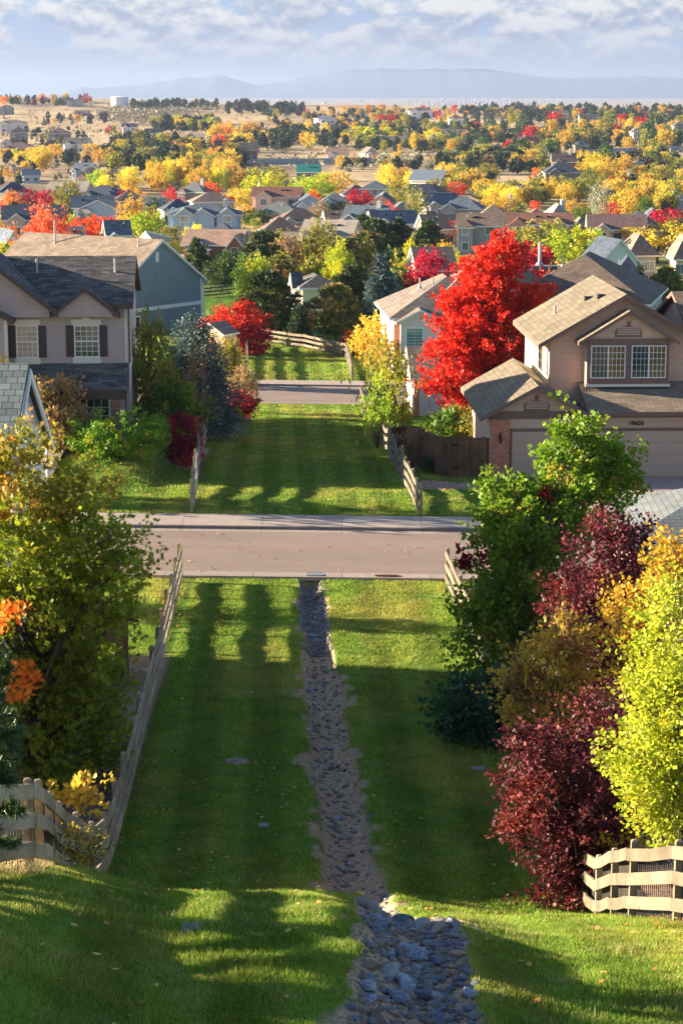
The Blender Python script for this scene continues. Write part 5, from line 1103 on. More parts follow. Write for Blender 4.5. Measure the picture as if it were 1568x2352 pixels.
# dark navy and brick house group on the right, nearer
for (u0, u1, vt, hh, rf, wl, lab, kd, yw, gb) in (
  (1372, 1458, 548, 6.5, 'navy', 'white', 'dark navy roofed house with white gable wall beyond the long roof', 'gy', 14, 0),
  (1398, 1466, 590, 5.6, 'navy', 'grey', 'low navy roofed garage wing with brick corner behind the lawn on the right', 'hip', -6, 0),
  (1440, 1500, 538, 5.8, 'warmgrey', 'grey', 'grey brown hip roof behind the navy roofed house', 'hip', 8, 0),
  (1545, 1590, 540, 6.0, 'umber', 'tanw', 'tan roof at the right edge behind the yellow tree', 'hip', 0, 0),
  (960, 1040, 570, 5.6, 'umber', 'tanw', 'brown roof partly hidden left of the great red maple', 'gx', 8, 0)):
    simple(u0, u1, vt, hh, rf, wl, lab, kd, yw, gb, 2, group='houses beyond the far road')
FAR = [ # u0,u1,vt,h,roof,wall,label,kind,storeys,yaw
 (936, 1012, 390, 7.5, 'metal', 'offwhite', 'cream metal barn with blue grey roof in the middle distance', 'gx', 1, -28, 'barn'),
 (683, 734, 378, 6.0, 'teal', 'white', 'white barn with a bright teal green roof by the far wall', 'gx', 1, -4, 'barn'),
 (166, 209, 374, 8.5, 'slate', 'bluew', 'bright blue house with slate roof left of the pink stucco buildings', 'gx', 2, -20, 'house'),
 (56, 94, 389, 5.0, 'metal', 'bluew', 'small pale blue shed near the big yellow cottonwood', 'gx', 1, 10, 'shed'),
 (180, 238, 385, 7.0, 'brown', 'pinkish', 'long pink stucco building with brown roof, left one of the two', 'hip', 1, 0, 'building'),
 (238, 300, 384, 7.5, 'charcoal', 'pinkish', 'pink stucco building with dark roof, right one of the two', 'hip', 1, -6, 'building'),
 (1250, 1330, 372, 11, 'navy', 'stone', 'large stone building with dark slate roof right of centre', 'hip', 2, 0, 'building'),
 (1268, 1320, 352, 11, 'brown', 'darkbr', 'brown roofed building with white chimneys behind the large stone one', 'gx', 2, 0, 'building'),
 (1438, 1466, 370, 7, 'pale', 'white', 'small white house with a white rooftop sign board on the right', 'gx', 1, -20, 'house'),
 (0, 60, 274, 9, 'warmgrey', 'offwhite', 'grey hillside house with balconies, highest of the left cluster', 'hip', 2, 0, 'house'),
 (0, 30, 240, 9, 'charcoal', 'stone', 'stone house at the left edge below the ridge', 'hip', 2, 0, 'house'),
 (25, 65, 292, 10, 'warmgrey', 'stone', 'grey stone house in the left hillside cluster', 'hip', 2, 8, 'house'),
 (112, 160, 294, 10, 'brown', 'stone', 'brown stone mansion with towers in the left hillside cluster', 'hip', 2, 0, 'house'),
 (145, 202, 316, 10, 'charcoal', 'white', 'modern white and black gabled house on the left hillside', 'gx', 2, -10, 'house'),
 (8, 82, 326, 7, 'maroon', 'darkbr', 'wide maroon roofed house in the left hillside cluster', 'hip', 1, 0, 'house'),
 (95, 145, 322, 8, 'brown', 'darkbr', 'brown roofed house left of the modern white and black one', 'hip', 1, 8, 'house'),
 (0, 30, 318, 7, 'pale', 'offwhite', 'pale roofed house at the far left edge of the hillside cluster', 'hip', 1, 0, 'house'),
 (50, 80, 216, 9, 'charcoal', 'grey', 'dark gabled house on the left ridge top', 'gx', 2, 0, 'house'),
 (155, 190, 227, 7, 'charcoal', 'grey', 'low dark house on the ridge left of the white water tank', 'gx', 1, 0, 'house'),
 (172, 206, 252, 5, 'brown', 'darkbr', 'long low brown building on the dry slope below the ridge houses', 'gx', 1, 0, 'building'),
 (281, 315, 283, 8, 'navy', 'white', 'white house with dark roof in the trees below the dry ridge', 'gx', 2, 0, 'house'),
 (335, 376, 294, 6, 'charcoal', 'white', 'low white house with grey roof in front of the dry slope', 'gx', 1, 14, 'house'),
 (510, 540, 230, 8, 'brown', 'darkbr', 'brown gabled house on the ridge beside the pines', 'gx', 1, -10, 'house'),
 (700, 720, 239, 9, 'charcoal', 'cream', 'cream gabled house on the ridge, left one of the pair', 'gy', 2, 16, 'house'),
 (726, 768, 233, 11, 'charcoal', 'cream', 'tall cream house with dark roofs on the ridge, right one of the pair', 'gy', 2, 16, 'house'),
 (730, 775, 264, 9, 'navy', 'white', 'white and navy house on the slope below the ridge pair', 'gy', 2, 16, 'house'),
 (938, 992, 246, 10, 'charcoal', 'white', 'large dark roofed white house on the central ridge', 'hip', 2, 0, 'house'),
 (1030, 1062, 263, 9, 'maroon', 'white', 'white house with maroon roof below the central ridge', 'hip', 2, 0, 'house'),
 (1008, 1070, 296, 6, 'brown', 'offwhite', 'long low brown roofed house with the big blue cone tree', 'gx', 1, -6, 'house'),
 (1180+90, 1180+125, 254, 8, 'charcoal', 'tanw', 'grey roofed house among pines on the right ridge', 'gx', 2, 0, 'house'),
 (1330, 1376, 262, 8, 'charcoal', 'cream', 'cream walled house among pines on the right ridge', 'gx', 1, 0, 'house'),
 (1198, 1236, 313, 8, 'redbrown', 'darkbr', 'red brown gabled house with chimney among the trees, right of centre', 'gx', 1, 0, 'house'),
 (1318, 1350, 322, 8, 'navy', 'stone', 'stone house with navy roof above the long pale wall', 'hip', 2, 0, 'house'),
 (1122, 1156, 328, 8, 'brown', 'tanw', 'tan gabled house beside the crimson shrub, right of centre', 'gy', 1, 20, 'house'),
 (868, 928, 312, 6, 'warmgrey', 'grey', 'low grey house behind the yellow tree in the middle distance', 'gx', 1, 0, 'house'),
 (838, 868, 337, 7, 'warmgrey', 'tanw', 'grey gabled house among silver shrubs in the middle distance', 'gy', 1, 20, 'house'),
 (1008, 1022, 383, 6, 'redbrown', 'redbrownw', 'small red brick hut behind the barn', 'gy', 1, 0, 'shed'),
 (750, 800, 340, 6, 'clay', 'offwhite', 'low house with clay roof left of the silver shrubs', 'gx', 1, 0, 'house'),
 (545, 590, 327, 8, 'brown', 'darkbr', 'brown barn like house right of the golden grove', 'gx', 1, 0, 'house'),
 (414, 438, 340, 5, 'pale', 'white', 'small white walled house left of the pink tree', 'gx', 1, 0, 'house'),
 (448, 470, 306, 4, 'pale', 'white', 'tiny white outbuilding among the evergreens', 'gx', 1, 0, 'shed'),
 (34, 68, 384, 5, 'maroon', 'maroonw', 'maroon shed left of the big yellow cottonwood', 'gx', 1, 0, 'shed'),
 (685, 735, 398, 5, 'navy', 'darkbr', 'dark brown roofed shed in front of the teal roofed barn', 'gx', 1, 0, 'shed'),
 (1448, 1470, 292, 9, 'warmgrey', 'offwhite', 'pale gabled house deep in the trees on the right hillside', 'gy', 2, 0, 'house'),
 (1545, 1572, 278, 10, 'charcoal', 'stone', 'grey gabled house at the right edge of the hillside', 'gy', 2, 0, 'house'),
]
for (u0, u1, vt, hh, rf, wl, lab, kd, st, yw, ct) in FAR:
    if wl == 'redbrownw': wl = DBRICK
    simple(u0, u1, vt, hh, rf, wl, lab, kd, yw, 0 if ct in ('barn', 'shed') else 1, 3 if ct == 'building' else 2, lab.find('chimney') >= 0, storeys=st, name={'barn': 'barn', 'shed': 'shed', 'building': 'large_building'}.get(ct, 'hillside_house'), cat=ct, group='buildings in the middle distance' if vt > 340 else 'houses on the far hillside', vents=0)
# water tank
x_, y_, z_ = ground(275, 243); dp = y_*CP-z_*SP; rad = 20/FPX*dp; m = MB(); n_ = 40; ht = 19/FPX*dp
ring = lambda r__, z: [(r__*math.cos(2*math.pi*k/n_), r__*math.sin(2*math.pi*k/n_), z) for k in range(n_)]
for (r0, z0_), (r1_, z1_) in (((rad, -3), (rad, ht)), ((rad*1.015, ht), (rad*1.015, ht*1.04)), ((rad*1.015, ht*1.04), (rad*.5, ht*1.11)), ((rad*.5, ht*1.11), (.01, ht*1.13))):
    A, B = ring(r0, z0_), ring(r1_, z1_)
    for k in range(n_): m.face([A[k], A[(k+1) % n_], B[(k+1) % n_], B[k]])
o = m.build('water_tank', m_plain('white_tank_paint', (.74, .74, .74), .6, .05, .2), loc=(x_, y_, Hs(x_, y_))); tag(o, 'large round white water tank on the left ridge', 'water tank')
# long pale wall and far roads
def ribbon_uv(name, pts, w_, hgt, mat, lab=None, cat=None, kind=None):
    m = MB(); Q = []
    for (u, v) in pts: Q.append(ground(u, v))
    P = []
    for (a, b) in zip(Q[:-1], Q[1:]):
        for k in range(8): P.append((a[0]+(b[0]-a[0])*k/8, a[1]+(b[1]-a[1])*k/8))
    P.append(Q[-1][:2])
    for a, b in zip(P[:-1], P[1:]):
        za, zb_ = Hs(*a), Hs(*b); d = Vector((b[0]-a[0], b[1]-a[1])).normalized(); n_ = Vector((-d.y, d.x))*w_/2
        q = [(a[0]-n_.x, a[1]-n_.y), (b[0]-n_.x, b[1]-n_.y), (b[0]+n_.x, b[1]+n_.y), (a[0]+n_.x, a[1]+n_.y)]; zz = [za, zb_, zb_, za]
        if hgt > .5: m.hexa([(p_[0], p_[1], z-1.5) for p_, z in zip(q, zz)]+[(p_[0], p_[1], z+hgt) for p_, z in zip(q, zz)])
        else: m.face([(p_[0], p_[1], Hs(*p_)+.35) for p_ in q])
    o = m.build(name, mat); return tag(o, lab, cat, kind=kind)
WALLM = m_plain('pale_wall_concrete', (.36, .37, .40), .9, .1, .1)
ribbon_uv('boundary_wall', [(570, 378), (680, 377), (778, 376), (905, 372)], .6, 2.6, WALLM, 'long pale concrete boundary wall, left stretch behind the teal roofed barn', 'wall')
ribbon_uv('boundary_wall', [(1325, 357), (1440, 352), (1575, 346)], .6, 2.8, WALLM, 'long pale concrete boundary wall, right stretch at the foot of the hillside', 'wall')
GR = m_plain('far_asphalt', (.20, .20, .23), .9, .1, .1)
ribbon_uv('far_lane', [(850, 262), (845, 285), (872, 310)], 9, .1, GR, kind='structure'); ribbon_uv('far_lane', [(930, 360), (1010, 356), (1100, 352)], 6, .1, GR, kind='structure')
# far town on the plain: white specks of houses
sp = MB(); rs = random.Random(8)
for k in range(420):
    u = rs.gauss(1085, 90) if k < 300 else rs.uniform(900, 1568); v = rs.uniform(228, 246) if k < 300 else rs.uniform(214, 222); x_, y_, z_ = ground(u, v)
    if y_ < 3500: continue
    s_ = y_*rs.uniform(.0003, .0007); sp.box(x_-s_, x_+s_, y_-s_, y_+s_, z_-3, z_+s_*rs.uniform(.7, 1.4))
o = sp.build('distant_town', m_plain('distant_town_walls', (.72, .70, .68), .8, .3, .01)); tag(o, 'pale specks of a far town on the plain below the mountains', 'town', kind='stuff')
# mountains
def mountains(name, pts, dist, colr, thick=2500):
    us = np.linspace(pts[0][0], pts[-1][0], 160); vs = np.interp(us, [p_[0] for p_ in pts], [p_[1] for p_ in pts]); vs = vs+2.6*vnoise(us, us*0, 31, 2)+1.5*vnoise(us, us*0, 13, 5)+.8*vnoise(us, us*0, 5, 3); rows = 9; V = []; F = []
    for i, (u, v) in enumerate(zip(us, vs)):
        top = ZV(v, dist); base = -110.
        for j in range(rows):
            t = j/(rows-1); yy = dist-thick*(1-t); zz = base+(top-base)*t**1.5*(1+.10*math.sin(i*.7+j*2.1)*(1-t)); V.append((XU(u, dist, top), yy, zz))
    for i in range(len(us)-1):
        for j in range(rows-1): a = i*rows+j; F.append((a, a+rows, a+rows+1, a+1))
    for i in range(len(us)): V.append((V[i*rows][0], dist+thick, -110.))
    nb = len(us)*rows
    for i in range(len(us)-1): F.append((i*rows+rows-1, (i+1)*rows+rows-1, nb+i+1, nb+i))
    me = bpy.data.meshes.new(name); me.from_pydata(V, [], F); me.update(); o = link(name, me, [colr], kind='structure'); me.polygons.foreach_set('use_smooth', [True]*len(F)); return o
MTN = m_plain('mountain_slopes', (.10, .12, .16), .95, .25, .0012, .05)
mountains('mountains', [(120, 224), (170, 206), (195, 198), (215, 203), (330, 195), (380, 185), (425, 178), (470, 176), (500, 172), (530, 178), (580, 194), (640, 192), (700, 175), (740, 170), (780, 164), (815, 158), (860, 156), (950, 158), (1040, 157), (1110, 157), (1170, 164), (1215, 170), (1250, 178), (1400, 176), (1600, 177)], 24500, MTN)
# ------------------------------------------------------------------ near trees
TW = []
def near_crown(seed, lobes, per, ls, shape, cl=.28, n_per_m3=None, **kw):
    """several overlapping lobes: (cx, cy, cz, rx, rz, clusters)"""
    Vs, rs_, Cs = [], [], []
    for i, (cx, cy, cz, rx, rz, n_) in enumerate(lobes):
        V, k, rn, C_ = crown(seed+i*5, n_, per, rx, -rz, 2*rz, kw.get('prof', 'round'), ls, shape, cl=cl/rx, lump=kw.get('lump', .35), droop=kw.get('droop', -.2), axis_up=kw.get('axis_up', 0), out_bias=kw.get('ob', .5))
        o_ = np.array([cx, cy, cz]); TW.append((crown.shoots[0]+o_, crown.shoots[1])); Vs.append(V+o_); rs_.append(rn); Cs.append(C_+o_)
    return np.concatenate(Vs), k, np.concatenate(rs_), np.concatenate(Cs)
def P3(u, v, y): z = ZV(v, y); return np.array([XU(u, y, z), y, z])
def lobes_at(y0, base, items):
    """items: (u, v, half width px, half height px, clusters, dy)"""
    L = []
    for (u, v, hw, hh, n_, dy) in items:
        p_ = P3(u, v, y0+dy); s_ = (p_[1]*CP-p_[2]*SP)/FPX; L.append((p_[0]-base[0], p_[1]-base[1], p_[2]-base[2]-.12*hh*s_, hw*s_*.80, hh*s_*.80, n_))
    return L
def near_tree(name, label, cat, u, y, items, mat, per, ls, shape, r0, seed, extra=(), bark='brown', nl=26, lean=None, group=None, top=None, **kw):
    z = Hs(XU(u, y, ZV(1500, y)), y); x = XU(u, y, z); z = Hs(x, y); base = (x, y, z); TW.clear(); V, k, rn, C_ = near_crown(seed, lobes_at(y, base, items), per, ls, shape, **kw)
    m = MB(); cx = C_.mean(0)
    for (q0, q1) in TW:
        for b0, b1 in list(zip(q0, q1))[::3]: m.tube([tuple(b0-b1*.5), tuple(b0+b1*.35), tuple(b0+b1*.95)], [r0*.09+.003, r0*.07+.002, .003], 3)
    TW.clear(); limbs(m, seed, r0, .6, C_, nl, lean or (cx[0]*.8, cx[1]*.8), top=top or C_[:, 2].max()*.85, twig=.45)
    fol = [('foliage', V, k, rn, mat)]
    for j, (items2, mat2, nm2) in enumerate(extra):
        V2, k2, rn2, C2 = near_crown(seed+77+j, lobes_at(y, base, items2), per, ls, shape, **(dict(kw, cl=.16) if 'orange' in nm2 or 'red' in nm2 else kw)); fol.append((nm2, V2, k2, rn2, mat2))
    return custom_tree(name, label, cat, x, y, fol, m, group=group, bark=bark)
OAKM = m_leaf('oak_leaves', (.12, .21, .012), (.38, .45, .025), (.62, .50, .03), .5, spec=.4, nsc=.55, rough=.55, pos3=.66)
OAKTOP = m_leaf('oak_top_leaves', (.16, .20, .015), (.50, .44, .03), (.66, .36, .04), .4, spec=.4, nsc=.9, rough=.55, pos3=.58)
ORLEAF = m_leaf('orange_oak_leaves', (.72, .13, .015), (.90, .24, .03), None, .4)
near_tree('oak_tree', 'large oak turning from green to gold at the left, with orange leaf patches', 'tree', 95, 46.0,
  [(50, 1260, 190, 130, 170, 0), (190, 1290, 145, 100, 120, 0), (70, 1430, 200, 120, 170, 0), (215, 1400, 75, 60, 40, -.5), (185, 1560, 100, 90, 74, .2), (60, 1600, 150, 110, 110, 0), (195, 1680, 80, 80, 50, .2), (130, 1740, 130, 80, 80, .2), (215, 1610, 55, 60, 26, 0), (150, 1790, 60, 40, 20, -.4)],
  OAKM, 30, .155, 'oak', .16, 301, extra=[([(40, 1130, 110, 90, 80, .3), (150, 1170, 60, 60, 26, 0), (215, 1130, 30, 30, 5, 0), (30, 1040, 60, 60, 26, .2)], OAKTOP, 'gold_foliage'), ([(56, 1575, 24, 26, 8, -2.2), (12, 1430, 14, 30, 4, -2.4)], ORLEAF, 'orange_foliage')], nl=110, lump=.6, cl=.25, ob=.35)
GT = m_leaf('glossy_green_leaves', (.08, .19, .010), (.27, .40, .022), (.48, .36, .05), .42, spec=.3, nsc=.9, rough=.55, pos3=.66)
near_tree('pear_tree', 'tall glossy green tree right of the near road with upright leaders', 'tree', 1160, 54.5,
  [(1230, 1215, 105, 105, 150, 0), (1310, 1100, 75, 80, 80, .3), (1335, 1045, 66, 52, 60, .8), (1322, 992, 32, 34, 20, .3), (1415, 1075, 40, 30, 22, .8), (1160, 1160, 55, 85, 56, 0), (1175, 1300, 90, 110, 110, -.3), (1240, 1340, 120, 110, 130, 0), (1140, 1440, 75, 85, 76, -.3), (1200, 1450, 100, 80, 90, 0), (1330, 1170, 85, 70, 60, .8), (1400, 1120, 55, 60, 36, .8), (1115, 1530, 60, 40, 26, -.2)],
  GT, 30, .125, 'round', .15, 320, bark='pale', nl=120, lump=.6, cl=.22, ob=.35,
  extra=[([(1085, 1285, 22, 30, 8, -.6), (1240, 1150, 20, 20, 2, 0)], LM['darkred'], 'red_foliage')], lean=(1.0, .2), top=4.2)
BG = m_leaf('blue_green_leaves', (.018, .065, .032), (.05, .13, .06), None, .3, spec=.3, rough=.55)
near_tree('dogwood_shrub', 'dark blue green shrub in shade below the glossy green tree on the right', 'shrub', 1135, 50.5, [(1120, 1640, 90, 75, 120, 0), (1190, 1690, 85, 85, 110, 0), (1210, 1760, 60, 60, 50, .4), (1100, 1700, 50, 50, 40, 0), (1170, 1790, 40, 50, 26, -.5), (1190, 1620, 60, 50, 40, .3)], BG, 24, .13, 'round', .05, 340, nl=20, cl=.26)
PLUM = m_leaf('plum_leaves', (.05, .012, .014), (.19, .028, .032), (.30, .07, .05), .3, spec=.3, nsc=.8, rough=.55)
near_tree('plum_tree', 'tall purple leaved plum tree between the glossy green tree and the golden ones', 'tree', 1400, 49.0, [(1390, 1330, 95, 95, 110, 0), (1350, 1400, 95, 70, 70, 0), (1440, 1420, 85, 80, 80, .2), (1360, 1470, 80, 60, 60, 0), (1410, 1560, 80, 90, 80, 0), (1440, 1250, 40, 60, 30, .2), (1400, 1230, 40, 35, 18, .1), (1290, 1400, 40, 20, 10, -.2), (1460, 1330, 60, 50, 26, 0)], PLUM, 30, .12, 'diamond', .09, 360, nl=130, cl=.2, lump=.6, bark='grey', ob=.45)
near_tree('plum_bush', 'low dark purple plum bush spreading over the lawn by the near right fence', 'shrub', 1300, 38.9, [(1320, 1830, 140, 130, 190, 0), (1240, 1900, 85, 90, 80, -.1), (1350, 1950, 110, 110, 130, 0), (1430, 1860, 60, 90, 60, .5), (1290, 1730, 90, 60, 60, .2), (1380, 1740, 70, 70, 50, 1.0), (1400, 1640, 60, 60, 36, 2.0), (1300, 2040, 75, 65, 60, 0), (1370, 2010, 70, 80, 60, .1), (1230, 1760, 70, 60, 44, 0), (1380, 1860, 70, 80, 60, .2), (1210, 1830, 40, 20, 10, -.3)], PLUM, 26, .105, 'diamond', .07, 380, nl=110, cl=.18, lump=.6, bark='grey', ob=.45)
AMB2 = m_leaf('amber_small_leaves', (.40, .24, .03), (.68, .44, .06), (.30, .14, .04), .4, spec=.4, nsc=1.2)
near_tree('aspen_tree', 'amber leaved tree behind the low purple plum bush', 'tree', 1330, 44.5, [(1260, 1560, 90, 110, 120, -.3), (1250, 1660, 80, 80, 80, -.3), (1225, 1600, 60, 60, 40, -.6), (1330, 1690, 110, 110, 120, 0), (1300, 1480, 60, 60, 40, 0), (1400, 1740, 70, 90, 80, 0), (1460, 1830, 80, 90, 80, .2), (1420, 1960, 70, 50, 50, .2), (1450, 1640, 60, 90, 50, 0)], AMB2, 22, .095, 'round', .08, 400, nl=110, cl=.2, lump=.6, bark='grey', ob=.45)
GOLD2 = m_leaf('gold_small_leaves', (.46, .26, .02), (.68, .42, .045), (.5, .36, .04), .45, nsc=1.5)
near_tree('golden_aspen', 'slender golden orange aspen spires between the plum and the lime poplar', 'tree', 1490, 43.0, [(1530, 1320, 36, 70, 40, .5), (1480, 1420, 36, 70, 40, 0), (1420, 1410, 30, 30, 14, 0), (1440, 1480, 60, 60, 36, 0), (1560, 1290, 26, 50, 18, .5), (1470, 1560, 50, 60, 34, 0), (1540, 1420, 40, 60, 26, .5)], GOLD2, 22, .095, 'round', .06, 420, nl=40, cl=.22, axis_up=.3, bark='grey')
POP = m_leaf('poplar_leaves', (.30, .35, .02), (.58, .56, .05), (.70, .52, .04), .5, spec=.3, nsc=1.6, rough=.55, pos3=.66)
near_tree('poplar_tree', 'bright lime yellow poplar at the right edge behind the near right fence', 'tree', 1560, 34.5, [(1550, 1500, 80, 120, 110, 0), (1530, 1600, 70, 60, 50, 0), (1560, 1640, 110, 120, 120, 0), (1510, 1750, 90, 90, 90, 0), (1560, 1810, 100, 100, 100, 0), (1480, 1820, 60, 50, 40, -.1), (1530, 1910, 60, 40, 26, -.2), (1560, 1400, 50, 60, 30, .2), (1450, 1720, 30, 30, 12, 0)], POP, 26, .078, 'round', .09, 440, nl=60, cl=.20, bark='grey', ob=.4, lump=.7)
near_tree('golden_sapling', 'small golden leaf cluster above the corner of the near right fence', 'shrub', 1430, 38.2, [(1430, 1950, 30, 26, 12, 0), (1400, 1975, 20, 16, 5, 0)], GOLD2, 20, .08, 'round', .02, 460, nl=6)
near_tree('golden_shrub', 'small green and gold shrub growing against the near left fence boards', 'shrub', 178, 31.0, [(178, 1945, 26, 34, 22, 0), (185, 1985, 20, 30, 14, 0)], m_leaf('green_gold_leaves', (.10, .15, .02), (.42, .34, .03), (.6, .42, .03), .4, nsc=4), 20, .06, 'diamond', .012, 470, nl=8, cl=.12)
near_tree('yellow_branch_shrub', 'yellow leaved shrub hanging over the near left fence below the oak', 'shrub', 175, 40.5, [(180, 1835, 28, 24, 12, 0), (198, 1868, 18, 18, 5, 0)], LM['gold'], 18, .13, 'maple', .03, 480, nl=10, cl=.2)
# pine boughs at the left edge: long needles in bottle brush tufts
NEED = m_leaf('long_pine_needles', (.04, .085, .022), (.14, .20, .06), None, .15, spec=.4, rough=.4)
def edge_pine():
    x, y = -6.5, 25.0; z = Hs(x, y); g_ = np.random.default_rng(77); m = MB(); pos = []; ax = []
    m.tube([(0, 0, -.3), (.05, .1, 2.0), (0, .1, 4.2)], [.14, .11, .05], 8)
    for (u, v, dy) in ((5, 1560, 0), (0, 1650, .3), (28, 1690, -.2), (0, 1740, 0), (-20, 1600, .2), (-20, 1770, 0), (10, 1790, -.3), (25, 1860, -.6), (12, 1930, -.9), (-15, 1880, -.4), (-20, 1500, .3), (5, 1690, .5), (-40, 1700, .2), (-30, 1640, 0), (15, 1770, .4)):
        e = P3(u-26, v, y+dy)-np.array([x, y, z]); s_ = np.array([0, .05, max(.5, min(4.0, e[2]-.5))]); mid = (s_+e)/2+np.array([0, 0, .12]); m.tube([tuple(s_), tuple(mid), tuple(e)], [.035, .025, .01], 5)
        for t_, c in ((1, e), (.8, mid*.4+e*.6), (.6, mid*.8+e*.2)):
            d = (e-mid)/np.linalg.norm(e-mid)
            for b in range(3):
                dd = d+g_.normal(size=3)*.45; dd /= np.linalg.norm(dd); n_ = 150; s2 = g_.random(n_)*.32; p_ = c+dd*s2[:, None]; rad = g_.normal(size=(n_, 3)); rad -= dd*(rad@dd)[:, None]; rad /= np.linalg.norm(rad, axis=1)[:, None]; pos.append(p_); ax.append(dd*.75+rad)
    V, k = leaves(np.concatenate(pos), np.concatenate(ax), g_, .13, 'needle'); return custom_tree('pine_tree', 'long needled pine reaching in at the left edge in front of the oak', 'pine', x, y, [('needles', V, k, g_.random(len(V)//k), NEED)], m)
edge_pine()
# great red maple
REDM = m_leaf('great_maple_leaves', (.48, .006, .014), (.82, .022, .024), (.88, .10, .05), .42, spec=.35, nsc=1.1, pos3=.64)
near_tree('red_maple_tree', 'great bright red maple in the middle distance beside the tan house', 'tree', 1130, 116, [(1150, 610, 50, 60, 90, 0), (1105, 640, 60, 60, 90, 0), (1130, 700, 90, 80, 190, 0), (1060, 740, 60, 60, 90, 0), (1190, 700, 70, 60, 100, .5), (1230, 690, 45, 30, 34, 1), (1110, 790, 100, 80, 200, 0), (1180, 770, 80, 70, 120, .5), (1040, 810, 55, 45, 60, -.5), (1090, 860, 90, 60, 120, 0), (1160, 850, 80, 60, 90, .5), (1020, 880, 50, 35, 40, -1), (1080, 920, 70, 40, 60, -.5), (1040, 700, 30, 30, 24, 0), (1150, 560, 26, 26, 20, 0)], REDM, 36, .17, 'maple', .17, 500, nl=170, cl=.24, lump=.8, ob=.32)
# blue spruce left
def near_conifer(name, label, u, y, vt, wpx, mat, seed, cat='spruce', **kw):
    z = Hs(XU(u, y, ZV(1000, y)), y); x = XU(u, y, z); h = ZV(vt, y)-z; rx = wpx/2/FPX*(y*CP-z*SP); V, k, rn = conifer(seed, kw.get('levels', 30), kw.get('nb', 20), rx, h, .3, kw.get('ls', .2), per=kw.get('per', 40), droop=kw.get('droop', .22), pw=kw.get('pw', .72), sp=.075)
    m = MB(); m.tube([(0, 0, -.2), (0, 0, h*.95)], [.16, .02], 8); return custom_tree(name, label, cat, x, y, [('needles', V, k, rn, mat)], m)
near_conifer('blue_spruce', 'blue spruce left of the belt behind the hedge, silvery at the top', 446, 112, 728, 215, m_leaf('near_spruce_needles', (.022, .05, .055), (.09, .135, .135), (.17, .23, .21), .12, nsc=1.2), 520, levels=36, per=64, pw=.52, ls=.17)

# left of the belt, beyond the near road
G1 = 'garden shrubs beside the lilac house'
TY(125, 93.8, 868, 135, 'bush', 'brownleaf', 'golden brown shrub between the shake roof and the lilac house', group=G1, lod=2)
TY(105, 96.0, 950, 120, 'bush', 'olive', 'olive brown bush at the foot of the golden brown shrub', group=G1, lod=2)
HEDGE = m_leaf('hedge_leaves', (.06, .17, .010), (.24, .42, .015), (.50, .50, .04), .35, spec=.4, nsc=1.2, pos3=.62)
near_tree('clipped_hedge', 'rounded bright green hedge in front of the lilac house porch', 'hedge', 275, 92.5, [(215, 1000, 60, 58, 120, 0), (280, 995, 70, 62, 150, 0), (340, 1000, 50, 55, 90, 0), (250, 1020, 80, 50, 90, -.3), (320, 1030, 60, 34, 50, -.3)], HEDGE, 30, .10, 'diamond', .05, 540, nl=8, cl=.14, ob=.3, lump=.12, top=1.0)
TY(352, 101, 735, 100, 'oval', 'olive', 'olive green tree between the lilac house and the blue spruce', lod=2); TY(375, 104, 850, 110, 'bush', 'green', 'green shrub below the olive tree, left of the blue spruce', group=G1, lod=2)
TY(395, 99, 880, 130, 'bush', 'green', 'leafy green bush at the right end of the hedge', group=G1, lod=2); TY(450, 101, 820, 60, 'sparse', 'brownleaf', 'thin shrub with brown leaves in front of the blue spruce', group=G1, lod=2)

MAG = m_leaf('magenta_leaves', (.16, .01, .04), (.42, .02, .09), (.70, .06, .14), .4)
LM['magenta'] = MAG
TY(418, 97.5, 952, 76, 'bush', 'magenta', 'small magenta leaved tree at the end of the grey board fence', lod=2, name='small_tree')
TY(560, 128, 850, 70, 'flame', 'brownleaf', 'thin brown leaved tree right of the blue spruce', lod=2); TY(550, 126, 900, 80, 'bush', 'darkred', 'russet shrub right of the blue spruce at the edge of the belt', lod=2, group=G1)
TY(525, 132, 790, 80, 'flame', 'olive', 'olive brown tree just behind the blue spruce', lod=2); TY(535, 124, 940, 46, 'bush', 'yellowgreen', 'low yellow green shrub under the russet shrub', lod=2, group=G1)
TY(505, 148, 770, 70, 'bush', 'amber', 'golden hedge plant beside the small grey shed', lod=1)
# right side between the roads
TY(880, 113, 765, 110, 'sparse', 'olive', 'slender olive green aspen left of the small tan garage', lod=2); TY(868, 108, 880, 90, 'sparse', 'lime', 'sparse lime green aspen at the right fence of the belt', lod=2)
TY(905, 116, 850, 90, 'sparse', 'yellowgreen', 'pale leaved aspen closest to the small tan garage', lod=2)
TY(855, 165, 735, 90, 'oval', 'amber', 'amber gold tree beyond the far road right of the belt', lod=1); TY(880, 158, 780, 80, 'flame', 'amber', 'amber tree in front of the teal shuttered window', lod=1)
TY(1030, 104, 940, 110, 'bush', 'green', 'leafy green bush under the great red maple', lod=2); TY(945, 97.5, 975, 60, 'sparse', 'brownleaf', 'small orange brown shrub left of the wooden gate', lod=2); TY(1075, 103, 955, 70, 'bush', 'olive', 'olive bush between the great red maple and the tan house', lod=2)
TY(985, 95.6, 1052, 26, 'bush', 'darkgreen', 'tiny dark bush at the foot of the wooden fence', lod=1)
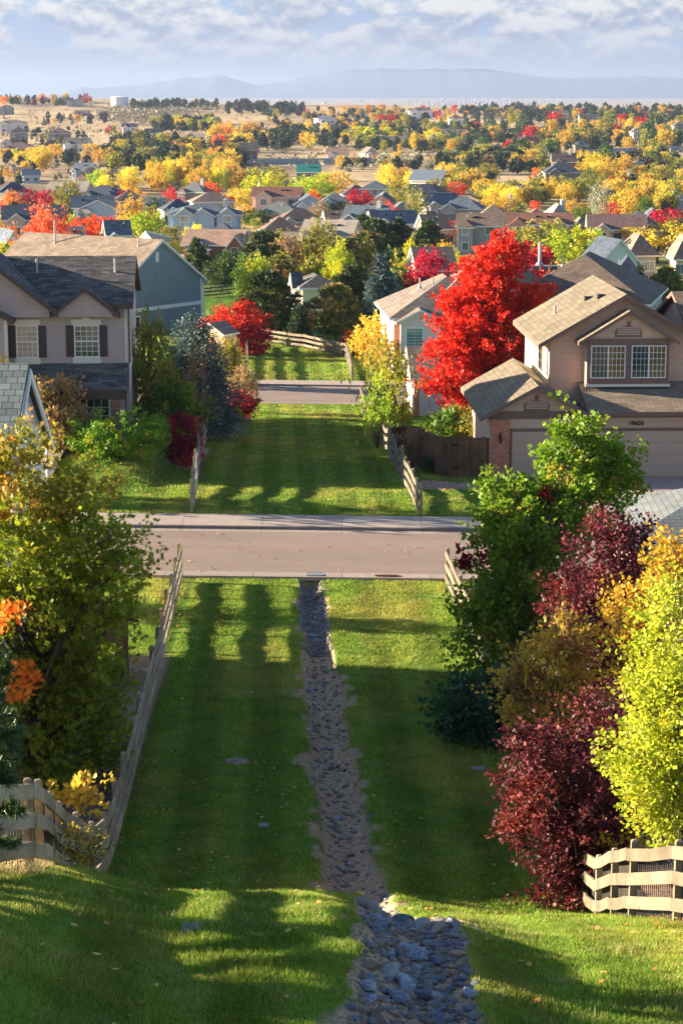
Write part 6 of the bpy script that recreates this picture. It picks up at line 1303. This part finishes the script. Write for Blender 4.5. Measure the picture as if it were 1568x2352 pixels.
# behind the far road, centre
TY(540, 178, 700, 140, 'flame', 'crimson', 'low spreading crimson maple beside the green belt', lod=2); TY(575, 176, 745, 80, 'bush', 'darkred', 'dark red lower crown of the crimson maple by the belt', lod=2)
TY(686, 186, 700, 74, 'spruce', 'evergreen', 'small conical green spruce at the end of the belt', lod=2); TY(617, 192, 620, 145, 'pine', 'pine', 'broad dark pine left of the cream house', lod=2)
TY(590, 200, 600, 80, 'flame', 'lime', 'yellow green tree rising behind the broad dark pine', lod=2); TY(652, 243, 590, 90, 'flame', 'olive', 'tall olive tree between the broad pine and the cream house', lod=2)
TY(772, 192, 650, 130, 'pine', 'goldpine', 'brown tinged pine right of the cream house', lod=2); TY(875, 196, 590, 125, 'spruce', 'bluespruce', 'tall silvery blue spruce right of centre', lod=2)
TY(800, 200, 612, 90, 'pine', 'pine', 'dark pine between the brown tinged pine and the silvery spruce', lod=2); TY(778, 240, 560, 60, 'flame', 'yellowgreen', 'yellow green spire tree in front of the pines in the middle', lod=2)
TY(812, 176, 765, 50, 'bush', 'darkred', 'small russet bush at the end of the pale cross fence', lod=1); TY(905, 215, 640, 60, 'spruce', 'bluespruce', 'slim grey spruce beside the house with the brick corner', lod=1)
TY(760, 179, 790, 40, 'bush', 'brownleaf', 'small brown shrub against the pale cross fence', lod=1)
FOREST = [ # u, foot row, top row, width, kind, colour, label
 (455, 668, 545, 62, 'pine', 'pine', 'dark conifer beside the gable of the blue grey house'), (545, 672, 578, 84, 'round', 'darkgreen', 'dark tree in shade above the far lawn, left of centre'),
 (602, 655, 527, 96, 'pine', 'pine', 'dark pine right of the clay roofed house'), (575, 690, 590, 74, 'oval', 'green', 'shadowed green tree behind the low crimson maple'), (508, 672, 598, 60, 'round', 'darkgreen', 'dark round tree left of the shadowed green tree'),
 (660, 650, 548, 70, 'oval', 'brownleaf', 'amber brown tree between two pines in the middle'), (652, 705, 585, 86, 'pine', 'goldpine', 'gold tinged pine in front of the amber brown tree'), (740, 650, 514, 96, 'oval', 'olive', 'large olive gold tree above the cream house'),
 (795, 668, 545, 84, 'pine', 'pine', 'dark pine right of the large olive gold tree'), (712, 640, 560, 70, 'round', 'amber', 'amber tree left of the large olive gold tree'), (690, 632, 570, 60, 'pine', 'pine', 'dark pine directly behind the cream house'),
 (765, 690, 590, 70, 'pine', 'goldpine', 'brown tinged pine behind the cream house'), (722, 640, 590, 50, 'bush', 'yellow', 'yellow shrub behind the roof of the cream house'), (840, 650, 550, 66, 'flame', 'olive', 'olive tree in front of the centre right pines'),
 (862, 625, 500, 104, 'pine', 'pine', 'broad dark pine clump in the centre, left crown'), (910, 620, 500, 92, 'pine', 'farpine', 'broad dark pine clump in the centre, right crown'), (852, 640, 588, 42, 'oval', 'gold', 'small golden tree above the silvery spruce'),
 (943, 668, 560, 56, 'flame', 'yellowgreen', 'yellow green tree left of the great red maple'), (985, 680, 578, 84, 'flame', 'red', 'bright red tree behind the brick cornered house roof'), (955, 690, 620, 60, 'bush', 'crimson', 'crimson bush left of the bright red tree'),
 (985, 610, 505, 74, 'pine', 'pine', 'dark pine above the centre right roofs'), (1010, 640, 560, 64, 'oval', 'amber', 'amber tree under the dark pine right of centre'), (1035, 650, 575, 50, 'sparse', 'yellowgreen', 'thin pale tree just left of the great red maple'),
 (640, 640, 590, 60, 'bush', 'darkgreen', 'dark undergrowth left of the amber brown tree'), (815, 700, 600, 70, 'pine', 'pine', 'dark pine behind the brown tinged pine'), (900, 690, 620, 70, 'bush', 'olive', 'olive undergrowth right of the silvery spruce'),
 (720, 600, 545, 60, 'oval', 'olive', 'olive tree below the pale sunlit roofs'), (830, 600, 540, 60, 'round', 'brownleaf', 'brown leaved tree below the pale sunlit roofs'), (935, 620, 560, 50, 'pine', 'evergreen', 'small green pine at the right foot of the broad clump'),
 (620, 705, 640, 60, 'flame', 'yellowgreen', 'bright yellow green tree in front of the dark pines'), (680, 700, 640, 40, 'pine', 'pine', 'dark pine just left of the cream house')]
for (u, vb, vt, wp, kd, cl_, lab) in FOREST: T(u, vb, vt, wp, kd, cl_, lab, group='trees of the dense planting in the middle')
MID = [ # u, vt, height m, width px, kind, colour, label
  
  
  
  
  
  
  
  
  (1058, 510, 10, 76, 'oval', 'scarlet', 'scarlet round tree left above the great red maple'),
  
 (1322, 530, 9, 118, 'round', 'lime', 'big rounded lime green maple right of the great red maple'), (1245, 515, 9, 110, 'round', 'olive', 'olive yellow tree behind the lime green maple'),
 (1215, 555, 7, 110, 'bush', 'crimson', 'crimson tree behind the long roof flue'), (1510, 522, 11, 138, 'round', 'yellow', 'large golden yellow tree at the right'),
 (1470, 612, 6, 58, 'spruce', 'evergreen', 'small green spruce in front of the golden yellow tree'), (1535, 610, 6, 80, 'pine', 'olive', 'mottled green pine at the right edge below the golden yellow tree'),
 (1190, 487, 11, 62, 'round', 'darkgreen', 'dark green oak left of the long red brown roof'), (1555, 505, 8, 60, 'round', 'darkgreen', 'dark green tree at the right edge above the golden yellow tree'),
 (1395, 545, 8, 60, 'oval', 'olive', 'olive tree behind the navy roofed house'), (1440, 515, 8, 60, 'flame', 'yellowgreen', 'yellow green tree in front of the maroon tiled house'), (1290, 505, 8, 70, 'round', 'olive', 'small olive tree at the end of the long red brown roof'),
 (1530, 480, 7, 64, 'round', 'crimson', 'crimson tree at the right edge of the valley'), (20, 525, 8, 80, 'oval', 'orange', 'orange tree at the left edge above the brown long roof'), (15, 560, 6, 70, 'bush', 'yellowgreen', 'yellow green shrub at the left edge'),
 (50, 548, 5, 60, 'bush', 'olive', 'olive shrub behind the left end of the brown long roof'), (105, 492, 9, 120, 'oval', 'coral', 'broad coral red maple behind the brown long roof'), (150, 515, 7, 70, 'bush', 'coral', 'smaller coral maple right of the broad one'),
 (222, 497, 8, 80, 'round', 'red', 'bright red maple behind the brown long roof'), (190, 515, 6, 40, 'bush', 'coral', 'coral edge of the bright red maple'), (345, 488, 10, 92, 'oval', 'lime', 'tall lime green tree behind the brown long roof'),
 (395, 520, 8, 60, 'oval', 'olive', 'olive tree right of the tall lime green one'), (405, 550, 5, 40, 'bush', 'yellow', 'small yellow bush beside the blue grey gable'), (445, 517, 6, 46, 'oval', 'yellow', 'golden tree in front of the large pale blue house'),
 (587, 480, 9, 56, 'round', 'darkgreen', 'round dark green tree right of the large pale blue house'), (385, 478, 8, 26, 'spruce', 'bluespruce', 'narrow blue spruce left of the large pale blue house'), (360, 458, 8, 46, 'round', 'darkgreen', 'dark green maple left of the large pale blue house'),
 (310, 458, 8, 66, 'oval', 'amber', 'amber tree cluster left of the large pale blue house'), (290, 485, 6, 44, 'bush', 'gold', 'golden bush under the amber tree cluster'), (325, 500, 5, 36, 'bush', 'olive', 'olive bush under the amber tree cluster'),
 (165, 455, 9, 36, 'spruce', 'evergreen', 'dark spruce left of the pale roofed navy gabled house'), (185, 480, 7, 30, 'spruce', 'bluespruce', 'grey green spruce by the coral maple'), (162, 490, 6, 30, 'flame', 'lime', 'lime green shrub tree above the coral maple'),
 (155, 418, 9, 60, 'oval', 'olive', 'tall olive green tree among the left roofs'), (110, 440, 7, 46, 'round', 'crimson', 'crimson maple left of the tall olive tree'), (70, 438, 7, 42, 'round', 'darkred', 'rust red maple left of the crimson one'), (30, 440, 7, 36, 'oval', 'orange', 'orange maple at the left edge of the valley'), (15, 452, 6, 34, 'bush', 'scarlet', 'scarlet shrub at the left edge of the valley'),
 (128, 458, 5, 30, 'bush', 'yellowgreen', 'yellow green bush below the crimson maple on the left'), (290, 441, 7, 38, 'round', 'crimson', 'crimson round tree right of the navy roofs'), (393, 434, 7, 40, 'flame', 'scarlet', 'scarlet tree below the yellow grove'),
 (400, 420, 6, 30, 'round', 'evergreen', 'dark green tree behind the scarlet tree'), (475, 418, 7, 46, 'round', 'scarlet', 'scarlet red tree right of the grey house with a chimney'), (478, 432, 4, 26, 'bush', 'yellow', 'yellow bush in front of the scarlet red tree'),
 (517, 450, 6, 36, 'round', 'crimson', 'crimson tree left of the yellow round tree'), (553, 433, 8, 50, 'round', 'yellow', 'bright yellow round tree left of the large red brown house'), (577, 412, 8, 26, 'oval', 'orange', 'orange red tree at the left corner of the red brown house'),
 (588, 440, 7, 28, 'round', 'evergreen', 'dark bush at the left wall of the red brown house'), (668, 418, 6, 30, 'round', 'crimson', 'small crimson tree behind the red brown house'), (560, 470, 6, 40, 'bush', 'gold', 'golden bush below the yellow round tree'), (612, 478, 5, 26, 'bush', 'crimson', 'crimson bush left of the brown fan roof'),
 (718, 440, 8, 42, 'flame', 'red', 'bright red spire tree right of the arched window house'), (722, 470, 5, 24, 'bush', 'orange', 'orange bush under the bright red spire tree'), (760, 442, 8, 20, 'spruce', 'evergreen', 'narrow spruce right of the bright red spire tree'), (780, 462, 6, 40, 'round', 'darkgreen', 'dark green shrub group in the middle of the valley'),
 (735, 465, 7, 36, 'flame', 'brownleaf', 'brown leaved tree by the narrow spruce'), (822, 440, 8, 52, 'round', 'crimson', 'crimson tree pair in the middle, left crown'), (838, 434, 8, 30, 'round', 'red', 'crimson tree pair in the middle, upper crown'), (832, 457, 6, 34, 'round', 'crimson', 'crimson tree pair in the middle, lower crown'),
 (805, 470, 6, 40, 'sparse', 'brownleaf', 'bare brown tree under the crimson pair'), (915, 450, 7, 28, 'sparse', 'coral', 'half bare coral tree in front of slate roofs'), (893, 472, 8, 52, 'flame', 'scarlet', 'scarlet tree before the slate roofs right of centre'),
 (953, 452, 11, 46, 'column', 'olive', 'tall dark olive columnar tree in the middle'), (918, 415, 9, 56, 'oval', 'olive', 'olive tree right of the gridded window house'), (1003, 415, 8, 48, 'round', 'olive', 'olive gold tree right of the dark roof below the barn'), (1048, 422, 7, 40, 'round', 'scarlet', 'scarlet round tree below the barn on the right'),
 (1095, 415, 10, 28, 'spruce', 'bluespruce', 'tall blue grey spruce right of the scarlet round tree'), (1030, 482, 5, 34, 'bush', 'crimson', 'crimson bush left of the three window house'), (985, 492, 4, 20, 'bush', 'crimson', 'tiny crimson bush near the brown roof'),
 (1148, 448, 10, 66, 'round', 'amber', 'large golden brown round tree right of centre'), (1228, 462, 6, 24, 'round', 'scarlet', 'small scarlet tree right of the large golden brown one'), (1058, 478, 6, 22, 'bush', 'darkgreen', 'small dark tree above the three window house'),
 (1092, 500, 6, 34, 'sparse', 'brownleaf', 'sparse pale tree right of the three windows'), (1320, 465, 9, 50, 'round', 'amber', 'orange topped tree at the end of the long red brown roof'), (1335, 480, 8, 56, 'round', 'green', 'green tree below the orange topped one'),
 (1400, 468, 8, 40, 'round', 'scarlet', 'scarlet and orange tree left of the maroon tiled house'), (1375, 440, 9, 40, 'column', 'sage', 'grey green columnar tree on the right of the valley'), (735, 405, 9, 60, 'round', 'lime', 'lime green cottonwood in front of the teal roofed barn'), (765, 395, 10, 60, 'round', 'amber', 'tall amber and green cottonwood right of the teal roofed barn'),
 (700, 408, 7, 50, 'round', 'lime', 'lime shrub group under the teal roofed barn'), (640, 405, 7, 60, 'round', 'olive', 'olive grove left of the teal roofed barn'), (600, 400, 9, 70, 'round', 'yellowgreen', 'yellow green grove left of the olive one'),
 (690, 455, 5, 26, 'bush', 'darkred', 'dark red bush by the arched window house'), (610, 440, 4, 22, 'bush', 'crimson', 'tiny crimson bush below the red brown house'), (845, 525, 6, 32, 'round', 'crimson', 'crimson round tree before the broad dark pine clump'),
 (835, 490, 7, 50, 'pine', 'pine', 'dark pine left of the broad clump'), (955, 540, 6, 50, 'pine', 'evergreen', 'green pine right of the broad clump'), (680, 520, 6, 40, 'bush', 'mauve', 'grey twiggy bush by the pale roofs'), 
]
for (u, vt, h, wp, kd, cl_, lab) in MID:
    for _ in range(6):
        x, y, z = ray_h(u, vt, h); dp = y*CP-z*SP; w_m = wp/FPX*dp; h = min(h, w_m*{'pine': 1.3, 'round': 1.1, 'oval': 1.3, 'flame': 1.35, 'bush': .95, 'spruce': 1.8, 'column': 2.4, 'sparse': 1.35}[kd])
    x, y, z = ray_h(u, vt, h); dp = y*CP-z*SP
    tree_at(x, y, z, h, wp/FPX*dp, kd, cl_, lab, group='trees among the houses of the valley')
# ------------------------------------------------------------------ groves and far trees
ZONES = []; DEFER = []
def wood(name, lab, zones, mix, h0, h1, seed, given=None):
    """far-off wood reading as one mass: one object"""
    f = random.Random(seed); ks = [(k, c) for k, c, w_ in mix for _ in range(w_)]; VV = []; RR = []; MM = []; cols = []
    for (u0, u1, v0, v1, n_) in zones:
        for i in range(n_):
            kd, cl_ = f.choice(ks); x, y, z = ground(f.uniform(u0, u1), f.uniform(v0, v1)) if not given else given[i][1:4]; h = f.uniform(h0, h1) if not given else given[i][4]; wd = h*(f.uniform(.42, .6) if kd == 'spruce' else f.uniform(.6, .9)); me = get_proto(kd, 0, i)[1]
            fl = np.empty(len(me.vertices)*3); me.vertices.foreach_get('co', fl); k = 5 if kd in ('pine', 'spruce') else 4; fl = fl.reshape(-1, 3)[:me['nleaf']*k]
            a = f.uniform(0, 6.28); ca, sa = math.cos(a), math.sin(a); q = fl*np.array([wd, wd, h]); q = np.stack([q[:, 0]*ca-q[:, 1]*sa+x, q[:, 0]*sa+q[:, 1]*ca+y, q[:, 2]+z-.1], 1)
            if k == 5: q = q.reshape(-1, 5, 3)[:, [0, 1, 2, 4]].reshape(-1, 3)
            VV.append(q); n4 = len(q)//4; RR.append(np.clip(g_w.random(n4), 0, 1)); cols += [] if cl_ in cols else [cl_]; MM += [cols.index(cl_)]*n4
    me = fastmesh(name, np.concatenate(VV), 4, np.concatenate(RR)); o = link(name, me, [LM[c] for c in cols]); me.polygons.foreach_set('material_index', np.array(MM, dtype=np.int32)); return tag(o, lab, 'wood', kind='stuff')
g_w = np.random.default_rng(91)
def zone(u0, u1, v0, v1, n_, mix, h0, h1, where, seed, asp=(.7, 1.0)):
    """n_ trees rooted between the picture rows v0 and v1"""
    f = random.Random(seed); sc_ = .46 if v1 < 335 else (.5 if v1 < 412 else .58); h0 *= sc_; h1 *= sc_; n_ = int(n_*(1.15 if v1 < 412 else 1.1)+.5); ks = [k for k, c, w_ in mix for _ in range(w_)]; cs = [c for k, c, w_ in mix for _ in range(w_)]
    for i in range(n_):
        u = f.uniform(u0, u1); v = f.uniform(v0, v1); j = f.randrange(len(ks)); kd, cl_ = ks[j], cs[j]; x, y, z = ground(u, v); h = f.uniform(h0, h1)
        if kd == 'spruce': wd = h*f.uniform(.42, .6)
        elif kd == 'pine': wd = h*f.uniform(.6, .85)
        elif kd == 'column': wd = h*f.uniform(.3, .42)
        else: wd = h*f.uniform(*asp)
        if kd == 'pine': DEFER.append((h*FPX/math.hypot(x, y), x, y, z, h, wd, cl_, where, u))
        else: ZONES.append((tree_at(x, y, z, h, wd, kd, cl_, None), kd, cl_, where, u))
GOLDS = [('flame', 'gold', 5), ('oval', 'yellow', 2), ('flame', 'amber', 2), ('flame', 'yellowgreen', 2), ('flame', 'olive', 1)]
PN = [('pine', 'farpine', 5), ('spruce', 'farpine', 3), ('pine', 'evergreen', 2)]
MIXD = PN+[('round', 'gold', 2), ('round', 'olive', 3), ('round', 'amber', 1), ('bush', 'sage', 1)]
zone(345, 560, 422, 446, 46, GOLDS, 9, 17, 'in the yellow grove above the left roofs', 1, (.42, .65))
zone(225, 300, 432, 448, 7, [('oval', 'yellow', 3), ('oval', 'lime', 3)], 9, 14, 'above the navy roofs on the left', 2)
zone(560, 640, 425, 440, 7, [('round', 'yellowgreen', 3), ('round', 'olive', 2)], 9, 12, 'behind the red brown house', 3)
zone(880, 940, 425, 442, 6, GOLDS, 10, 15, 'left of the cream metal barn', 4, (.5, .7))
zone(1020, 1130, 415, 455, 16, [('round', 'gold', 4), ('oval', 'orange', 2), ('round', 'olive', 3), ('flame', 'coral', 1), ('pine', 'farpine', 2)], 8, 13, 'right of the cream metal barn', 5)
zone(1100, 1250, 455, 485, 20, [('round', 'gold', 2), ('round', 'yellow', 2), ('oval', 'olive', 4), ('oval', 'green', 2), ('pine', 'evergreen', 1)], 8, 11, 'around the large golden brown tree', 6)
zone(1230, 1400, 425, 470, 26, [('round', 'gold', 3), ('oval', 'amber', 3), ('round', 'orange', 2), ('column', 'olive', 2), ('pine', 'farpine', 4), ('round', 'olive', 3), ('oval', 'green', 2)], 8, 13, 'below the cream house with the brown hipped roof', 7)
zone(1310, 1440, 395, 425, 12, [('round', 'yellow', 5), ('oval', 'yellowgreen', 3), ('oval', 'amber', 2)], 11, 16, 'right of the large stone building', 8)
zone(1390, 1568, 430, 500, 36, [('round', 'gold', 3), ('round', 'yellow', 2), ('oval', 'olive', 4), ('oval', 'green', 2), ('round', 'darkred', 1), ('pine', 'farpine', 2)], 8, 12, 'among the roofs at the right', 9)
zone(1440, 1568, 395, 432, 14, [('round', 'olive', 4), ('pine', 'farpine', 3), ('round', 'gold', 3)], 8, 13, 'above the golden trees at the right', 10)
zone(0, 100, 400, 430, 7, [('round', 'amber', 2), ('pine', 'farpine', 3), ('bush', 'olive', 2)], 6, 10, 'in the dry paddock at the left', 11)
zone(60, 130, 385, 402, 3, [('round', 'yellow', 3), ('round', 'gold', 1)], 15, 19, 'beside the small pale blue shed', 12)
zone(120, 200, 398, 416, 14, [('spruce', 'farpine', 3)], 2.5, 4, 'planted young in the dry paddock', 13)
zone(0, 120, 362, 384, 12, [('oval', 'yellowgreen', 3), ('pine', 'farpine', 3), ('round', 'gold', 2)], 8, 13, 'below the left hillside cluster', 14)
zone(120, 260, 360, 384, 26, [('round', 'gold', 4), ('flame', 'brownleaf', 2), ('pine', 'farpine', 6), ('spruce', 'farpine', 3)], 9, 15, 'behind the bright blue house', 15)
zone(250, 420, 330, 400, 56, PN+[('round', 'amber', 2), ('round', 'olive', 3), ('flame', 'brownleaf', 1)], 10, 18, 'in the wooded strip above the yellow grove', 16)
zone(395, 560, 345, 405, 46, PN+[('round', 'yellow', 3), ('round', 'orange', 1), ('round', 'olive', 3), ('round', 'coral', 1)], 10, 18, 'in the wood behind the yellow grove', 17)
zone(490, 600, 318, 332, 12, [('flame', 'gold', 5), ('oval', 'orange', 2), ('flame', 'amber', 2)], 18, 26, 'in the golden grove on the slope', 18, (.55, .8))
zone(560, 660, 320, 350, 22, PN+[('oval', 'yellow', 2)], 10, 17, 'right of the golden grove on the slope', 19)
zone(350, 500, 285, 305, 40, PN*2+[('round', 'olive', 2), ('round', 'yellowgreen', 3)], 12, 19, 'along the gully below the dry ridge', 20)
zone(0, 200, 300, 345, 30, PN+[('round', 'olive', 2), ('round', 'gold', 1)], 6, 11, 'between the houses of the left hillside cluster', 21)
zone(95, 250, 270, 288, 22, PN+[('round', 'amber', 1)], 10, 17, 'on the dry slope below the water tank', 22)
zone(250, 330, 296, 335, 14, [('bush', 'olive', 2), ('pine', 'farpine', 3), ('bush', 'darkred', 1)], 6, 10, 'scattered on the dry slope at the left', 23)
zone(0, 215, 234, 242, 40, PN+[('round', 'amber', 3), ('round', 'orange', 1), ('bush', 'darkred', 1), ('bush', 'olive', 2)], 10, 20, 'along the left ridge top', 24)
wood('pine_wood', 'thin belt of dark pines on the ridge right of the water tank', [(300, 500, 240, 250, 70)], PN*3, 3, 9, 25)
zone(300, 500, 240, 250, 14, PN*2+[('round', 'gold', 1), ('bush', 'brownleaf', 1)], 10, 19, 'on the ridge right of the water tank', 25)
wood('pine_wood', 'dark belt of pines covering the central ridge', [(520, 610, 244, 262, 45), (600, 700, 244, 268, 60)], PN*3, 4, 10, 26)
zone(700, 860, 256, 300, 40, PN+[('round', 'gold', 2), ('round', 'amber', 2), ('bush', 'darkred', 1)], 10, 17, 'around the ridge pair of cream houses', 27)
zone(630, 800, 296, 345, 46, PN+[('round', 'amber', 2), ('round', 'gold', 1)], 11, 18, 'below the ridge pair of cream houses', 28)
zone(840, 1060, 258, 300, 64, PN+[('round', 'gold', 2), ('round', 'amber', 1), ('round', 'crimson', 1), ('round', 'olive', 2)], 10, 18, 'around the central ridge houses', 29)
zone(820, 1010, 305, 350, 46, PN+[('round', 'yellowgreen', 2), ('round', 'olive', 2), ('bush', 'sage', 2), ('round', 'yellow', 1)], 10, 19, 'in the middle distance behind the silver shrubs', 30)
wood('pine_wood', 'long dark belt of pines along the right ridge', [(1060, 1568, 252, 274, 380)], PN*4+[('round', 'amber', 2), ('round', 'olive', 2)], 4, 10, 31)
zone(1090, 1560, 256, 272, 16, [('round', 'amber', 2), ('pine', 'farpine', 3)], 12, 20, 'rising from the long pine belt on the right ridge', 31)
zone(1180, 1568, 272, 350, 105, PN+[('round', 'olive', 4), ('round', 'darkgreen', 2), ('round', 'gold', 2), ('round', 'crimson', 2), ('round', 'amber', 2)], 11, 20, 'in the woods of the right hillside', 32)
zone(1080, 1200, 300, 352, 20, PN+[('bush', 'crimson', 1), ('round', 'gold', 1)], 9, 15, 'beside the long low brown roofed house', 33)
zone(1010, 1250, 350, 400, 60, PN*2+[('bush', 'sage', 3), ('round', 'gold', 2), ('oval', 'brownleaf', 2), ('round', 'olive', 2)], 9, 16, 'between the barn and the large stone building', 34)
zone(780, 1000, 368, 396, 24, [('bush', 'sage', 6), ('round', 'mauve', 2), ('oval', 'brownleaf', 3), ('round', 'gold', 3), ('pine', 'farpine', 2)], 6, 12, 'behind the cream metal barn', 35)
zone(1400, 1568, 370, 400, 24, PN+[('round', 'olive', 2), ('sparse', 'brownleaf', 2), ('round', 'gold', 1)], 8, 14, 'around the small white house on the right', 36)
zone(560, 860, 470, 560, 40, [('round', 'olive', 3), ('bush', 'green', 2), ('bush', 'gold', 2), ('bush', 'crimson', 1)], 3, 5.5, 'tucked between the valley roofs in the middle', 37)
zone(860, 1200, 470, 540, 40, [('round', 'olive', 3), ('bush', 'green', 2), ('bush', 'gold', 2), ('sparse', 'brownleaf', 1)], 3, 5.5, 'tucked between the valley roofs right of centre', 38)
zone(0, 400, 455, 540, 44, [('round', 'olive', 3), ('bush', 'green', 2), ('bush', 'amber', 2), ('bush', 'coral', 1)], 3, 5.5, 'tucked between the valley roofs on the left', 39)
zone(1180, 1568, 520, 620, 30, [('round', 'olive', 3), ('bush', 'green', 2), ('round', 'amber', 1), ('pine', 'pine', 2)], 4, 7, 'behind the long roof on the right', 40)
zone(600, 960, 600, 700, 18, [('pine', 'pine', 4), ('bush', 'darkgreen', 2), ('bush', 'olive', 2)], 5, 9, 'in the dense planting around the cream house', 41)
T(1035, 312, 277, 17, 'spruce', 'bluespruce', 'big blue grey cone shaped tree in front of the long low brown roofed house', lod=1)
DEFER.sort(key=lambda q: -q[0]); n_p = sum(1 for q in TREES if q[0].name.startswith('pine_tree')); cut = max(0, 292-n_p)
for (_, x, y, z, h, wd, cl_, where, u) in DEFER[:cut]: ZONES.append((tree_at(x, y, z, h, wd, 'pine', cl_, None), 'pine', cl_, where, u))
rest = DEFER[cut:]
if rest: wood('distant_pines', 'smallest dark pines dotted over the far hillsides', [(0, 1, 0, 1, len(rest))], [('pine', 'farpine', 1)], 1, 2, 55, given=rest)
wood('hillside_wood', 'far woods of small dark and olive trees filling the hillsides', [(1060, 1568, 274, 345, 260), (250, 560, 335, 402, 130), (820, 1060, 300, 352, 90), (600, 860, 262, 340, 60), (1010, 1300, 350, 402, 90), (1300, 1568, 365, 400, 40), (350, 500, 285, 303, 40)], PN*2+[('round', 'olive', 3), ('round', 'darkgreen', 2), ('round', 'amber', 1)], 4, 8.5, 61)
# scrub as ground cover on the dry slopes
rs = random.Random(3); g_ = np.random.default_rng(3); Vs = []
for k in range(2600):
    u, v = ((rs.gauss(330, 60), rs.gauss(262, 12)) if k < 1100 else ((rs.gauss(450, 60), rs.uniform(246, 252)) if k < 1500 else (rs.uniform(0, 1568), rs.uniform(255, 400))))
    x, y, z = ground(u, v)
    if y < 900: continue
    s_ = rs.uniform(1.2, 3.2); pos = np.array([[x, y, z]])+g_.normal(size=(9, 3))*np.array([s_*.7, s_*.7, s_*.25])+np.array([0, 0, s_*.2]); V, kk = leaves(pos, g_.normal(size=(9, 3)), g_, s_*.8, 'diamond'); Vs.append(V)
V = np.concatenate(Vs); o = link('scrub', fastmesh('scrub', V, 4, g_.random(len(V)//4)), [m_leaf('scrub_leaves', (.14, .10, .085), (.26, .20, .15), (.20, .19, .10), .2)]); tag(o, 'low grey brown scrub spread over the dry slopes and the ridge', 'scrub', kind='stuff')

# ------------------------------------------------------------------ unseen trees and houses added left of the frame to shade the lawns
def shade_house(x, y, w_, d_, h, rise, yaw, label, kind='gx', roof='charcoal', wall='tanw'):
    z = Hs(x, y); r = empty('added_shade_house', (x, y, z), R(yaw), label, 'house'); block(r, -w_/2, w_/2, -d_/2, d_/2, -.5, h, rise, kind, SD[wall], SH[roof], WH, ov=.4, th=.2); window(r, 'front', -d_/2, -1, .4, 1, 2.4, 2, 2)
shade_house(-17.5, 47.5, 8, 12, 3.9, 2.0, 0, 'neighbouring house just outside the left of the picture beside the oak')
shade_house(-31, 118, 12, 22, 6.5, 3, 0, 'neighbouring house just outside the left of the picture behind the lilac house')
for (x, y, h, wd, kd, cl_, lab) in ((-15, 66.2, 4.6, 2.4, 'oval', 'green', 'small garden tree outside the picture by the near road'), (-15.5, 23.5, 10, 6.5, 'pine', 'pine', 'pine outside the picture left of the foreground mound'), (-16, 15.5, 9, 5, 'pine', 'pine', 'pine outside the picture left of the camera'),
   (-16, 85, 7, 5, 'oval', 'gold', 'tree beside the driveway left of the picture')):
    tree_at(x, y, Hs(x, y), h, wd, kd, cl_, lab, lod=2)

# ------------------------------------------------------------------ labels for the scattered trees
KN = {'pine': 'bushy pine', 'spruce': 'pointed spruce', 'round': 'rounded tree', 'oval': 'tall oval tree', 'flame': 'upright tree', 'column': 'narrow columnar tree', 'bush': 'low shrub', 'sparse': 'half bare tree'}
CN = {'farpine': 'dark', 'evergreen': 'dark green', 'pine': 'dark', 'gold': 'golden', 'yellow': 'bright yellow', 'amber': 'amber', 'orange': 'orange', 'olive': 'olive', 'yellowgreen': 'yellow green', 'lime': 'lime green', 'sage': 'silvery', 'coral': 'coral', 'brownleaf': 'brown', 'darkred': 'dark red', 'crimson': 'crimson', 'mauve': 'grey', 'green': 'green', 'darkgreen': 'dark green', 'scarlet': 'scarlet'}
ORD = ['first', 'second', 'third', 'fourth', 'fifth', 'sixth', 'seventh', 'eighth', 'ninth', 'tenth']
from collections import defaultdict
gr = defaultdict(list)
for (o, kd, cl_, where, u) in ZONES: gr[(CN[cl_]+' '+KN[kd], where)].append((u, o))
for (a, wr), L in gr.items():
    L.sort(key=lambda q: q[0])
    for i, (u, o) in enumerate(L):
        lab = a+' '+wr
        if 1 < len(L) <= 10 and len(lab.split()) <= 12: lab = lab+', '+ORD[i]+' from left'
        o['label'] = lab; o['group'] = a.split(' ')[-1]+'s '+wr if len(L) > 1 else 'trees '+wr

# ------------------------------------------------------------------ air
hz_m, t = newmat('haze_air'); vp = t.n('ShaderNodeVolumePrincipled'); vp.inputs['Color'].default_value = (.37, .47, .70, 1); vp.inputs['Density'].default_value = HAZE; vp.inputs['Anisotropy'].default_value = .25
o_ = t.n('ShaderNodeOutputMaterial'); t.l(vp.outputs[0], o_.inputs['Volume'])
m = MB(); m.box(-13000, 13000, -60, 29500, -125, 175); hz_o = m.build('haze', hz_m); hz_o['kind'] = 'stuff'; hz_o['label'] = 'thin pale haze in the air towards the mountains'
